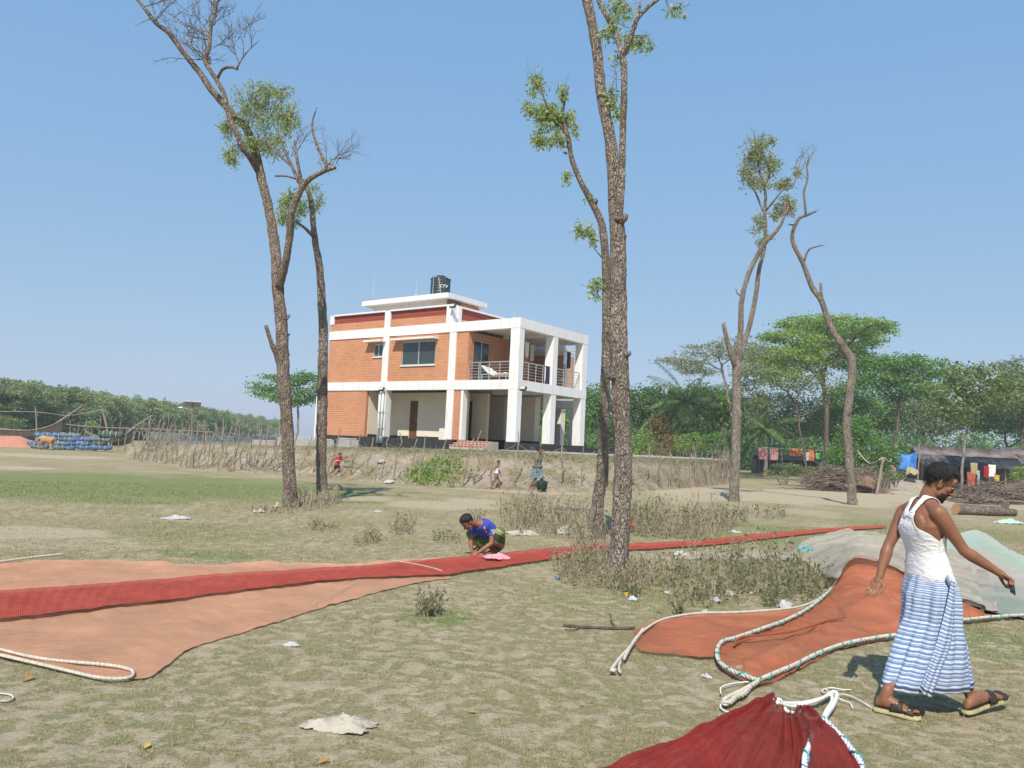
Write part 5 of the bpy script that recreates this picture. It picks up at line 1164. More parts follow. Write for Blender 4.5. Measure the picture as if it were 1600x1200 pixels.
def right_net():
    t = empty('fishing_net', g3(1250, 1000), 'rust orange, grey and pale green fishing net heaped behind the walking man', 'fishing net')
    def za(s, q, x, y): return .014*nz(x, y, 2.5, 51)+.012*nz(x, y, 7, 52)+.03*math.exp(-(q/.10)**2)*(.5+nz(x, y, 3, 6))
    loft_sheet('left_lobe', [(989, 1004), (998, 987), (1058, 968), (1140, 963), (1228, 962), (1275, 949), (1310, 905)], [(991, 1012), (1004, 1021), (1060, 1028), (1116, 1031), (1172, 1003), (1256, 967), (1314, 908)], net_o2, t, 120, 40, za, .025, .02)
    U = [(1119, 1036), (1126, 1013), (1190, 992), (1260, 962), (1292, 935), (1318, 893, .22), (1337, 871, .34), (1400, 886, .30), (1470, 925, .14), (1530, 948, .04), (1572, 960)]
    L = [(1121, 1043), (1150, 1064), (1192, 1073), (1250, 1048), (1310, 1018), (1380, 1003), (1440, 991), (1500, 978), (1540, 972), (1570, 968), (1590, 966)]
    def zb(s, q, x, y):
        e = math.sin(PI*q); return e*(.04*nz(x, y, 1.6, 53)+.03*nz(x*1.0, y*.5, 4.5, 54)+.05*math.exp(-((q-.62)/.1)**2)*(s > .15)*(s < .6))+.012*nz(x, y, 9, 55)
    loft_sheet('rust_panel', U, L, net_o2, t, 200, 64, zb, .025, .02)
    U = [(1236, 868), (1262, 846, .10), (1306, 834, .20), (1350, 832, .30), (1395, 842, .28), (1445, 850, .16), (1500, 864, .04), (1545, 900)]
    L = [(1262, 884, .0), (1284, 905, .02), (1308, 905, .20), (1337, 878, .345), (1398, 890, .31), (1468, 929, .15), (1530, 951, .05), (1560, 961)]
    def zc(s, q, x, y): return .05*nz(x, y, 1.8, 56)+.035*nz(x, y, 5, 57)+.012*nz(x, y, 12, 58)
    loft_sheet('grey_panel', U, L, net_gy, t, 130, 40, zc, .035, .03)
    k = NT('pale green and white net'); uv = k.coords('UV'); v = k.coords('Object'); sx = k.n('SeparateXYZ'); k.l(uv, sx.inputs[0])
    f_ = k.math('ADD', sx.outputs[1], k.math('MULTIPLY', k.math('SUBTRACT', k.noise(v, 1.2, 5), .5), .5))
    k.col(k.ramp(f_, [(.0, (.46, .43, .37)), (.12, (.42, .47, .38)), (.30, (.33, .43, .33)), (.45, (.43, .40, .33)), (.72, (.40, .36, .29)), (.9, (.24, .27, .22))])); k.b.inputs['Roughness'].default_value = .85
    k.bump(k.noise(v, 110, 4, .7), .5, .02)
    loft_sheet('pale_panel', [(1400, 846, .2), (1450, 846, .06), (1490, 838), (1522, 830), (1545, 838), (1571, 856), (1600, 871), (1680, 900), (1760, 930)], [(1420, 895, .28), (1468, 930, .14), (1495, 942, .08), (1520, 950, .05), (1556, 961), (1590, 968), (1620, 968), (1700, 965), (1780, 960)], k.m, t, 150, 60,
               lambda s, q, x, y: .02*nz(x, y, 2.2, 61)+.015*nz(x, y, 6, 62), .028, .03)
    rope('rope', gpath([(975, 1040), (985, 1020), (998, 1000), (1030, 978), (1070, 968), (1100, 965), (1150, 963), (1200, 962), (1250, 956), (1280, 943), (1300, 925)], .045), .014, [ropew], t, label='off white rope on the far edge of the left lobe')
    rope('rope', gpath([(1312, 905), (1306, 918), (1292, 936), (1265, 958), (1230, 978), (1190, 993), (1150, 1006), (1128, 1015), (1120, 1030), (1125, 1046), (1145, 1060), (1168, 1069), (1182, 1075)], .055), .019, [ropew, teal], t, wrap=True, label='white rope bound with teal line between the two lobes')
    rope('rope', gpath([(1182, 1075), (1205, 1064), (1240, 1049), (1280, 1029), (1320, 1014), (1370, 1005), (1410, 1000), (1450, 990), (1500, 979), (1560, 971), (1620, 966), (1700, 962)], .05), .019, [ropew, teal], t, wrap=True, label='white rope bound with teal line on the near edge')
    rope('rope', gpath([(1190, 1068), (1178, 1078), (1160, 1088), (1140, 1098), (1131, 1104), (1132, 1108), (1142, 1106), (1150, 1098), (1163, 1092), (1172, 1082)], .04), .020, [ropew], t, label='thick knotted rope end of the right lobe')
    rope('rope', gpath([(1005, 990), (985, 1018), (970, 1036), (958, 1052), (956, 1057), (962, 1056)], .04), .017, [ropew], t, label='rope tassel of the left lobe')
    for q in ([(968, 1038), (960, 1050), (954, 1055)], [(970, 1038), (967, 1050), (969, 1058)]): rope('rope', gpath(q, .03), .012, [ropew], t, label='frayed strand of the tassel')
    rope('cord', gpath([(1130, 1100), (1126, 1110), (1140, 1119), (1160, 1118), (1163, 1112)], .02), .007, [ropec], t); rope('cord', gpath([(1126, 1090), (1128, 1080), (1150, 1074), (1170, 1072)], .03), .006, [ropec], t)
    rope('cord', gpath([(1148, 1020), (1160, 1012), (1190, 1008), (1230, 1004), (1260, 996), (1290, 986), (1320, 980)], .085), .012, [net_o2], t, label='rust cord gathered across the right lobe')
    # loose pale netting lying in the weeds behind
    loft_sheet('loose_panel', [(1050, 868), (1085, 866), (1130, 868), (1190, 866), (1245, 866)], [(1055, 876), (1085, 877), (1130, 878), (1190, 876), (1245, 880)], net_gy, t, 60, 14, lambda s, q, x, y: .06*math.sin(PI*q)+.04*nz(x, y, 5, 66), .02, .05)
right_net()
def near_net():
    t = empty('fishing_net', g3(1180, 1190), 'dark red folded fishing net with white ropes at the bottom edge', 'fishing net')
    Lc, Rc, Mc = [], [], []
    A_ = {'l': [(1196, 1120), (1130, 1146), (1040, 1180), (940, 1212), (800, 1260)], 'm': [(1214, 1122), (1200, 1170), (1180, 1215), (1150, 1270), (1100, 1350)], 'r': [(1270, 1132), (1306, 1160), (1340, 1192), (1362, 1225), (1400, 1310)]}
    P = {k: catmull_np(np.array([tuple(g3(*p)) for p in v]), np.linspace(0, 4, 90)) for k, v in A_.items()}; G = []
    nW = 130
    for i in range(90):
        s = i/89; r = []
        for j in range(nW):
            q = j/(nW-1); a, m_, b = P['l'][i], P['m'][i], P['r'][i]
            p = a+(m_-a)*(q/.5) if q < .5 else m_+(b-m_)*((q-.5)/.5)
            hump = .20*math.sin(PI*min(1, q/.70))**.8*(1-.25*s) if q < .70 else 0; hump += .14*math.sin(PI*(q-.66)/.34)**.9 if q > .66 else 0
            hump *= min(1, .55+s*2.4)
            fold = .018*math.sin(q*58+2.5*nz(q*6, s*2, 1, 71))+.012*math.sin(q*131+3*nz(q*9, s*3, 1, 72))+.02*nz(p[0], p[1], 6, 73)
            e = min(1, q/.06, (1-q)/.05); r.append((p[0], p[1], ground_z(p[0], p[1])+.012+(hump+fold*.9)*e))
        G.append(r)
    link('red_panel', grid_mesh('red_panel', G), net_dk, t)
    def onz(L): return [g3(*q[:2])*1.0+Vector((0, 0, q[2])) for q in L]
    rope('rope', onz([(1205, 1127, .12), (1225, 1121, .08), (1255, 1111, .05), (1285, 1099, .05), (1302, 1090, .05), (1308, 1094, .05), (1304, 1108, .05), (1296, 1124, .05), (1289, 1136, .06)]), .016, [ropec], t, label='white rope loop at the tip of the net')
    rope('rope', onz([(1212, 1130, .12), (1240, 1120, .06), (1275, 1106, .05), (1297, 1096, .06), (1300, 1104, .05), (1292, 1122, .05), (1286, 1134, .05)]), .013, [ropec], t); rope('rope', onz([(1186, 1133, .14), (1200, 1124, .10), (1218, 1120, .10), (1230, 1128, .06), (1250, 1124, .04), (1253, 1114, .04), (1246, 1110, .04)]), .012, [ropec], t)
    rope('rope', onz([(1252, 1146, .07), (1262, 1137, .05), (1280, 1137, .05), (1290, 1144, .06), (1310, 1163, .06), (1328, 1183, .05), (1343, 1206, .05), (1352, 1232, .05)]), .019, [ropec, tealb], t, wrap=True, label='white rope bound with blue line on the right edge')
    rope('rope', onz([(1251, 1150, .09), (1262, 1166, .09), (1268, 1184, .11), (1264, 1206, .12), (1258, 1226, .13), (1256, 1260, .13)]), .018, [ropec, tealb], t, wrap=True, label='white rope bound with blue line lying in the valley of the net')
    rope('rope', onz([(1205, 1127, .10), (1180, 1136, .12), (1150, 1150, .08)]), .010, [tealb], t)
    for q in ([(1300, 1092, .04), (1296, 1084, .03), (1290, 1078, .02), (1300, 1076, .02), (1318, 1079, .02), (1330, 1077, .01)], [(1304, 1094, .04), (1316, 1096, .02), (1328, 1100, .02), (1332, 1107, .01)], [(1303, 1092, .04), (1322, 1086, .02), (1345, 1098, .02), (1362, 1108, .01)], [(1297, 1088, .04), (1285, 1082, .02), (1288, 1075, .01)]):
        rope('cord', onz(q), .006, [ropec], t)
near_net()
rope('cord', gpath([(-30, 1085), (0, 1089), (16, 1092), (20, 1097), (6, 1101), (-30, 1100)], .012), .006, [ropew], None, label='thin pale cord curled on the ground at the left edge', cat='cord')

# ================================================================== WEEDS
stalkm = leafmat('dry stalk', (0.220, 0.176, 0.121), (0.363, 0.303, 0.215), (0.517, 0.451, 0.341), .1, .9)
dleaf = leafmat('dry weed leaf', (.15, .145, .07), (.27, .24, .13), (.36, .32, .19), .25, .8)
gleaf = leafmat('green weed leaf', (.12, .15, .062), (.23, .24, .11), (.38, .33, .19), .45, .6)
def weed_patch(name, label, regions, cat=None, kind=None, sm=None, lm=None, group=None, seed=0):
    random.seed(seed); global rng
    rng = np.random.default_rng(seed); st = MB(); P, D, Ls = [], [], []
    for (u, v, ru, rv, n, hpx, br, lf, lsz) in regions:
        for _ in range(n):
            a, q = random.uniform(0, 2*PI), math.sqrt(random.random()); b = g3(u+ru*q*math.cos(a), v+rv*q*math.sin(a)); h = px2m(b, hpx)*random.uniform(.45, 1.15)
            d = unit(Vector((random.gauss(0, .28), random.gauss(0, .28), 1))); e = b+d*h; m_ = b+d*h*.5+Vector((random.gauss(0, .05*h), random.gauss(0, .05*h), 0)); r = random.uniform(.0022, .0045)*max(1, b.y/9)
            st.tube([b-Vector((0, 0, .02)), m_, e], [r, r*.8, r*.4], 3, False)
            for k in range(random.randint(0, br)):
                s = b.lerp(e, random.uniform(.3, .9)); dd = unit(d+Vector((random.gauss(0, .7), random.gauss(0, .7), random.uniform(-.1, .4)))); ee = s+dd*h*random.uniform(.15, .4); st.tube([s, ee], [r*.7, r*.3], 3, False)
                P.append(ee); D.append(dd); Ls.append(px2m(b, lsz))
            for k in range(random.randint(0, lf)):
                s = b.lerp(e, random.uniform(.15, 1)); P.append(s); D.append(unit(Vector((random.gauss(0, 1), random.gauss(0, 1), random.uniform(-.4, .5))))); Ls.append(px2m(b, lsz))
    c = g3(*regions[0][:2]); t = None
    V = leaf_quads(np.array([tuple(p) for p in P]), np.array([tuple(p) for p in D]), np.array(Ls)*rng.uniform(.5, 1.2, len(P)), np.array(Ls)*.38) if P else None
    if kind == 'stuff':
        me = st.mesh(name); o = link(name, me, sm); tag(o, label, cat or 'weeds', kind='stuff')
        if V is not None:
            o2 = link('leaves', np_mesh('leaves', V, 4), lm, o); o2['kind'] = 'stuff'
        return
    t = empty(name, c, label, cat or 'weed', group); st.build('stem', sm, t); link('foliage', np_mesh('foliage', V, 4), lm, t)['kind'] = 'stuff'
weed_patch('dry_weeds', 'mass of dry grey stalks left of and behind the middle trunks', [(850, 826, 66, 14, 200, 46, 3, 4, 6), (905, 836, 36, 12, 90, 44, 3, 4, 6), (815, 815, 30, 10, 60, 40, 3, 4, 6), (1060, 830, 90, 14, 330, 34, 3, 4, 6), (1010, 822, 40, 12, 110, 40, 3, 3, 6), (1120, 818, 50, 8, 120, 26, 2, 4, 6), (1190, 808, 40, 6, 60, 18, 2, 4, 6)], kind='stuff', sm=stalkm, lm=dleaf, seed=101)
weed_patch('dry_weeds', 'brush of dry stalks and small leaves round the foot of the thick middle trunk', [(940, 905, 72, 18, 210, 32, 3, 4, 7), (900, 890, 40, 14, 90, 30, 3, 4, 7), (985, 915, 40, 16, 120, 36, 3, 3, 7), (1040, 905, 44, 22, 90, 32, 3, 4, 7), (930, 880, 30, 12, 70, 70, 4, 2, 6)], kind='stuff', sm=stalkm, lm=dleaf, seed=102)
weed_patch('leafy_weeds', 'low leafy weeds between the middle trunk and the rust net', [(1210, 914, 90, 26, 170, 23, 3, 6, 9), (1110, 915, 70, 30, 80, 22, 3, 4, 9), (1240, 930, 56, 16, 90, 22, 2, 6, 9), (1160, 888, 90, 12, 110, 40, 3, 2, 8), (1100, 940, 60, 12, 60, 20, 2, 5, 8), (1180, 915, 110, 30, 160, 32, 3, 1, 7)], kind='stuff', sm=stalkm, lm=gleaf, seed=103)
for (u, v, hpx, lab, sd) in [(1113, 852, 78, 'tallest bare stalk standing in the strip of red net', 1), (1077, 842, 68, 'pair of bare stalks left of the tallest one', 2), (1092, 846, 72, 'thin twiggy stalk between the two tall stalk groups', 3), (905, 866, 84, 'forked pale dry branch left of the slender trunk', 4), (1080, 905, 60, 'tall stalk in the leafy weeds', 5)]:
    random.seed(sd); b = g3(u, v); h = px2m(b, hpx); t = empty('dry_stalk', b, lab, 'dry stalk', 'bare stalks by the middle trunk'); mb = MB(); ps = [b, b+Vector((.03, 0, h*.4)), b+Vector((-.02, .05, h*.75)), b+Vector((.06*random.uniform(-1, 1), 0, h))]; mb.tube(catmull(ps, .05), .007, 5); mb.build('stem', stalkm, t); tb = MB()
    for k in range(7):
        s = ps[1].lerp(ps[3], random.random()); e = s+Vector((random.uniform(-.2, .2), random.uniform(-.1, .1), random.uniform(.08, .28))); tb.tube([s, e], [.004, .002], 4)
    tb.build('twig', stalkm, t)
weed_patch('dry_weeds', 'dry rooty weeds round the feet of the two left trees', [(480, 792, 40, 6, 150, 26, 2, 2, 4), (430, 800, 40, 4, 90, 8, 2, 2, 4), (520, 788, 20, 4, 60, 22, 2, 2, 4)], kind='stuff', sm=stalkm, lm=dleaf, seed=104)
GW = 'small weeds dotted over the grass'
for i, (u, v, ru, n, h, lab, lm_) in enumerate([(668, 960, 20, 60, 34, 'green weed with a dark stem on a lush tuft below the orange net', gleaf), (582, 846, 14, 34, 26, 'scrubby weed nearest the left trees in the middle grass', dleaf), (628, 832, 18, 44, 28, 'dry upright weed in the middle grass, behind the scrubby one', dleaf), (560, 850, 8, 14, 14, 'tiny weed left of the scrubby one', dleaf), (698, 846, 22, 40, 18, 'flat green weed just left of the crouching man', gleaf), (740, 818, 12, 20, 24, 'thin weed behind the head of the crouching man', dleaf), (505, 824, 26, 30, 8, 'flat grey weed mat below the slimmer left tree', dleaf), (985, 930, 12, 24, 18, 'weed beside the yellow wrapper', gleaf), (1208, 948, 12, 30, 24, 'bright sprig at the lower edge of the leafy weeds', gleaf), (1060, 960, 10, 20, 20, 'sprig above the left rope of the rust net', gleaf)]):
    weed_patch('weed', lab, [(u, v, ru, ru*.28, n, h, 2, 5, 6 if v < 900 else 9)], 'weed', None, stalkm, lm_, GW, 110+i)
# creeping green patch and straw on the slope
def slope_plants():
    global rng
    rng = np.random.default_rng(120); P = []; P2 = []; st = MB()
    for i in range(430):
        u = rng.normal(664, 24); k = np.interp(u, [p[0] for p in FOOT], range(len(FOOT)))/(len(foot)-1); s = np.clip(rng.beta(2, 1.6)*.95, 0, .95)
        if s > .2+.8*(u-620)/100: continue
        p = emb_point(k, s)
        for j in range(7): P.append((p.x+rng.normal(0, .2), p.y+rng.normal(0, .2)-.03, p.z+abs(rng.normal(.0, .05))))
    for i in range(2300):
        k = rng.uniform(0, .95); s = rng.random(); p = emb_point(k, s)
        if nz(p.x, p.y, .8, 77)+.35*s < -.02: continue
        st_ = p+Vector((rng.normal(0, .06), -.02, .01)); e = st_+Vector((rng.normal(0, .16), rng.normal(-.06, .10), abs(rng.normal(.02, .12)))); st.tube([st_, e], [.009, .005], 3, False)
        if rng.random() < .6: P2.append(tuple(e))
    V = leaf_quads(np.array(P), randdirs(len(P)), .12*rng.uniform(.6, 1.3, len(P)), .07); tag(link('creeper', np_mesh('creeper', V, 4), L_bright), 'bright green creeper spreading down the middle of the earth slope', 'creeper', kind='stuff')
    o = st.build('straw', stalkm); tag(o, 'dry straw and dead weeds on the earth slope', 'straw', kind='stuff'); V = leaf_quads(np.array(P2), randdirs(len(P2)), .11, .045); link('leaves', np_mesh('leaves', V, 4), dleaf, o)['kind'] = 'stuff'
slope_plants()

# ================================================================== LITTER
bagm = mat('thin white plastic', (.50, .50, .48), (.38, .37, .345), 9, .45, .5, 30, .01); bagy = mat('dirty pale plastic', (.47, .43, .36), (.36, .32, .26), 8, .7, .5, 30, .01)
def crumple(name, u, v, wpx, hpx, m, label, cat, seed, high=.25, group=None, parent=None, onz=0.0, yaw=0.0):
    random.seed(seed); c = g3(u, v); c.z += onz; w_ = px2m(c, wpx)/2; dep = max(w_*.55, .02); h = px2m(c, hpx)*.9; G = []; n = 34 if wpx > 40 else 18
    for i in range(n):
        r = []
        for j in range(n):
            x, y = -1+2*i/(n-1), -1+2*j/(n-1); sq = math.sqrt(max(0, 1-.5*y*y)), math.sqrt(max(0, 1-.5*x*x)); X, Y_ = x*sq[0], y*sq[1]; R = math.hypot(X, Y_); a = math.atan2(Y_, X)
            rad = 1+.42*mnoise.noise(Vector((math.cos(a)*1.9, math.sin(a)*1.9, seed*3.1)))+.16*mnoise.noise(Vector((math.cos(a)*6, math.sin(a)*6, seed*1.7)))
            z = h*(max(0, 1-R*R)**.8*(.55+.5*mnoise.noise(Vector((X*1.6, Y_*1.6, seed))))+.28*mnoise.noise(Vector((X*3.6, Y_*3.6, seed+5)))*(1-R*.5)+(.42*abs(mnoise.noise(Vector((X*2.2+Y_, Y_*3.4-X, seed+9))))+.30*abs(mnoise.noise(Vector((X*5+seed, Y_*6-X*2, seed+2))))+.16*abs(mnoise.noise(Vector((X*11, Y_*11, seed)))))*(1-R*.35)-.12)
            ca, sa = math.cos(yaw), math.sin(yaw); xx, yy = X*rad*w_, Y_*rad*dep; r.append((c.x+xx*ca-yy*sa, c.y+xx*sa+yy*ca, c.z+.006+max(0, z)))
        G.append(r)
    o = link(name, grid_mesh(name, G), m, parent); q = o.modifiers.new('t', 'SOLIDIFY'); q.thickness = .004; return tag(o, label, cat, group)
GL = 'litter on the grass'
for i, (u, v, w_, h, m, lab) in enumerate([(533, 1136, 96, 22, bagy, 'crumpled off white cloth bag alone in the bare foreground'), (455, 1009, 24, 8, bagm, 'small white scrap between the orange net and the foreground bag'), (883, 836, 30, 20, bagm, 'puffed white plastic bag left of the slender trunk'), (277, 811, 38, 7, bagm, 'flat white scrap in the left grass'), (405, 801, 18, 9, bagm, 'white bag left of the biggest left tree'), (434, 793, 12, 11, bagy, 'pale rag leaning on the foot of the biggest left tree'), (1226, 948, 46, 12, bagm, 'wide grey white bag at the edge of the leafy weeds by the rust net'), (1045, 927, 26, 8, bagm, 'white scrap right of the thick trunk'), (1102, 958, 24, 8, bagm, 'grey scrap above the far rope of the rust net'), (1140, 930, 34, 10, bagy, 'torn pale bag in the leafy weeds'), (1118, 940, 22, 8, bagm, 'pale strip in the leafy weeds'), (1104, 1058, 18, 9, bagm, 'clear plastic scrap left of the knotted rope end'), (912, 831, 14, 22, bagm, 'white bag tucked between the two middle trunks'), (1175, 930, 10, 5, bagm, 'small round white scrap in the leafy weeds'), (590, 800, 14, 4, bagm, 'white fleck beyond the left tree weeds'), (1147, 832, 18, 5, bagm, 'pale scrap behind the red strip'), (1575, 818, 40, 9, mat('mint cloth', (.45, .58, .50), (.36, .46, .40), 8), 'pale mint rag near the log')]):
    crumple('plastic_scrap', u, v, w_, h, m, lab, 'litter', 200+i, group=GL, yaw=.2*i)
for i, (u, v, w_, h, m, lab) in enumerate([(592, 724, 10, 9, bagm, 'white bag caught on the earth slope'), (608, 752, 12, 6, bagm, 'white scrap at the foot of the earth slope, left')]):
    k = np.interp(u, [p[0] for p in FOOT], range(len(FOOT)))/(len(foot)-1); p = emb_point(k, .55 if i == 0 else .05); random.seed(i); mb = MB()
    for j in range(3): mb.ell(p+Vector((random.uniform(-.12, .12), -.06, .05)), (.13, 0, .04), (0, .09, .02), (.03, .0, .07), 10, 6)
    tag(link('plastic_scrap', remeshed(mb, .03, 1, 'bag'), bagm), lab, 'litter', GL)
crumple('wrapper', 984, 930, 18, 12, mat('yellow wrapper', (.65, .50, .04), (.05, .05, .05), 9, .4), 'yellow and black wrapper at the foot of the thick trunk', 'litter', 231)
crumple('wrapper', 988, 938, 14, 10, mat('blue white wrapper', (.65, .67, .70), (.10, .14, .30), 10, .4), 'white and dark blue wrapper below the yellow one', 'litter', 232)
crumple('wrapper', 870, 905, 12, 9, mat('blue wrapper', (.10, .18, .26), (.3, .4, .45), 10, .4), 'dull blue wrapper at the left edge of the trunk weeds', 'litter', 233)
crumple('wrapper', 1236, 908, 14, 12, mat('bright blue scrap', (.04, .10, .26), (.1, .2, .4), 10, .5), 'bright blue scrap in the leafy weeds', 'litter', 234)
crumple('rag', 1257, 884, 24, 10, mat('turquoise rag', (.05, .32, .33), (.12, .42, .42), 8), 'turquoise rag on the weeds by the grey net', 'rag', 235, onz=.22)
crumple('rag', 1062, 874, 22, 8, mat('mint rag', (.36, .50, .42), (.5, .55, .5), 8), 'pale mint rag in the weeds beyond the leafy patch', 'rag', 236, onz=.05)
crumple('rag', 906, 758, 12, 12, mat('olive rag', (.3, .28, .2)), 'grey rag in the slope grass', 'rag', 238)
crumple('rag', 988, 826, 9, 30, mat('orange red rag', (.50, .10, .04), (.42, .08, .03), 8), 'orange red rag hanging beside the thick trunk', 'rag', 237)
crumple('cloth_strip', 818, 836, 54, 10, bagy, 'twisted pale cloth strip lying right of the crouching man', 'cloth', 239, yaw=-.15)
crumple('stone', 527, 766, 15, 14, mat('brown clod', (.20, .16, .11), (.30, .25, .18), 12, .95, .5), 'brown clod in the grass beside the slimmer left tree', 'clod', 240)
pinkc = NT('pink checked cloth'); pv = pinkc.coords('UV', (14, 14, 1)); ck = pinkc.n('TexChecker'); ck.inputs['Scale'].default_value = 1; pinkc.l(pv, ck.inputs[0]); ck.inputs[1].default_value = (.66, .24, .30, 1); ck.inputs[2].default_value = (.72, .34, .38, 1); pinkc.col(ck.outputs[0]); pinkc.b.inputs['Roughness'].default_value = .9; pinkc = pinkc.m
crumple('folded_cloth', 775, 881, 42, 10, pinkc, 'pink cloth bundle on the red net beside the crouching man', 'cloth', 241, onz=.07)
lfm = leafmat('fallen leaf', (.30, .13, .05), (.42, .22, .09), (.50, .30, .12), .1, .8)
def fallen(u, v, s, lab, m=None, seed=1):
    random.seed(seed); c = g3(u, v); a = random.uniform(0, 6.28); r = px2m(c, s)*.72; d = Vector((math.cos(a), math.sin(a), .12)); sd = Vector((-math.sin(a), math.cos(a), .3)); G = []
    for i in range(6):
        t = i/5; w_ = math.sin(PI*min(.97, max(.03, t)))*.45; G.append([tuple(c+d*r*(t-.5)+sd*r*w_*q*.5+Vector((0, 0, .006+.12*r*q*q+.1*r*math.sin(t*3)))) for q in (-1, 0, 1)])
    tag(link('fallen_leaf', grid_mesh('fallen_leaf', G), m or lfm), lab, 'leaf', 'fallen leaves on the bare foreground')
fallen(505, 1192, 26, 'large dry brown leaf at the bottom edge below the cloth bag', None, 1); fallen(737, 1116, 16, 'brown leaf right of the cloth bag', None, 2); fallen(230, 1168, 22, 'yellow brown leaf below the rope corner of the orange net', mat('yellow leaf', (.52, .38, .10)), 3); fallen(910, 1104, 14, 'pink petal like scrap in the foreground', mat('pink petal', (.65, .15, .32)), 4); fallen(925, 1100, 9, 'tiny orange leaf beside the pink scrap', None, 5); fallen(649, 1124, 9, 'tiny brown leaf nearest the cloth bag', None, 6); fallen(728, 1171, 12, 'curled brown leaf in the lower middle', None, 7); fallen(45, 1066, 26, 'brown strip like leaf left of the rope corner', None, 8); fallen(818, 960, 12, 'yellow leaf in the grass right of the lush tuft', mat('yellow leaf 2', (.55, .42, .12)), 9); fallen(620, 972, 10, 'brown leaf left of the lush tuft', None, 10); fallen(1030, 957, 12, 'yellow leaf above the left lobe of the rust net', mat('yellow leaf 3', (.55, .42, .12)), 11); fallen(805, 925, 10, 'orange leaf in the grass below the crouching man', None, 12)
# fallen stick
random.seed(9); p = g3(935, 982); t = empty('fallen_stick', p, 'dark forked dead branch lying left of the rust net', 'branch'); bk_ = mat('dead wood', (.10, .07, .05), (.18, .135, .10), 12, .95, .5, 60)
MB().tube(catmull(gpath([(880, 978), (905, 981), (935, 983), (965, 984), (992, 984)], .018), .04), .013, 6, True, .3, 20).build('stem', bk_, t); MB().tube(catmull(gpath([(965, 984), (958, 978), (952, 971, .05)], .02), .03), .008, 5).build('twig', bk_, t); MB().tube(catmull(gpath([(905, 981), (898, 986), (882, 985)], .015), .03), .006, 5).build('twig', bk_, t)

# ================================================================== LEFT BACKGROUND: boats, net bundles, calf
bluen = netmat('blue bundled net', (.05, .13, .32), (.12, .20, .33), (.26, .30, .32), 1, 60, 14, 'X', 6); greyn = netmat('grey blue bundled net', (.12, .17, .20), (.20, .25, .27), (.06, .16, .34), 1, 60, 14, 'X', 5); darkn = netmat('dark green bundled net', (.05, .09, .08), (.10, .14, .12), (.20, .22, .2), 1, 60, 14, 'X', 5)
tiem = mat('pale tie', (.45, .43, .36)); salm = netmat('salmon net heap', (.52, .24, .16), (.46, .20, .13), (.58, .34, .25), 1, 40, 10, 'X', 1.2)
def bundle(u, v, L, r, m, label, seed, yaw=.1):
    random.seed(seed); Y = 54; c = at(u, 700, Y); z = EYE-(v-(700+.0467*(u-800)))/F*Y; c.z = max(.16, z)
    t = empty('net_bundle', c, label, 'net bundle', 'blue net bundles stacked in front of the boats'); n = 14
    ps = [c+Vector((math.cos(yaw)*L*(i/n-.5), math.sin(yaw)*L*(i/n-.5), .02*math.sin(i))) for i in range(n+1)]; rr = [r*(.72 if i in (0, n) else 1)*(1+.06*math.sin(i*2.1)) for i in range(n+1)]
    MB().tube(catmull(ps, .06), np.interp(np.linspace(0, n, len(catmull(ps, .06))), range(n+1), rr).tolist(), 12, True, .38, 4.2).build('roll', m, t, smooth=True)
    for f_ in (.25, .5, .75):
        p = ps[int(f_*n)]; d = unit(ps[-1]-ps[0]); a = unit(d.cross(Vector((0, 0, 1)))); b = Vector((0, 0, 1)); q = [p+(a*math.cos(k*PI/6)+b*math.sin(k*PI/6))*r*1.10 for k in range(13)]; MB().tube(q, .025, 5, False).build('tie', tiem, t)
rows = [(699, [(62, greyn), (100, bluen), (137, bluen), (157, bluen)]), (692.5, [(56, bluen), (92, greyn), (122, bluen), (148, darkn)]), (686, [(70, greyn), (102, bluen), (128, bluen), (155, greyn)]), (680, [(66, bluen), (84, bluen), (108, greyn)])]
words = ['bottom', 'second', 'third', 'topmost']; k_i = 0
pos_w = ['left end of', 'left middle of', 'right middle of', 'right end of']
for ri, (v, lst) in enumerate(rows):
    for ci, (u, m) in enumerate(lst):
        cn = {'blue bundled net': 'bright blue', 'grey bundled net': 'grey', 'grey blue bundled net': 'grey blue', 'dark green bundled net': 'dark green'}[m.name]
        bundle(u, v, 1.5 if ci else 1.2, .155, m, f'{cn} rolled net bundle, {pos_w[ci]} the {words[ri]} row of the stack', 300+k_i, random.uniform(-.12, .12)); k_i += 1
bundle(172, 679, 1.6, .22, darkn, 'dark bundle lying apart to the right of the stack, by the second boat', 330, .2)
def mound(name, u, v, Y, rx, ry, h, m, label, cat, seed):
    c = at(u, 700, Y); c.z = 0; G = []; n = 28
    for i in range(n):
        r = []
        for j in range(n):
            x, y = -1+2*i/(n-1), -1+2*j/(n-1); R = math.hypot(x, y); z = h*(max(0, 1-R*R)**.8)*(1+.3*mnoise.noise(Vector((x*2, y*2, seed))))+.10*h*mnoise.noise(Vector((x*7, y*7, seed))) if R < 1 else -.05; r.append((c.x+x*rx, c.y+y*ry, z-.02))
        G.append(r)
    return tag(link(name, grid_mesh(name, G), m), label, cat)
mound('net_heap', 14, 690, 56, 2.6, 1.4, .75, salm, 'salmon coloured net heap left of the blue bundles', 'net heap', 5)
hullm = mat('tarred boat wood', (.060, .045, .036), (.13, .10, .08), 4, .85, .4, 30, .01, stretch=(1, 1, 4)); rimm = mat('worn gunwale', (.30, .26, .22), (.2, .17, .14), 5)
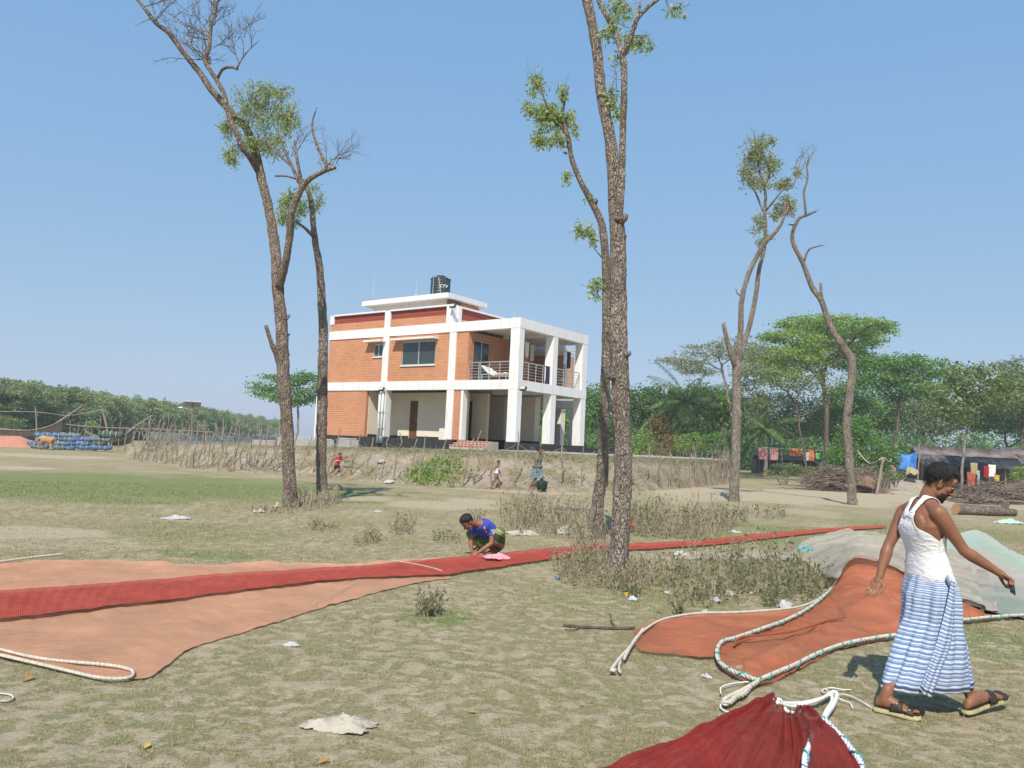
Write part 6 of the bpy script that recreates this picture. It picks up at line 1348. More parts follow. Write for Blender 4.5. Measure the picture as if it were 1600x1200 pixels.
def boat(u, Y, L, label, yaw, w_=1.6, h=1.0, prow=2.2, tip=None):
    c = at(u, 700, Y); c.z = 0; t = empty('fishing_boat', c, label, 'boat', rz=yaw); n = 26; rings = []; inner = []; gun = [[], []]
    for i in range(n+1):
        s = -1+2*i/n; x = s*L/2; hw_ = w_/2*max(.02, (1-abs(s)**2.6))*1.0; zt = h+max(0, s)**3.2*prow*.55+max(0, -s)**3*.6; zk = .05+max(0, abs(s)-.4)**2*1.4*h; ring = [(x, -hw_, zt), (x, -hw_*.92, (zt+zk)*.5), (x, -hw_*.45, zk+.08), (x, 0, zk), (x, hw_*.45, zk+.08), (x, hw_*.92, (zt+zk)*.5), (x, hw_, zt), (x, hw_*.82, zt-.03), (x, hw_*.75, (zt+zk)*.55), (x, 0, zk+.16), (x, -hw_*.75, (zt+zk)*.55), (x, -hw_*.82, zt-.03)]
        rings.append(ring); gun[0].append((x, -hw_, zt)); gun[1].append((x, hw_, zt))
    MB().loft(rings).build('hull', hullm, t, smooth=False, world=False)
    for g_ in gun: MB().tube(g_, .05, 6).build('gunwale', rimm, t, world=False)
    for s in (-.45, -.1, .25): hw_ = w_/2*(1-abs(s)**2.6)*.86; MB().box(s*L/2-.1, -hw_, h-.22, s*L/2+.1, hw_, h-.16).build('thwart', rimm, t, world=False)
    e = Vector((L/2, 0, h+prow*.55)); MB().tube([e-Vector((.5, 0, .35)), e+Vector((prow*.75, 0, prow*.62))], [.10, .06], 8).build('prow_pole', rimm, t, world=False)
    if tip: MB().tube([e+Vector((prow*.75, 0, prow*.62)), e+Vector((prow*.83, 0, prow*.69))], .075, 8).build('prow_tip', tip, t, world=False)
    return t
redp = mat('red paint', (.42, .06, .05)); tealp = mat('teal paint', (.12, .36, .34))
boat(24, 68, 7.5, 'dark wooden fishing boat with a raised red tipped prow pole, left of the blue bundles', .05, 1.8, 1.1, 2.0, redp)
boat(168, 74, 4.2, 'smaller dark boat with a teal tipped prow, behind the right end of the bundles', .25, 1.5, .8, 1.8, tealp)
def driftpole(u, v0, v1, du, Y, label, r=.06):
    a, b = at(u, v0, Y), at(u+du, v1, Y); a.z = min(a.z, 0); t = empty('bare_pole', a, label, 'pole'); MB().tube(catmull([a, a.lerp(b, .5)+Vector((.1, 0, 0)), b], .4), [r*(1-.04*i) for i in range(len(catmull([a, a.lerp(b, .5)+Vector((.1, 0, 0)), b], .4)))], 7, True, .2, 4).build('shaft', stickm, t); MB().tube([a.lerp(b, .7), a.lerp(b, .85)+Vector((.3, 0, .1))], .03, 5).build('stub', stickm, t); return b
b1 = driftpole(56, 690, 636, -1, 66, 'upright bare pole beside the red tipped prow'); b2 = driftpole(172, 684, 640, -12, 68, 'thick leaning bare trunk right of the rail fence', .11)
cbl = MB().tube(catmull([b1+Vector((-5, 0, -.6)), b1+Vector((0, 0, -.4)), (b1+b2)/2-Vector((0, 0, .6)), b2], .5), .014, 5).build('mooring_line', ropew); tag(cbl, 'slack line from the boat pole to the leaning trunk', 'line')
def street_lamp():
    p = at(300, 690, 66); p.z = 0; tp = at(301, 631, 66); t = empty('solar_lamp', p, 'solar street lamp with a tilted panel on a rusty pole in front of the wood', 'street lamp')
    MB().tube([p, tp], [.08, .06], 8).build('pole', mat('rusty pole', (.20, .12, .09), (.3, .22, .18), 4), t); M_ = Matrix.Translation(tp) @ Matrix.Rotation(.5, 4, 'Z') @ Matrix.Rotation(-.45, 4, 'X')
    MB().box(-.65, -.42, -.02, .65, .42, .03, M_).build('solar_panel', mat('solar panel', (.30, .33, .36), (.22, .25, .3), 3, .25), t); MB().box(-.66, -.44, -.035, .66, -.421, .035, M_).box(-.66, .421, -.035, .66, .44, .035, M_).build('panel_frame', alu, t)
    MB().tube([tp-Vector((0, 0, .5)), tp+Vector((-.7, -.2, -.35))], .035, 6).build('arm', alu, t); MB().ell(tp+Vector((-.85, -.25, -.36)), (.28, .08, 0), (-.03, .12, 0), (0, 0, .06), 10, 6).build('lamp_head', alu, t)
street_lamp()
furm = mat('tan hide', (.36, .19, .085), (.50, .33, .20), 3, .9, .3, 80); hoofm = mat('dark hoof', (.05, .04, .035))
def quadruped(name, label, cat, c, yaw, k, m, grazing=True, horns=True):
    t = empty(name, c, label, cat, rz=yaw); mb = MB()
    mb.loft([[(x*k, hw_*k*math.cos(a), (zc+hh*math.sin(a))*k) for a in np.linspace(0, 2*PI, 14, endpoint=False)] for x, zc, hw_, hh in [(-.56, .80, .02, .03), (-.53, .78, .13, .16), (-.40, .75, .19, .23), (-.1, .72, .21, .25), (.2, .73, .20, .26), (.42, .78, .16, .24), (.55, .84, .09, .13)]])
    hd = Vector((.84, .05, .52 if grazing else 1.05))*k
    mb.chain([Vector((.42, 0, .86))*k, Vector((.62, .02, .80 if grazing else 1.02))*k, hd], [.14*k, .10*k, .08*k], 10); dv = unit(Vector((.5, .05, -.85 if grazing else -.3))); mb.chain([hd, hd+dv*.16*k, hd+dv*.28*k], [.085*k, .065*k, .05*k], 10)
    for sx, sy in ((.38, .12), (.38, -.12)):
        o = Vector((random.uniform(-.05, .08), 0, 0)); mb.chain([(Vector((sx, sy, .66)))*k, (Vector((sx+.02, sy, .36))+o*.5)*k, (Vector((sx, sy, .30))+o*.6)*k, (Vector((sx, sy, .05))+o)*k], [.085*k, .05*k, .042*k, .034*k], 8)
    for sx, sy in ((-.42, .12), (-.42, -.12)):
        o = Vector((random.uniform(-.08, .06), 0, 0)); mb.chain([Vector((sx, sy, .70))*k, (Vector((sx+.10, sy, .48)))*k, (Vector((sx-.07, sy, .32))+o*.5)*k, (Vector((sx-.02, sy, .05))+o)*k], [.12*k, .075*k, .042*k, .034*k], 8)
    for s in (-1, 1): mb.ell(hd+Vector((-.02, s*.12, .04))*k, Vector((.03, 0, .02))*k, Vector((0, .09, .01))*k, Vector((0, 0, .035))*k, 8, 6)
    mb.chain([Vector((-.54, 0, .88))*k, Vector((-.64, 0, .70))*k, Vector((-.62, 0, .40))*k], [.03*k, .022*k, .035*k], 6)
    link('body', remeshed(mb, .022*k, 3), m, t, world=False)
    h_ = MB()
    for sx in (.38, -.43):
        for sy in (-.12, .12): h_.lathe(Vector((sx, sy, 0))*k, [(.045*k, 0), (.038*k, .06*k)], 8)
    h_.build('hoof', hoofm, t, world=False)
    if horns:
        q = MB()
        for s in (-1, 1): q.chain([hd+Vector((.02, s*.05, .06))*k, hd+Vector((-.02, s*.11, .16))*k], [.02*k, .008*k], 6)
        q.build('horn', hoofm, t, world=False)
p = at(73, 702, 52.5); p.z = 0; quadruped('calf', 'tan calf grazing in front of the blue net bundles', 'calf', p, math.radians(172), .92, furm)
p = at(1424, 752, 52); p.z = .62; quadruped('goat', 'small black goat on the sand heap below the blue tarpaulin', 'goat', p, math.radians(15), .42, mat('black coat', (.02, .018, .016)), False)
# far left bright strip of the shore is part of the ground; right side: huts and yard
tinm = NT('rusty tin'); tv = tinm.coords('Object'); wv = tinm.n('TexWave', bands_direction='X'); wv.inputs['Scale'].default_value = 6; tinm.l(tv, wv.inputs[0]); tinm.col(tinm.ramp(tinm.noise(tv, 1.1, 5, .65), [(.35, (.22, .20, .19)), (.5, (.15, .12, .105)), (.62, (.11, .065, .05))])); tinm.b.inputs['Roughness'].default_value = .7; tinm = tinm.m
blackp = mat('black sheet', (.018, .02, .022), (.05, .05, .05), 2, .5, .5, 6, .06); mudw = mat('mud and bamboo wall', (.12, .095, .07), (.19, .15, .11), 3, .95, .5, 20, .02, stretch=(4, 4, 1)); bluet = mat('blue tarpaulin', (.025, .13, .42), (.05, .20, .52), 2.5, .45, .4, 14, .02)
def hut(uL, uR, Y, zeave, ztop, label, dep=4.5, yaw=-.25, black=True):
    a, b = at(uL, 700, Y), at(uR, 700, Y); w_ = (b-a).length; c = Vector((a.x, a.y, 0)); t = empty('hut', c, label, 'hut', rz=yaw); L_ = w_
    for x0, x1, nm in ((.0, L_*.34, 'wall'), (L_*.5, L_*.98, 'wall')): MB().box(x0, .9, 0, x1, 1.02, zeave-.05).build(nm, mudw, t, world=False)
    MB().box(0, 1.03, 0, .12, dep, zeave-.05).build('wall', mudw, t, world=False); MB().box(L_-.12, 1.03, 0, L_, dep, zeave-.05).build('wall', mudw, t, world=False); MB().box(.13, dep-.12, 0, L_-.13, dep, zeave).build('wall', mudw, t, world=False)
    for i in range(7): MB().tube([(L_*i/6*.98+.05, -.25, 0), (L_*i/6*.98+.05+random.uniform(-.1, .1), -.25, zeave-.12)], [.06, .045], 6).build('post', stickm, t, world=False)
    # corrugated sheets laid side by side, each lapping the next
    n = int(L_/.85); 
    for i in range(n):
        for row in range(2):
            y0, y1 = (-.6, dep*.27) if row == 0 else (dep*.25, dep*.55); z0 = zeave-.1+(ztop-zeave)*(y0+.6)/(dep*.55+.6); z1 = zeave-.1+(ztop-zeave)*(y1+.6)/(dep*.55+.6); G = []
            for k in range(13):
                x = i*L_/n+(L_/n+.06)*k/12-.03; zz = .03*math.sin(k*PI*.9)+.02*((i+row) % 2)+random.uniform(-.004, .004)+.02*row; G.append([(x, y0-.05*random.random(), z0+zz), (x, y1, z1+zz)])
            o = link('tin_sheet', grid_mesh('tin_sheet', G), blackp if (black and row == 0 and i > n*.22) else tinm, t, world=False); q = o.modifiers.new('t', 'SOLIDIFY'); q.thickness = .01
    G = [[(L_*k/20, dep*.55+(dep*.5)*j/2, ztop-.1-(ztop-zeave)*j/2) for j in range(3)] for k in range(21)]; o = link('roof', grid_mesh('roof', G), tinm, t, world=False); q = o.modifiers.new('t', 'SOLIDIFY'); q.thickness = .02
    return t
hut(1438, 1580, 58, 1.75, 3.2, 'low dark hut with a rusty tin and black sheet roof behind the walking man')
hut(1578, 1720, 64, 2.3, 3.6, 'second low hut with a greenish roof edge at the right edge', black=False)
hut(1186, 1282, 88, 1.7, 2.3, 'small hut behind the pink washing', 4, -.1, False)
p0, p1 = at(1400, 706, 53), at(1433, 704, 52.5); t = sheet_cloth('tarpaulin', p0, p1, at(1402, 735, 52.5), at(1431, 734, 52), bluet, 'blue tarpaulin screen hung between two posts', 'tarpaulin', 24, 20, .16, 1.2, sag=.25, seed=2)
def pole(u, v0, v1, du, Y, label, r=.05, grp=None):
    a, b = at(u, v0, Y), at(u+du, v1, Y); t = empty('yard_post', a, label, 'post', grp); MB().tube([a-Vector((0, 0, .3)), a.lerp(b, .5)+Vector((.03, 0, 0)), b], [r, r*.9, r*.8], 7, True, .15, 5).build('shaft', stickm, t); MB().tube([b-Vector((0, 0, .25)), b+Vector((.12, 0, .02))], r*.5, 5).build('stub', stickm, t); return b
pole(1396, 742, 694, 3, 53, 'post on the left of the blue tarpaulin'); pole(1434, 742, 692, 2, 52.4, 'post on the right of the blue tarpaulin')
q1 = pole(1369, 768, 715, 11, 42, 'pale leaning post in front of the leafy shrub', .085); q0 = at(1340, 705, 44); q2 = at(1397, 712, 52)
ln = MB().tube(catmull([q0, q0.lerp(q1, .5)-Vector((0, 0, .5)), q1, q1.lerp(q2, .5)-Vector((0, 0, .3)), q2], .3), .025, 5).build('clothes_line', ropew); tag(ln, 'sagging line from the shrub over the leaning post to the tarpaulin', 'line')
orangec = clothmat('orange cloth', (.50, .13, .04), (.58, .20, .07)); pinkl = clothmat('pink cloth', (.55, .22, .24), (.62, .34, .34)); redc = clothmat('brick red cloth', (.38, .075, .045), (.46, .13, .08)); yell = clothmat('straw cloth', (.42, .36, .19), (.33, .28, .15)); rd2 = clothmat('crimson cloth', (.40, .03, .05), (.30, .02, .04)); greenc = clothmat('green cloth', (.10, .40, .10), (.16, .46, .16)); pinkw = clothmat('rose cloth', (.42, .17, .18), (.50, .27, .27)); tealc = clothmat('turquoise cloth', (.03, .28, .38), (.05, .36, .42))
def hang(uL, uR, vt, vb, Y, m, label, seed, fu=2.0, amp=.07, cat='laundry', grp='laundry hung round the huts'):
    return sheet_cloth('hung_cloth', at(uL, vt, Y), at(uR, vt+.5, Y), at(uL+.5, vb, Y), at(uR-.5, vb+.5, Y), m, label, cat, 14, 14, amp, fu, grp, seed=seed)
hang(1393, 1398, 708, 727, 51.6, orangec, 'orange cloth at the left edge of the blue tarpaulin', 1); hang(1393, 1400, 727, 741, 51.5, pinkl, 'pink cloth below the orange one by the tarpaulin', 2)
hang(1511, 1524, 738, 762, 46, redc, 'brick red bundle of cloth hanging right of the man head', 3, 2.5, .14); hang(1516, 1527, 723, 742, 46.4, yell, 'straw coloured cloth above the brick red one', 4, 2, .1); hang(1537, 1545, 728, 746, 46, rd2, 'crimson cloth beside the white one', 5); hang(1544, 1556, 726, 745, 46.2, whitec, 'white cloth right of the crimson one', 6); hang(1527, 1531, 735, 758, 46.1, clothmat('pale blue cloth', (.30, .36, .42), (.4, .45, .5)), 'pale blue strip beside the brick red cloth', 7); hang(1553, 1562, 742, 752, 45.6, clothmat('ochre cloth', (.50, .36, .08), (.45, .3, .1)), 'ochre cloth on the brushwood', 8)
hang(1185, 1199, 700, 718, 63, pinkw, 'pink sheet at the left of the far washing', 9); hang(1203, 1216, 701, 719, 63, pinkw, 'second pink sheet, next to the dark forked trunk', 10, 3); hang(1233, 1252, 701, 712, 64, orangec, 'orange and red cloth behind the dark forked trunk', 11, 3); hang(1259, 1264, 706, 720, 63, clothmat('grey blue cloth', (.40, .44, .46)), 'grey cloth right of the dark forked trunk', 12); hang(1264, 1273, 702, 720, 63, orangec, 'bright orange cloth right of the grey one', 13); hang(1274, 1281, 708, 717, 63, greenc, 'green cloth at the end of the far washing', 14); hang(1205, 1208, 688, 697, 64, tealc, 'turquoise strip above the pink sheets', 15, 1, .02)
ln = MB().tube(catmull([at(1180, 699, 63.1), at(1230, 701, 63.3), at(1286, 704, 63.1)], .5), .02, 5).build('clothes_line', ropew); tag(ln, 'line of the far pink and orange washing', 'line')
# brushwood heaps, log, carton, sand heap
brm = mat('brushwood twig', (.15, .115, .09), (.27, .215, .17), 6, .95)
def brush(u, v, Y, wpx, hpx, n, label, seed):
    random.seed(seed); c = at(u, v, Y); c.z = 0; w_ = wpx*Y/F; h = hpx*Y/F; t = empty('brushwood_heap', c, label, 'brushwood'); mb = MB()
    for i in range(n):
        x = random.gauss(0, .42); y = random.gauss(0, .4); top_ = max(.03, (1-x*x)*h); z = top_*random.random()**.7; L = random.uniform(.5, 1.6)*w_*.35; a = random.gauss(0, .35); e = Vector((math.cos(a), random.gauss(0, .4), math.sin(random.gauss(.02, .25))))
        p = c+Vector((x*w_*.55, y*w_*.3, z)); q = p+unit(e)*L*random.choice((-1, 1)); q.z = max(.02, q.z); mb.tube([p, p.lerp(q, .5)+Vector((0, 0, random.gauss(0, .08))), q], [.022, .016, .008], 4, False)
    o = mb.build('twigs', brm, t); o['kind'] = 'stuff'; mb2 = MB()
    for i in range(6):
        x = random.uniform(-.5, .5); p = c+Vector((x*w_, -.2, .1)); mb2.tube(catmull([p, p+Vector((.7, -.1, .12)), p+Vector((1.5, 0, .05))], .3), .035, 5)
    mb2.build('stick', brm, t)
brush(1316, 757, 44, 90, 34, 900, 'grey brushwood heap round the foot of the crooked bare tree', 61); brush(1560, 783, 38, 95, 25, 1100, 'large brown brushwood heap behind the log', 62); brush(1530, 790, 36, 50, 10, 260, 'thin spread of twigs at the left of the large brushwood heap', 63)
def log():
    Y = 27.2; c = g3(1540, 806); t = empty('log', c, 'felled log with a pale cut end lying on the sand right of the man', 'log'); ps = [at(1493, 798, Y-.2), at(1520, 800, Y), at(1545, 800, Y), at(1568, 797, Y+.2), at(1585, 798, Y+.3)]; rr = [px2m(ps[0], r) for r in (7.5, 7, 7, 6.5, 5)]
    for p, r in zip(ps, rr): p.z = r*.95
    P = catmull(ps, .08); R = np.interp(np.linspace(0, 4, len(P)), range(5), rr); MB().tube(P, R.tolist(), 14, True, .16, 5).build('trunk', bark1, t, smooth=True); k = MB().tube([ps[3]+Vector((0, 0, .05)), ps[3]+Vector((.05, -.1, .32))], [.13, .10], 8); k.build('stub', bark1, t)
    d = unit(ps[1]-ps[0]); MB().tube([ps[0]-d*.012, ps[0]-d*.004], rr[0]*.92, 14).build('cut_end', mat('fresh wood', (.58, .36, .18), (.48, .26, .12), 14), t)
log()
def carton():
    p = at(1351, 758, 43); p.z = .35; t = empty('carton', p, 'battered brown carton lying on the brushwood beside the crooked bare tree', 'carton', rz=.4); m = mat('brown board', (.30, .215, .15), (.22, .155, .10), 5, .9); M_ = Matrix.Rotation(.25, 4, 'Y'); MB().box(-.36, -.3, 0, .36, .3, .55, M_, jit=.03).build('box', m, t, world=False)
    for s in (-1, 1): MB().box(-.36, s*.31, .54, .36, s*.33, .78, M_ @ Matrix.Rotation(s*.5, 4, 'X'), jit=.02).build('flap', m, t, world=False)
    MB().box(.38, -.25, .0, .62, .2, .04, Matrix.Rotation(-.7, 4, 'Y'), jit=.02).build('lid', mat('pale board', (.50, .38, .27)), t, world=False)
carton()
sandm = mat('grey sand', (.36, .31, .25), (.28, .235, .185), 3, .95, .6, 12, .05)
mound('sand_heap', 1425, 750, 51, 2.6, 1.6, .75, sandm, 'grey sand heap in front of the blue tarpaulin', 'sand heap', 8); mound('sand_heap', 1418, 765, 45, 2.0, .9, .35, sandm, 'low heap of sand nearer the camera than the tarpaulin heap', 'sand heap', 9)
sheet_cloth('hung_cloth', at(1418, 728, 50.4), at(1434, 734, 50), at(1415, 741, 49.9), at(1436, 741, 49.5), yell, 'yellow sack spread below the tarpaulin', 'sack', 12, 12, .12, 1.5, 'laundry hung round the huts')

# ================================================================== PEOPLE
skin = NT('brown skin'); sv = skin.coords('Object'); skin.col(skin.mix(skin.rng(skin.noise(sv, 14, 4), .35, .7), (.265, .120, .067), (.21, .090, .049))); skin.b.inputs['Roughness'].default_value = .52; skin.b.inputs['Specular IOR Level'].default_value = .38
skin.b.inputs['Subsurface Weight'].default_value = .05; skin.b.inputs['Subsurface Radius'].default_value = (.012, .005, .003); skin.bump(skin.noise(sv, 160, 4, .6), .12, .002); skin = skin.m
hairm = NT('black hair'); hv = hairm.coords('Object', (60, 60, 20)); hairm.col((.012, .011, .010)); hairm.b.inputs['Roughness'].default_value = .42; hairm.b.inputs['Specular IOR Level'].default_value = .35; hairm.bump(hairm.noise(hv, 3.0, 4, .7), .8, .01); hairm = hairm.m
eyem = mat('eye white', (.34, .31, .28), None, rough=.2); irism = mat('dark iris', (.02, .012, .008), None, rough=.15); lipm = mat('brown lip', (.20, .07, .05))
def add_head(mb, c, f, u, k):
    f = unit(f); s = unit(u.cross(f)); u = f.cross(s); P = lambda x, y, z: c+(f*x+s*y+u*z)*k
    def E(x, y, z, rx, ry, rz, n=18): mb.ell(P(x, y, z), f*rx*k, s*ry*k, u*rz*k, n, 12)
    E(-.005, 0, .030, .096, .076, .092); E(.030, 0, -.035, .060, .060, .080); E(.052, 0, -.085, .036, .034, .030); E(.072, 0, .045, .022, .058, .040)
    for y in (-1, 1):
        E(.058, y*.040, -.018, .026, .020, .022); E(-.006, y*.078, -.012, .020, .008, .034, 10); E(-.012, y*.084, .002, .012, .007, .022, 8); E(.020, y*.050, -.060, .040, .014, .030, 10)
        E(.085, y*.030, .020, .014, .022, .008, 10)
        E(.097, y*.012, -.038, .010, .009, .008, 8)
    mb.chain([P(.090, 0, .016), P(.104, 0, -.012), P(.113, 0, -.034)], [.010*k, .011*k, .0135*k], 10, step=.006)
    E(.086, 0, -.060, .013, .022, .006, 12); E(.084, 0, -.071, .013, .019, .007, 12)
    return P, (f, s, u)
def head_extras(t, P, fr, k, n=44, front=.42, back=-.62, side=-.05, puff=.016, seed=0, beard=False):
    f, s, u = fr; G = []
    for j in range(n):
        r = []; el = -PI/2+PI*(j/(n-1))
        for i in range(n):
            az = 2*PI*i/n; nx, ny, nz_ = math.cos(el)*math.cos(az), math.cos(el)*math.sin(az), math.sin(el); ca = math.cos(az)
            hl = (front if ca > .55 else side+(front-side)*sstep(.15, .55, ca)) if ca > 0 else side+(back-side)*sstep(.05, .8, -ca)
            hl += .05*mnoise.noise(Vector((az*4, 0, seed))); e = sstep(hl-.04, hl+.14, nz_); th = puff*(.55+.6*nz_+.35*max(0, ca))*(1+.28*mnoise.noise(Vector((nx*6, ny*6, nz_*6+seed)))+.20*mnoise.noise(Vector((nx*17, ny*17, nz_*9+seed))))
            q = -.010+(th+.010)*e; r.append(P(-.005+nx*(.096+q), ny*(.076+q), .030+nz_*(.092+q)))
        G.append(r)
    link('hair', grid_mesh('hair', [[tuple(p) for p in r]+[tuple(r[0])] for r in G]), hairm, t)
    # loose strands break up the outline
    V_ = []
    for _ in range(3000 if n > 40 else 0):
        d_ = Vector(tuple(float(x) for x in randdirs(1)[0])); az = math.atan2(d_.y, d_.x); ca = math.cos(az); hl = ((front if ca > .55 else side+(front-side)*sstep(.15, .55, ca)) if ca > 0 else side+(back-side)*sstep(.05, .8, -ca))
        if d_.z < hl+.06: continue
        q = puff*random.uniform(.3, 1.0); b0 = P(-.005+d_.x*(.096+q), d_.y*(.076+q), .030+d_.z*(.092+q)); nn = unit(f*d_.x+s*d_.y+u*d_.z); tg = unit(f*(.9 if d_.z > .2 else .1)+s*d_.y*.8-u*.75+Vector((random.gauss(0, .35), random.gauss(0, .35), random.gauss(0, .35)))); tg = unit(tg-nn*tg.dot(nn)*.75); w_ = unit(tg.cross(nn))*.0020*k
        V_ += [b0-w_, b0+w_, b0+tg*random.uniform(.014, .030)*k+nn*.003*k]
    if V_: link('hair_strands', np_mesh('hair_strands', [tuple(v) for v in V_], 3), hairm, t)['kind'] = 'stuff'
    for y in (-1, 1):
        e = MB().ell(P(.0835, y*.031, .003), f*.0105*k, s*.011*k, u*.0062*k, 12, 8).build('eye', eyem, t, smooth=True); MB().ell(P(.0925, y*.031, .002), f*.003*k, s*.0055*k, u*.0055*k, 10, 6).build('iris', irism, e, smooth=True)
        MB().chain([P(.094, y*.018, .024), P(.095, y*.034, .028), P(.086, y*.050, .024)], [.003*k, .004*k, .0025*k], 6, step=.006).build('eyebrow', hairm, t, smooth=True)
    if beard:
        G = []
        for j in range(20):
            r = []
            for i in range(30):
                az = -1.55+3.1*i/29; zz = -.060-.047*j/19; w_ = (.060-.020*(j/19)**2)*1.06; x = .026+(.061-.008*(j/19))*math.cos(az)+.006; y = w_*math.sin(az); q = .002+.003*mnoise.noise(Vector((az*9, zz*220, 3)))
                if abs(az) < .42 and j < 8: q -= .016
                r.append(tuple(P(x+q*math.cos(az)*2, y+q*math.sin(az)*2, zz)))
            G.append(r)
        link('beard', grid_mesh('beard', G), mat('short dark beard', (.035, .020, .014), (.075, .036, .022), 120, .7), t); b = MB(); b.ell(P(.072, 0, -.105), f*.022*k, s*.024*k, u*.026*k, 14, 10); b.ell(P(.058, 0, -.098), f*.032*k, s*.034*k, u*.020*k, 14, 10); b.build('chin_beard', hairm, t, smooth=True)
        MB().chain([P(.088, -.026, -.056), P(.100, 0, -.049), P(.088, .026, -.056)], [.004*k, .0055*k, .004*k], 8, step=.006).build('moustache', hairm, t, smooth=True)
def add_hand(mb, w, d, pn, th, k, curl=.35, thumb=.6, spread=.10):
    """w wrist, d along the hand, pn out of the palm, th towards the thumb"""
    d = unit(d); pn = unit(pn-d*pn.dot(d)); th = unit(th-d*th.dot(d)-pn*th.dot(pn))
    mb.ell(w+d*.050*k, d*.056*k, th*.040*k, pn*.015*k, 14, 10); mb.chain([w-d*.02*k, w+d*.03*k], [.025*k, .024*k], 10)
    for i in range(4):
        y = .031-.0205*i; b = w+d*(.088-.004*abs(i-1.2))*k+th*y*k; L = (.070, .080, .074, .058)[i]*k; r = (.0088, .0090, .0085, .0075)[i]*k; dd = unit(d+th*spread*(1.5-i)*.5); p = b-dd*.03*k; ps = [p, b]; a = 0
        for q, fr in enumerate((.45, .32, .25)):
            a += curl*(.75 if q == 0 else 1.0)*(1+.08*i); v = dd*math.cos(a)+pn*math.sin(a); ps.append(ps[-1]+v*L*fr)
        mb.chain(ps, [r*1.1, r*1.05, r, r*.92, r*.75], 8, step=.008*k)
    b = w+d*.022*k+th*.028*k; v1 = unit(d*.65+th*.75+pn*.25*thumb); v2 = unit(d*.95+th*(.45-.7*thumb)+pn*.7*thumb); mb.chain([b-th*.015*k, b, b+v1*.036*k, b+v1*.036*k+v2*.030*k, b+v1*.036*k+v2*.054*k], [.014*k, .0135*k, .0115*k, .0098*k, .0075*k], 9, step=.008*k)
def add_foot(mb, ank, heel, toe, side, k):
    """bare foot; side points to the little toe"""
    d = unit(toe-heel); L = (toe-heel).length; up = unit(side.cross(d)); up = up if up.z > 0 else -up; rings = []
    for s_, w_, h in ((.0, .012, .012), (.03, .026, .030), (.15, .034, .045), (.32, .034, .046), (.5, .038, .036), (.66, .046, .026), (.76, .046, .018), (.80, .040, .012)):
        c = heel+d*L*s_+up*h*k*.98; rings.append([c+side*w_*k*math.cos(a)+up*h*k*math.sin(a) for a in np.linspace(0, 2*PI, 14, endpoint=False)])
    mb.loft(rings); mb.chain([ank+up*.02*k, heel+d*L*.22+up*.05*k], [.036*k, .040*k], 12)
    for i in range(5):
        y = -.034+.0172*i; b = heel+d*L*(.76-.012*i*i*.35)+side*y*k+up*.013*k; l = L*(.20 if i == 0 else .185-.028*i); r = (.0125 if i == 0 else .0092-.0006*i)*k; mb.chain([b-d*.03*k, b, b+d*l*.6+up*.003*k, b+d*l], [r, r, r, r*.85], 8, step=.01*k)
def torso_rings(J, k, n=28):
    """list of (centre, side, back, half width, half depth)"""
    pel, che, nek = J['pelvis'], J['chest'], J['neck']; hs, ss = unit(J['hipside']), unit(J['shside']); R = []
    for t_, w_, d_ in ((-.16, .105, .085), (-.05, .155, .105), (.10, .163, .110), (.30, .148, .100), (.48, .136, .093), (.64, .150, .102), (.80, .172, .110), (.92, .182, .108), (1.04, .172, .092), (1.13, .128, .074), (1.20, .074, .060)):
        c = pel+(che-pel)*t_ if t_ <= 1 else che+(nek-che)*((t_-1)/.2)
        sd = unit(hs.lerp(ss, min(1, max(0, t_)))); ax = unit(che-pel) if t_ <= 1 else unit(nek-che); bk = unit(sd.cross(ax)); sd = unit(ax.cross(bk)); R.append((c, sd, bk, w_*k, d_*k))
    return R
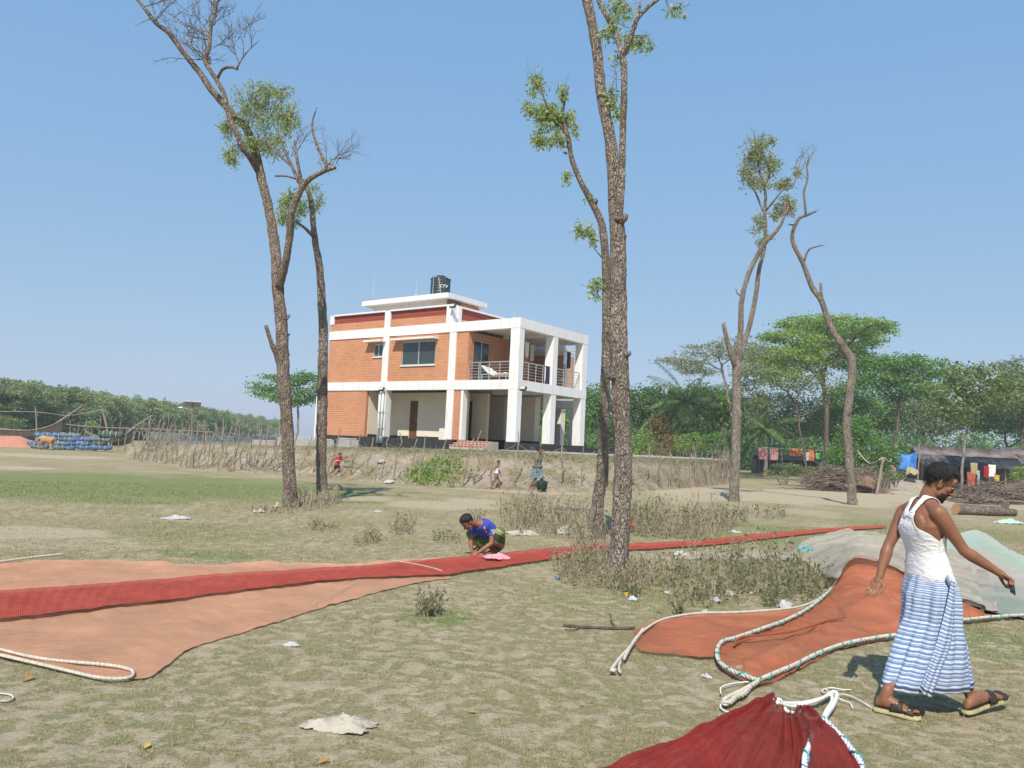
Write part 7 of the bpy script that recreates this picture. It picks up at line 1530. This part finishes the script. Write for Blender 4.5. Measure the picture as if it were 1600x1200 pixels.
def body_mesh(J, k, voxel, hands=True, smooth=3):
    mb = MB(); R = torso_rings(J, k); rings = []
    for c, sd, bk, w_, d_ in R:
        ring = []
        for a in np.linspace(0, 2*PI, 30, endpoint=False):
            ca, sa = math.cos(a), math.sin(a); p = c+sd*w_*math.copysign(abs(ca)**.85, ca)+bk*d_*math.copysign(abs(sa)**.85, sa); ring.append(p)
        rings.append(ring)
    mb.loft(rings); ax = unit(J['chest']-J['pelvis']); _, sd, bk, _, _ = R[7]
    # spine groove stays soft; shoulder blades and chest
    for y in (-1, 1):
        mb.ell(J['chest']+sd*y*.085*k+bk*.072*k-ax*.03*k, sd*.055*k, bk*.032*k, ax*.085*k, 14, 10); mb.ell(J['chest']+sd*y*.075*k-bk*.070*k-ax*.04*k, sd*.075*k, bk*.040*k, ax*.06*k, 14, 10)
    for S_ in 'LR':
        sh, el, wr = J['sh'+S_], J['el'+S_], J['wr'+S_]; u_, v_ = el-sh, wr-el
        mb.chain([J['neck']-ax*.015*k, J['neck'].lerp(sh, .5)+ax*.008*k, sh], [.048*k, .050*k, .050*k], 14)
        mb.chain([sh, sh+u_*.18, sh+u_*.5, sh+u_*.85, el], [.056*k, .055*k, .045*k, .037*k, .037*k], 14)
        mb.chain([J['chest'].lerp(sh, .75)-ax*.06*k, sh+u_*.25], [.055*k, .042*k], 12)
        mb.chain([el, el+v_*.22, el+v_*.55, el+v_*.88, wr], [.036*k, .041*k, .034*k, .026*k, .025*k], 14, flat=.88)
        if hands: add_hand(mb, wr, J['hd'+S_], J['pn'+S_], J['th'+S_], k, J.get('cu'+S_, .35), J.get('tt'+S_, .6))
        hp, kn, an = J['hp'+S_], J['kn'+S_], J['an'+S_]; a_, b_ = kn-hp, an-kn; bkw = unit(J['heel'+S_]-J['toe'+S_])
        mb.chain([hp, hp+a_*.3, hp+a_*.7, kn], [.088*k, .084*k, .062*k, .054*k], 16); mb.chain([kn, kn+b_*.25+bkw*.018*k, kn+b_*.5+bkw*.012*k, kn+b_*.85, an], [.050*k, .056*k, .048*k, .034*k, .034*k], 14)
        sdv = unit((J['toe'+S_]-J['heel'+S_]).cross(Vector((0, 0, 1)))); sdv = sdv if S_ == 'R' else -sdv
        add_foot(mb, an, J['heel'+S_], J['toe'+S_], sdv, k)
    P, fr = add_head(mb, J['headc'], J['hf'], J['hu'], k)
    mb.chain([J['neck']-ax*.03*k, J['neck'].lerp(P(-.015, 0, -.05), .5), P(-.012, 0, -.03)], [.060*k, .055*k, .056*k], 16)
    return remeshed(mb, voxel, smooth), P, fr, R

def sheet_skirt(name, rows, m, parent, nphi=96, fold=.012, amp_pow=1.3, seed=0, thick=.006, vs=1.0, closed=True):
    """wrapped cloth: rows of (centre, axis a, axis b, half a, half b)"""
    nr = len(rows); T = np.linspace(0, nr-1, 70); C = catmull_np(np.array([tuple(r[0]) for r in rows]), T); ha = np.interp(T, range(nr), [r[3] for r in rows]); hb_ = np.interp(T, range(nr), [r[4] for r in rows]); A_ = np.array([tuple(r[1]) for r in rows]); B_ = np.array([tuple(r[2]) for r in rows]); G = []
    for j in range(nphi+1):
        ph = 2*PI*j/nphi; r = []
        for i in range(len(T)):
            s = T[i]/(nr-1); a = Vector([np.interp(T[i], range(nr), A_[:, q]) for q in range(3)]); b = Vector([np.interp(T[i], range(nr), B_[:, q]) for q in range(3)])
            f_ = fold*(.25+s**amp_pow)*(math.sin(6*ph+seed+2.2*s)+.6*math.sin(11*ph+2*seed-1.5*s)+.5*math.sin(17*ph+s*6))+.006*mnoise.noise(Vector((ph*2, s*9, seed)))+.004*mnoise.noise(Vector((ph*5, s*22, seed)))
            r.append(tuple(Vector(C[i])+a*math.cos(ph)*(ha[i]+f_)+b*math.sin(ph)*(hb_[i]+f_)))
        G.append(r)
    o = link(name, grid_mesh(name, G, sv=vs), m, parent); q = o.modifiers.new('t', 'SOLIDIFY'); q.thickness = thick; return o
def stripemat(name, base, stripe, n, duty, extra=None, wob=.0, rough=.9, hem=None):
    k = NT(name); uv = k.coords('UV'); sx = k.n('SeparateXYZ'); k.l(uv, sx.inputs[0]); y = sx.outputs[1]
    v = k.math('FRACT', k.math('MULTIPLY', y, float(n))); m_ = k.rng(v, duty-.06, duty+.06); m2 = k.rng(v, .92, 1.0); fac = k.math('SUBTRACT', m_, m2); c = k.mix(fac, base, stripe)
    if extra:
        v2 = k.math('FRACT', k.math('ADD', k.math('MULTIPLY', y, float(n)*.5), .3)); c = k.mix(k.math('GREATER_THAN', v2, .93), c, extra)
    if hem: c = k.mix(k.math('GREATER_THAN', y, hem[0]), c, hem[1]); c = k.mix(k.math('GREATER_THAN', y, hem[2]), c, base)
    fine = k.noise(k.coords('UV', (900, 900, 1)), 1.0, 2); c = k.mix(k.rng(fine, .3, .7, 0, .12), c, tuple(x*.6 for x in base)); k.col(c)
    k.b.inputs['Roughness'].default_value = rough; k.b.inputs['Specular IOR Level'].default_value = .1; k.bump(k.noise(k.coords(), 55, 5, .65), .35, .012); return k.m

def walking_man():
    vr = Vector((.883, -.469, 0)).normalized(); va = VA; D = unit(vr*.70+va*.72); Lf = Vector((-D.y, D.x, 0))
    J = {}
    J['pelvis'] = atd(1452, 905, 5.92); J['chest'] = atd(1440, 812, 5.90); J['neck'] = atd(1446, 785, 5.92); J['headc'] = atd(1467, 753, 5.93)
    J['hipside'] = unit(vr*.60-va*.80); J['shside'] = unit(vr*.55-va*.83)   # wearer's right
    J['shL'] = atd(1414, 800, 6.04); J['elL'] = atd(1388, 853, 5.98); J['wrL'] = atd(1374, 902, 5.90)
    J['shR'] = atd(1466, 802, 5.76); J['elR'] = atd(1507, 861, 5.80); J['wrR'] = atd(1561, 895, 5.86)
    J['hdL'] = atd(1363, 924, 5.87)-J['wrL']; J['pnL'] = -va*.9-vr*.35; J['thL'] = vr*1.0; J['cuL'] = .30; J['ttL'] = .35
    J['hdR'] = atd(1585, 911, 5.88)-J['wrR']; J['pnR'] = Vector((0, 0, -1))-va*.2; J['thR'] = va*1.0+Vector((0, 0, .5)); J['cuR'] = 1.25; J['ttR'] = 1.0
    J['hpR'] = atd(1447, 915, 5.89); J['hpL'] = atd(1464, 913, 6.0); J['knR'] = atd(1440, 1000, 5.93); J['knL'] = atd(1487, 1000, 6.04)
    hR, tR = gp(1367, 1111), gp(1436, 1126); hL, tL = gp(1509, 1117), gp(1572, 1104); 
    up = .032; J['heelR'] = hR+Vector((0, 0, up)); J['toeR'] = tR+Vector((0, 0, up-.004)); J['heelL'] = hL+Vector((0, 0, up)); J['toeL'] = tL+Vector((0, 0, up+.045))
    J['anR'] = atd(1387, 1082, (hR+tR).dot(VA)/2+.02); J['anL'] = atd(1516, 1087, (hL+tL).dot(VA)/2-.01)
    J['hf'] = unit(vr*.86+va*.26+Vector((0, 0, -.50))); J['hu'] = unit(Vector((0, 0, 1))+vr*.5+va*.1)
    k = .965; me, P, fr, R = body_mesh(J, k, .0046, True, 3)
    base = (J['heelR']+J['toeL'])/2; base.z = 0
    t = empty('person', base, 'man walking right in a white vest and blue striped lungi, looking down', 'person')
    link('body', me, skin, t); head_extras(t, P, fr, k, 56, .45, -.86, -.22, .019, 3, True)
    # vest: tube, racer back, front panel and two straps pressed onto the body
    mb = MB()
    def tp(tt, x, back=True, out=.03):
        i = min(len(R)-2, int(tt)); f_ = tt-i; c = R[i][0].lerp(R[i+1][0], f_); sd = unit(R[i][1].lerp(R[i+1][1], f_)); bk = unit(R[i][2].lerp(R[i+1][2], f_)); w_ = R[i][3]*(1-f_)+R[i+1][3]*f_; d_ = R[i][4]*(1-f_)+R[i+1][4]*f_
        xx = max(-1, min(1, x/(w_+out))); return c+sd*x+bk*(d_+out)*math.sqrt(max(0, 1-xx*xx))*(1 if back else -1)
    def tube_pt(tt, a, out=.02):
        i = min(len(R)-2, int(tt)); f_ = tt-i; c = R[i][0].lerp(R[i+1][0], f_); sd = unit(R[i][1].lerp(R[i+1][1], f_)); bk = unit(R[i][2].lerp(R[i+1][2], f_)); w_ = R[i][3]*(1-f_)+R[i+1][3]*f_; d_ = R[i][4]*(1-f_)+R[i+1][4]*f_
        return c+sd*(w_+out)*math.cos(a)+bk*(d_+out)*math.sin(a)
    def grid(fn, nu, nv):
        b = len(mb.v)
        for i in range(nu):
            for j in range(nv): mb.v.append(fn(i/(nu-1), j/(nv-1)))
        for i in range(nu-1):
            for j in range(nv-1): mb.face((b+i*nv+j, b+(i+1)*nv+j, b+(i+1)*nv+j+1, b+i*nv+j+1))
    T0, T1, TB, TF = 1.30, 5.2, 8.1, 7.9
    def panel(sgn, Tend, keep, t1):
        def fn(s, q):
            tt = T0+(Tend-T0)*q; A_ = PI/2*(1-(1-keep)*(.35*sstep(T1, t1, tt)+.65*min(1, max(0, (tt-T1)/(t1-T1)))**.6)); return tube_pt(tt, sgn*PI/2+(s*2-1)*A_)
        grid(fn, 56, 70)
    panel(1, TB, .20, 7.6); panel(-1, TF, .46, 7.6)
    for sg in (-1, 1):
        pts = [tp(7.6, sg*.014), tp(8.2, sg*.034)]+[J['neck'].lerp(J['sh'+('R' if sg > 0 else 'L')], f_)+R[8][2]*b_*k+unit(J['chest']-J['pelvis'])*h_*k for f_, b_, h_ in ((.34, .062, .040), (.42, .012, .072), (.46, -.050, .048))]+[tp(8.3, sg*.090, False), tp(7.5, sg*.085, False)]; C_ = catmull(pts, .012); nC = len(C_)
        def fn(s, q):
            p = C_[min(nC-1, int(q*(nC-1)))]; t_ = unit(C_[min(nC-1, int(q*(nC-1))+1)]-C_[max(0, int(q*(nC-1))-1)]); sd = R[8][1]; sd = unit(sd-t_*sd.dot(t_)); return p+sd*(s-.5)*.050
        grid(fn, 5, nC)
    vm = mb.mesh('vest'); vm = shrunk(vm, me, .009, 2, .0035)
    vestm = NT('white ribbed vest'); vv = vestm.coords('Object'); vestm.col((.80, .80, .81)); vestm.b.inputs['Roughness'].default_value = .85; vestm.b.inputs['Specular IOR Level'].default_value = .1
    cr = vestm.noise(vestm.coords('Object', (1, 1, 2.2)), 13, 4, .55, .8); vestm.bump(cr, .55, .028); link('vest', vm, vestm.m, t)
    # lungi
    lm = stripemat('blue striped lungi', (.57, .62, .69), (.125, .215, .42), 38, .50, (.10, .16, .34), hem=(.965, (.05, .07, .13), .985))
    def row(u, v, d, a, b): return (atd(u, v, d), D, Lf, a, b)
    rows = [row(1450, 880, 5.91, .085, .120), row(1451, 898, 5.91, .100, .142), row(1453, 914, 5.905, .126, .168), row(1454, 934, 5.90, .142, .172), row(1455, 965, 5.90, .160, .168), row(1454, 1000, 5.90, .220, .176), row(1452, 1040, 5.89, .280, .168), row(1450, 1072, 5.89, .328, .156)]
    sheet_skirt('lungi', rows, lm, t, 128, .013, .9, 1.0, .005)
    # the overlapping free end, from the knot to the dipping hem
    A1 = [atd(1487, 905, 5.72), atd(1478, 950, 5.70), atd(1464, 1000, 5.66), atd(1450, 1040, 5.63), atd(1437, 1078, 5.60)]; A2 = [atd(1491, 908, 5.74), atd(1490, 955, 5.74), atd(1484, 1005, 5.71), atd(1470, 1045, 5.67), atd(1455, 1089, 5.64)]
    A_, B_ = catmull_np(np.array([tuple(p) for p in A1]), np.linspace(0, 4, 50)), catmull_np(np.array([tuple(p) for p in A2]), np.linspace(0, 4, 50)); G = []
    for j in range(16):
        q = j/15; r = []
        for i in range(50): p = A_[i]+(B_[i]-A_[i])*q; r.append(tuple(Vector(p)-va*(.035*math.sin(PI*q)*(i/49)**.5+.012*math.sin(q*13+i*.06)*(i/49))))
        G.append(r)
    lm2 = stripemat('blue striped lungi end', (.57, .62, .69), (.125, .215, .42), 34, .50, (.10, .16, .34), hem=(.955, (.05, .07, .13), .98))
    o = link('lungi_end', grid_mesh('lungi_end', G), lm2, t); q = o.modifiers.new('t', 'SOLIDIFY'); q.thickness = .005
    kb = MB(); c = atd(1487, 908, 5.76); kb.ell(c, vr*.028, va*.03, Vector((-.3, 0, 1))*.052, 12, 8); kb.ell(c+Vector((.01, 0, -.05)), vr*.020, va*.022, Vector((.2, 0, 1))*.045, 12, 8); link('lungi_knot', remeshed(kb, .006, 2), lm, t)
    # sandals
    solem = mat('pale yellow sole', (.52, .46, .25), (.42, .37, .2), 20, .7); strapm = mat('dark brown strap', (.030, .022, .018), (.05, .04, .03), 30, .5); buck = mat('buckle', (.4, .38, .33), None, rough=.3, metal=.8)
    for S_ in 'LR':
        heel, toe = J['heel'+S_].copy(), J['toe'+S_].copy(); d = unit(toe-heel); sd = unit(d.cross(Vector((0, 0, 1)))); sd = sd if S_ == 'R' else -sd; upv = unit(sd.cross(d)); upv = upv if upv.z > 0 else -upv; L = (toe-heel).length; sl_ = MB(); top_, bot = [], []
        for s_, wi, wo in [(-.04, .0, .0), (-.03, .018, .018), (.02, .030, .030), (.15, .034, .035), (.35, .030, .036), (.55, .036, .042), (.75, .046, .046), (.9, .040, .042), (1.0, .024, .028), (1.04, .0, .006)]:
            top_.append((heel+d*L*s_, wi*k*1.06, wo*k*1.06))
        ring_t = [p-sd*wi for p, wi, wo in top_]+[p+sd*wo for p, wi, wo in top_[::-1]]; lift = [max(0, .0)]
        n = len(ring_t); sl_.loft([[p-upv*.025 for p in ring_t], [p-upv*.016+((p-(heel+toe)/2).normalized())*.004 for p in ring_t], [p+upv*.002 for p in ring_t]])
        so_ = sl_.build('sandal', solem, t)
        ins = MB(); ins.loft([[p+upv*.001 for p in ring_t], [p+upv*.0055-((p-(heel+toe)/2).normalized())*.006 for p in ring_t]]); ins.build('insole', strapm, so_)
        for s_, wd, hh in ((.80, .026, .036), (.52, .040, .066)):
            G = []
            for i in range(17):
                a = PI*i/16; w_ = (.050 if s_ > .7 else .047)*k; c = heel+d*L*s_; G.append([tuple(c+sd*w_*math.cos(a)+upv*(hh*k*math.sin(a)**.8)+d*(q-.5)*wd*2*(1-.25*math.sin(a))) for q in (0, .33, .66, 1)])
            o = link('strap', grid_mesh('strap', G), strapm, so_); q = o.modifiers.new('t', 'SOLIDIFY'); q.thickness = .005; q.offset = 1
            c = heel+d*L*s_+sd*.034*k+upv*hh*.78*k; MB().ell(c, d*.011, sd*.004, upv*.008, 8, 6).build('buckle', buck, so_)
    # the dark thing in the right hand
    c = J['wrR']+unit(J['hdR'])*.088*k+unit(J['pnR'])*.034*k; M_ = Matrix((( *unit(J['thR']), ), ( *unit(J['hdR']), ), ( *unit(J['pnR']), ))).transposed().to_4x4(); M_.translation = c
    mb = MB().box(-.06, -.018, -.012, .055, .018, .010, M_); mb.box(-.045, -.014, .0101, .04, .014, .0125, M_, 0); o = mb.build('phone', mat('dark case', (.02, .022, .026), None, rough=.3)); tag(o, 'small dark phone held in the forward hand of the walking man', 'phone'); bv = o.modifiers.new('b', 'BEVEL'); bv.width = .004; bv.segments = 2
walking_man()

def tshirt(t, J, R, k, m, voxel, sleeve=.6, hem=1.4, name='shirt', puff=.022):
    mb = MB(); rings = []
    for i in range(int(hem), 10):
        c, sd, bk, w_, d_ = R[i]; rings.append([c+sd*(w_+puff*k)*math.cos(a)+bk*(d_+puff*k)*math.sin(a) for a in np.linspace(0, 2*PI, 28, endpoint=False)])
    mb.loft(rings); ax = unit(J['chest']-J['pelvis'])
    for S_ in 'LR':
        sh, el = J['sh'+S_], J['el'+S_]; mb.chain([J['neck']-ax*.03*k, sh], [.058*k, .066*k], 12); e = sh.lerp(el, sleeve); mb.tube([J['chest'].lerp(sh, .7), sh, sh.lerp(el, sleeve*.5), e], [.07*k, .072*k, .066*k, .060*k], 14)
    return link(name, remeshed(mb, voxel, 3, name), m, t)
def trousers(t, J, k, m, voxel, frac, name='shorts'):
    mb = MB(); R = torso_rings(J, k); mb.loft([[c+sd*(w_+.014*k)*math.cos(a)+bk*(d_+.014*k)*math.sin(a) for a in np.linspace(0, 2*PI, 24, endpoint=False)] for c, sd, bk, w_, d_ in R[0:4]])
    for S_ in 'LR':
        hp, kn = J['hp'+S_], J['kn'+S_]; e = hp.lerp(kn, frac); mb.tube([hp, hp.lerp(e, .5), e], [.108*k, .098*k, .088*k], 14)
    return link(name, remeshed(mb, voxel, 2, name), m, t)
def crouching_man():
    o = gp(757, 869); o.z = ground_z(o.x, o.y); F_ = unit(Vector((-.66, -.75, 0))); Lt = Vector((-F_.y, F_.x, 0)); K = .93
    def W(f, l, z): return o+(F_*f+Lt*l+Vector((0, 0, z)))*K   # forward, left, up
    # facing the lower left of the picture, knees apart, arms reaching down between them
    Q = lambda u, v, dy=0.0: at(u, v, 11.42+dy)
    J = dict(pelvis=Q(770, 847, .22), chest=Q(757, 823, -.02), neck=Q(744, 816, -.07), headc=Q(731, 816, -.16), hipside=-Lt, shside=unit(-Lt+F_*.05),
        shL=Q(769, 827, -.06), elL=Q(768, 849, -.14), wrL=Q(748, 863, -.22), shR=Q(744, 826, .06), elR=Q(735, 847, -.02), wrR=Q(737, 860, -.14),
        hpL=Q(778, 850, .16), knL=Q(781, 831, -.10), anL=Q(771, 860, -.02), hpR=Q(762, 850, .24), knR=Q(736, 834, .10), anR=Q(746, 859, .12))
    for S_, (u1, v1, u2, v2) in (('L', (775, 866, 757, 872)), ('R', (752, 864, 734, 866))): J['heel'+S_] = gp(u1, v1)+Vector((0, 0, .03)); J['toe'+S_] = gp(u2, v2)+Vector((0, 0, .025)); J['an'+S_] = J['heel'+S_]+(J['toe'+S_]-J['heel'+S_])*.24+Vector((0, 0, .075))
    J['hf'] = unit(Vector((-.55, -.38, -.74))); J['hu'] = unit(Vector((-.60, -.42, .67)))
    J['hdL'] = unit(F_*.75-Lt*.4+Vector((0, 0, -.45))); J['pnL'] = unit(-Lt*.6+Vector((0, 0, -.6))); J['thL'] = unit(F_*.3+Vector((0, 0, .8))); J['cuL'] = .6
    J['hdR'] = unit(F_*.3+Lt*.5+Vector((0, 0, -.7))); J['pnR'] = unit(Lt*.2-F_*.6+Vector((0, 0, -.3))); J['thR'] = unit(F_*.5+Vector((0, 0, .6))); J['cuR'] = .7
    k = .93*.98; me, P, fr, R = body_mesh(J, k, .0075, True, 2)
    t = empty('person', o, 'man crouching over the red net in a blue T-shirt and green striped lungi', 'person'); link('body', me, skin, t); head_extras(t, P, fr, k, 40, .36, -.6, -.08, .022, 5)
    bl = NT('royal blue shirt'); bv = bl.coords('Object'); bl.col(bl.mix(bl.rng(bl.noise(bv, 9, 4), .4, .65), (.03, .055, .33), (.045, .085, .42))); bl.b.inputs['Roughness'].default_value = .85; bl.bump(bl.noise(bv, 22, 4, .6, 1), .5, .02)
    sh_o = tshirt(t, J, R, k, bl.m, .011, .52, 2, 'shirt', .026)
    # prints on the sleeve
    c = J['shL'].lerp(J['elL'], .42)+Lt*.075*k; ax = unit(J['elL']-J['shL']); n_ = Lt; sd = unit(ax.cross(n_))
    for off, w_, h, m_, nm in ((0.0, .075, .075, mat('orange print', (.72, .20, .03)), 'sleeve_patch'),):
        mb = MB(); q0 = c+ax*.045+F_*.02; mb.v += [q0-sd*w_/2-ax*h/2, q0+sd*w_/2-ax*h/2, q0+sd*w_/2+ax*h/2, q0-sd*w_/2+ax*h/2]; mb.face((0, 1, 2, 3)); me_ = mb.mesh('sleeve_patch'); bm_ = bmesh.new(); bm_.from_mesh(me_); bmesh.ops.subdivide_edges(bm_, edges=bm_.edges[:], cuts=6, use_grid_fill=True); bm_.to_mesh(me_); bm_.free(); me_ = shrunk(me_, sh_o.data, .004, 0, .002); link('sleeve_patch', me_, m_, t)
    lm_ = text_mesh('SPEED', .055, .003)
    X = unit(-F_*.92+Vector((0, 0, .30))); Zv = Lt; Yv = Zv.cross(X); Mx = Matrix(((*X,), (*Yv,), (*Zv,))).transposed().to_4x4(); Mx.translation = c-X*.02+Yv*.055+Zv*.06; lm_.transform(Mx); lm_ = shrunk(lm_, sh_o.data, .005, 0); link('lettering', lm_, mat('white print', (.75, .72, .68)), t)
    for p_, s_ in ((J['chest']+Lt*.12*k-ax*.0+F_*.13*k, .018), (J['chest']+Lt*.13*k+F_*.10*k+Vector((0, 0, -.07)), .015)):
        mb = MB().ell(p_, F_*s_, Lt*s_*.7, Vector((0, 0, s_*1.3)), 8, 6); link('print_spot', shrunk(mb.mesh('print_spot'), sh_o.data, .003, 0), mat('pink print', (.70, .42, .40)), t)
    # lungi over the bent legs
    mb = MB(); mb.loft([[c+sd_*(w_+.03*k)*math.cos(a)+bk*(d_+.03*k)*math.sin(a) for a in np.linspace(0, 2*PI, 24, endpoint=False)] for c, sd_, bk, w_, d_ in torso_rings(J, k)[0:5]])
    for S_ in 'LR':
        mb.chain([J['hp'+S_], J['hp'+S_].lerp(J['kn'+S_], .5), J['kn'+S_]], [.115*k, .105*k, .082*k], 16); mb.chain([J['kn'+S_], J['kn'+S_].lerp(J['an'+S_], .55)], [.082*k, .085*k], 14)
    mb.chain([J['hpL'].lerp(J['knL'], .6), J['hpR'].lerp(J['knR'], .6)], [.09*k, .09*k], 12); mb.chain([J['pelvis'], J['pelvis']+Vector((0, -.05, -.12))], [.15*k, .12*k], 14)
    lg = NT('green striped lungi'); lv = lg.coords('Object', (1, 1, 1)); sx = lg.n('SeparateXYZ'); lg.l(lv, sx.inputs[0]); y = lg.math('ADD', lg.math('MULTIPLY', sx.outputs[2], 1.0), lg.math('MULTIPLY', sx.outputs[0], .55)); fr_ = lg.math('FRACT', lg.math('MULTIPLY', y, 5.2))
    c_ = lg.ramp(fr_, [(.0, (.045, .17, .05)), (.42, (.045, .17, .05)), (.46, (.42, .36, .20)), (.54, (.42, .36, .20)), (.58, (.06, .20, .07)), (.68, (.42, .36, .20)), (.78, (.30, .27, .13)), (.84, (.05, .18, .06))]); lg.col(c_); lg.b.inputs['Roughness'].default_value = .9; lg.bump(lg.noise(lv, 20, 4), .4, .02)
    link('lungi', remeshed(mb, .012, 4, 'lungi'), lg.m, t)
crouching_man()

def stander(o, yaw, H, label, pose, seed):
    """small walking figure: pose gives swing of legs and arms"""
    o = Vector(o); k = H/1.70; F_ = Vector((math.cos(yaw), math.sin(yaw), 0)); Lt = Vector((-F_.y, F_.x, 0))
    def W(f, l, z): return o+(F_*f+Lt*l+Vector((0, 0, z)))*k
    lean = pose.get('lean', .03); st = pose.get('stride', .22); dz = -pose.get('drop', .03); bend = pose.get('bend', .10)
    J = dict(pelvis=W(0, 0, .90+dz), chest=W(lean, 0, 1.30+dz), neck=W(lean*1.3, 0, 1.43+dz), headc=W(lean*1.5+.04, 0, 1.56+dz), hipside=-Lt, shside=-Lt,
        hpL=W(0, .09, .88+dz), knL=W(st*.75+bend*.3, .09, .49), anL=W(st, .09, .09), hpR=W(0, -.09, .88+dz), knR=W(-st*.2+bend*.2, -.09, .49+dz*.3), anR=W(-st*1.15, -.09, .12+pose.get('kick', .02)))
    for S_, y in (('L', .09), ('R', -.09)):
        a = J['an'+S_]; h = max(.0, (a-o).z/k-.085); J['heel'+S_] = a+(F_*-.06+Vector((0, 0, -.08)))*k; J['toe'+S_] = a+(F_*.18+Vector((0, 0, -.085-h*.9)))*k
        sy = .19 if S_ == 'L' else -.19; sw = pose.get('arm'+S_, (.0, 0)); J['sh'+S_] = W(lean, sy*.95, 1.385+dz); J['el'+S_] = W(lean+sw[0]*.6, sy*1.25, 1.385+dz-.29*math.cos(sw[0])); e = J['el'+S_]; J['wr'+S_] = e+(F_*math.sin(sw[0]*.8+sw[1])*.26+Vector((0, 0, -math.cos(sw[0]*.8+sw[1])*.26)))*k
        J['hd'+S_] = J['wr'+S_]-e; J['pn'+S_] = (-Lt if S_ == 'L' else Lt); J['th'+S_] = F_; J['cu'+S_] = .4
    ht = pose.get('head', (0, 0)); J['hf'] = unit(F_+Lt*ht[0]+Vector((0, 0, ht[1]))); J['hu'] = Vector((0, 0, 1))
    me, P, fr, R = body_mesh(J, k, .013, True, 2); t = empty('person', o, label, 'person'); link('body', me, skin, t); head_extras(t, P, fr, k, 30, .40, -.55, -.05, .018, seed); return t, J, R, k
def small_people():
    p = gp(838, 767); t, J, R, k = stander(p, math.radians(-12), 1.66, 'man in a grey shirt and checked teal lungi walking past the fence', dict(stride=.20, lean=.02, armL=(-.1, .1), armR=(-.05, .15), head=(.1, .05)), 1)
    gm = clothmat('grey green shirt', (.16, .165, .125), (.21, .215, .165), .4); tshirt(t, J, R, k, gm, .018, .65, 1, 'shirt', .03)
    F_ = unit(J['toeL']-J['heelL']); F_.z = 0; Lt = Vector((-F_.y, F_.x, 0)); tl = stripemat('teal checked lungi', (.09, .20, .20), (.20, .32, .32), 9, .5, (.04, .07, .10))
    sheet_skirt('lungi', [(J['pelvis']+Vector((0, 0, .10)), F_, Lt, .14, .18), (J['pelvis']-Vector((0, 0, .05)), F_, Lt, .17, .20), (J['pelvis']-Vector((0, 0, .22)), F_, Lt, .22, .20), (J['pelvis']-Vector((0, 0, .36)), F_, Lt, .25, .20)], tl, t, 60, .014, 1, 2, .01)
    mb = MB(); c = J['pelvis']+Vector((0, 0, .06)); mb.tube([c+F_*.17*math.cos(a)+Lt*.20*math.sin(a) for a in np.linspace(0, 2*PI, 25)], .045, 8, False); mb.build('lungi_fold', clothmat('grey fold', (.13, .14, .16), (.2, .2, .22)), t, smooth=True)
    # load at his feet
    q = gp(846, 768); b = empty('basket', q, 'dark green bucket held beside the legs of the man in the grey shirt', 'bucket'); MB().lathe(q+Vector((0, -.25, .06)), [(.17, 0), (.21, .30), (.23, .33), (.20, .33), (.16, .04)], 16).build('pail', mat('dark green pail', (.03, .06, .045), (.05, .09, .07), 5), b, smooth=True); MB().tube(catmull([q+Vector((-.22, -.25, .36)), q+Vector((0, -.25, .62)), q+Vector((.22, -.25, .36))], .05), .012, 5).build('handle', rodm, b)
    crumple('plastic_scrap', 860, 764, 16, 12, bagm, 'white bag on the ground behind the man in the grey shirt', 'bag', 401); crumple('rag', 862, 767, 14, 5, clothmat('salmon rag', (.5, .24, .18), (.5, .3, .22)), 'salmon rag behind the man in the grey shirt', 'rag', 402)
    p = gp(774, 765); t, J, R, k = stander(p, math.radians(8), 1.10, 'small child in a white strappy top and grey shorts walking right by the fence', dict(stride=.24, lean=.05, armL=(.25, .2), armR=(-.55, .0), head=(-.5, -.05)), 2); k2 = k
    wm = clothmat('white top', (.74, .74, .74), (.62, .62, .62)); mb = MB(); mb.loft([[c+sd*(w_+.024*k)*math.cos(a)+bk*(d_+.024*k)*math.sin(a) for a in np.linspace(0, 2*PI, 24, endpoint=False)] for c, sd, bk, w_, d_ in R[2:8]])
    for s in (-1, 1):
        c, sd, bk, w_, d_ = R[7]; up = unit(J['chest']-J['pelvis']); mb.chain([c+sd*s*.09*k+bk*d_, c+sd*s*.085*k+up*.11*k, c+sd*s*.09*k-bk*d_], [.026*k]*3, 8)
    link('top', remeshed(mb, .014, 2), wm, t); trousers(t, J, k, clothmat('grey violet shorts', (.13, .12, .16), (.19, .18, .22)), .014, .55)
    p = gp(525, 747); t, J, R, k = stander(p, math.radians(-35), 1.08, 'child in a red T-shirt and black shorts running beside the left trees', dict(stride=.42, lean=.14, drop=.07, kick=.16, armL=(.7, 1.0), armR=(-.7, .9), head=(.15, .0)), 3)
    rm = NT('red shirt'); rv = rm.coords('Object'); sx = rm.n('SeparateXYZ'); rm.l(rv, sx.inputs[0]); rm.col((.50, .045, .04)); rm.b.inputs['Roughness'].default_value = .85; tshirt(t, J, R, k, rm.m, .014, .6, 1, 'shirt', .022)
    c, sd, bk, w_, d_ = R[6]; mb = MB(); mb.tube([c+sd*(w_+.03*k)*math.cos(a)+bk*(d_+.03*k)*math.sin(a) for a in np.linspace(0, 2*PI, 29)], .022*k, 6, False); mb.build('stripe', whitec, t, smooth=True)
    trousers(t, J, k, darkc, .014, .6)
small_people()

# ================================================================== AIR
mb = MB().box(-2750, -2750, -1, 2750, 2750, 24)
am = bpy.data.materials.new('air'); am.use_nodes = True; t_ = am.node_tree; t_.nodes.clear(); o_ = t_.nodes.new('ShaderNodeOutputMaterial'); pv_ = t_.nodes.new('ShaderNodeVolumePrincipled')
pv_.inputs['Color'].default_value = (.82, .88, 1, 1); pv_.inputs['Density'].default_value = .0008; t_.links.new(pv_.outputs[0], o_.inputs['Volume'])
mb.build('haze', am)['kind'] = 'stuff'
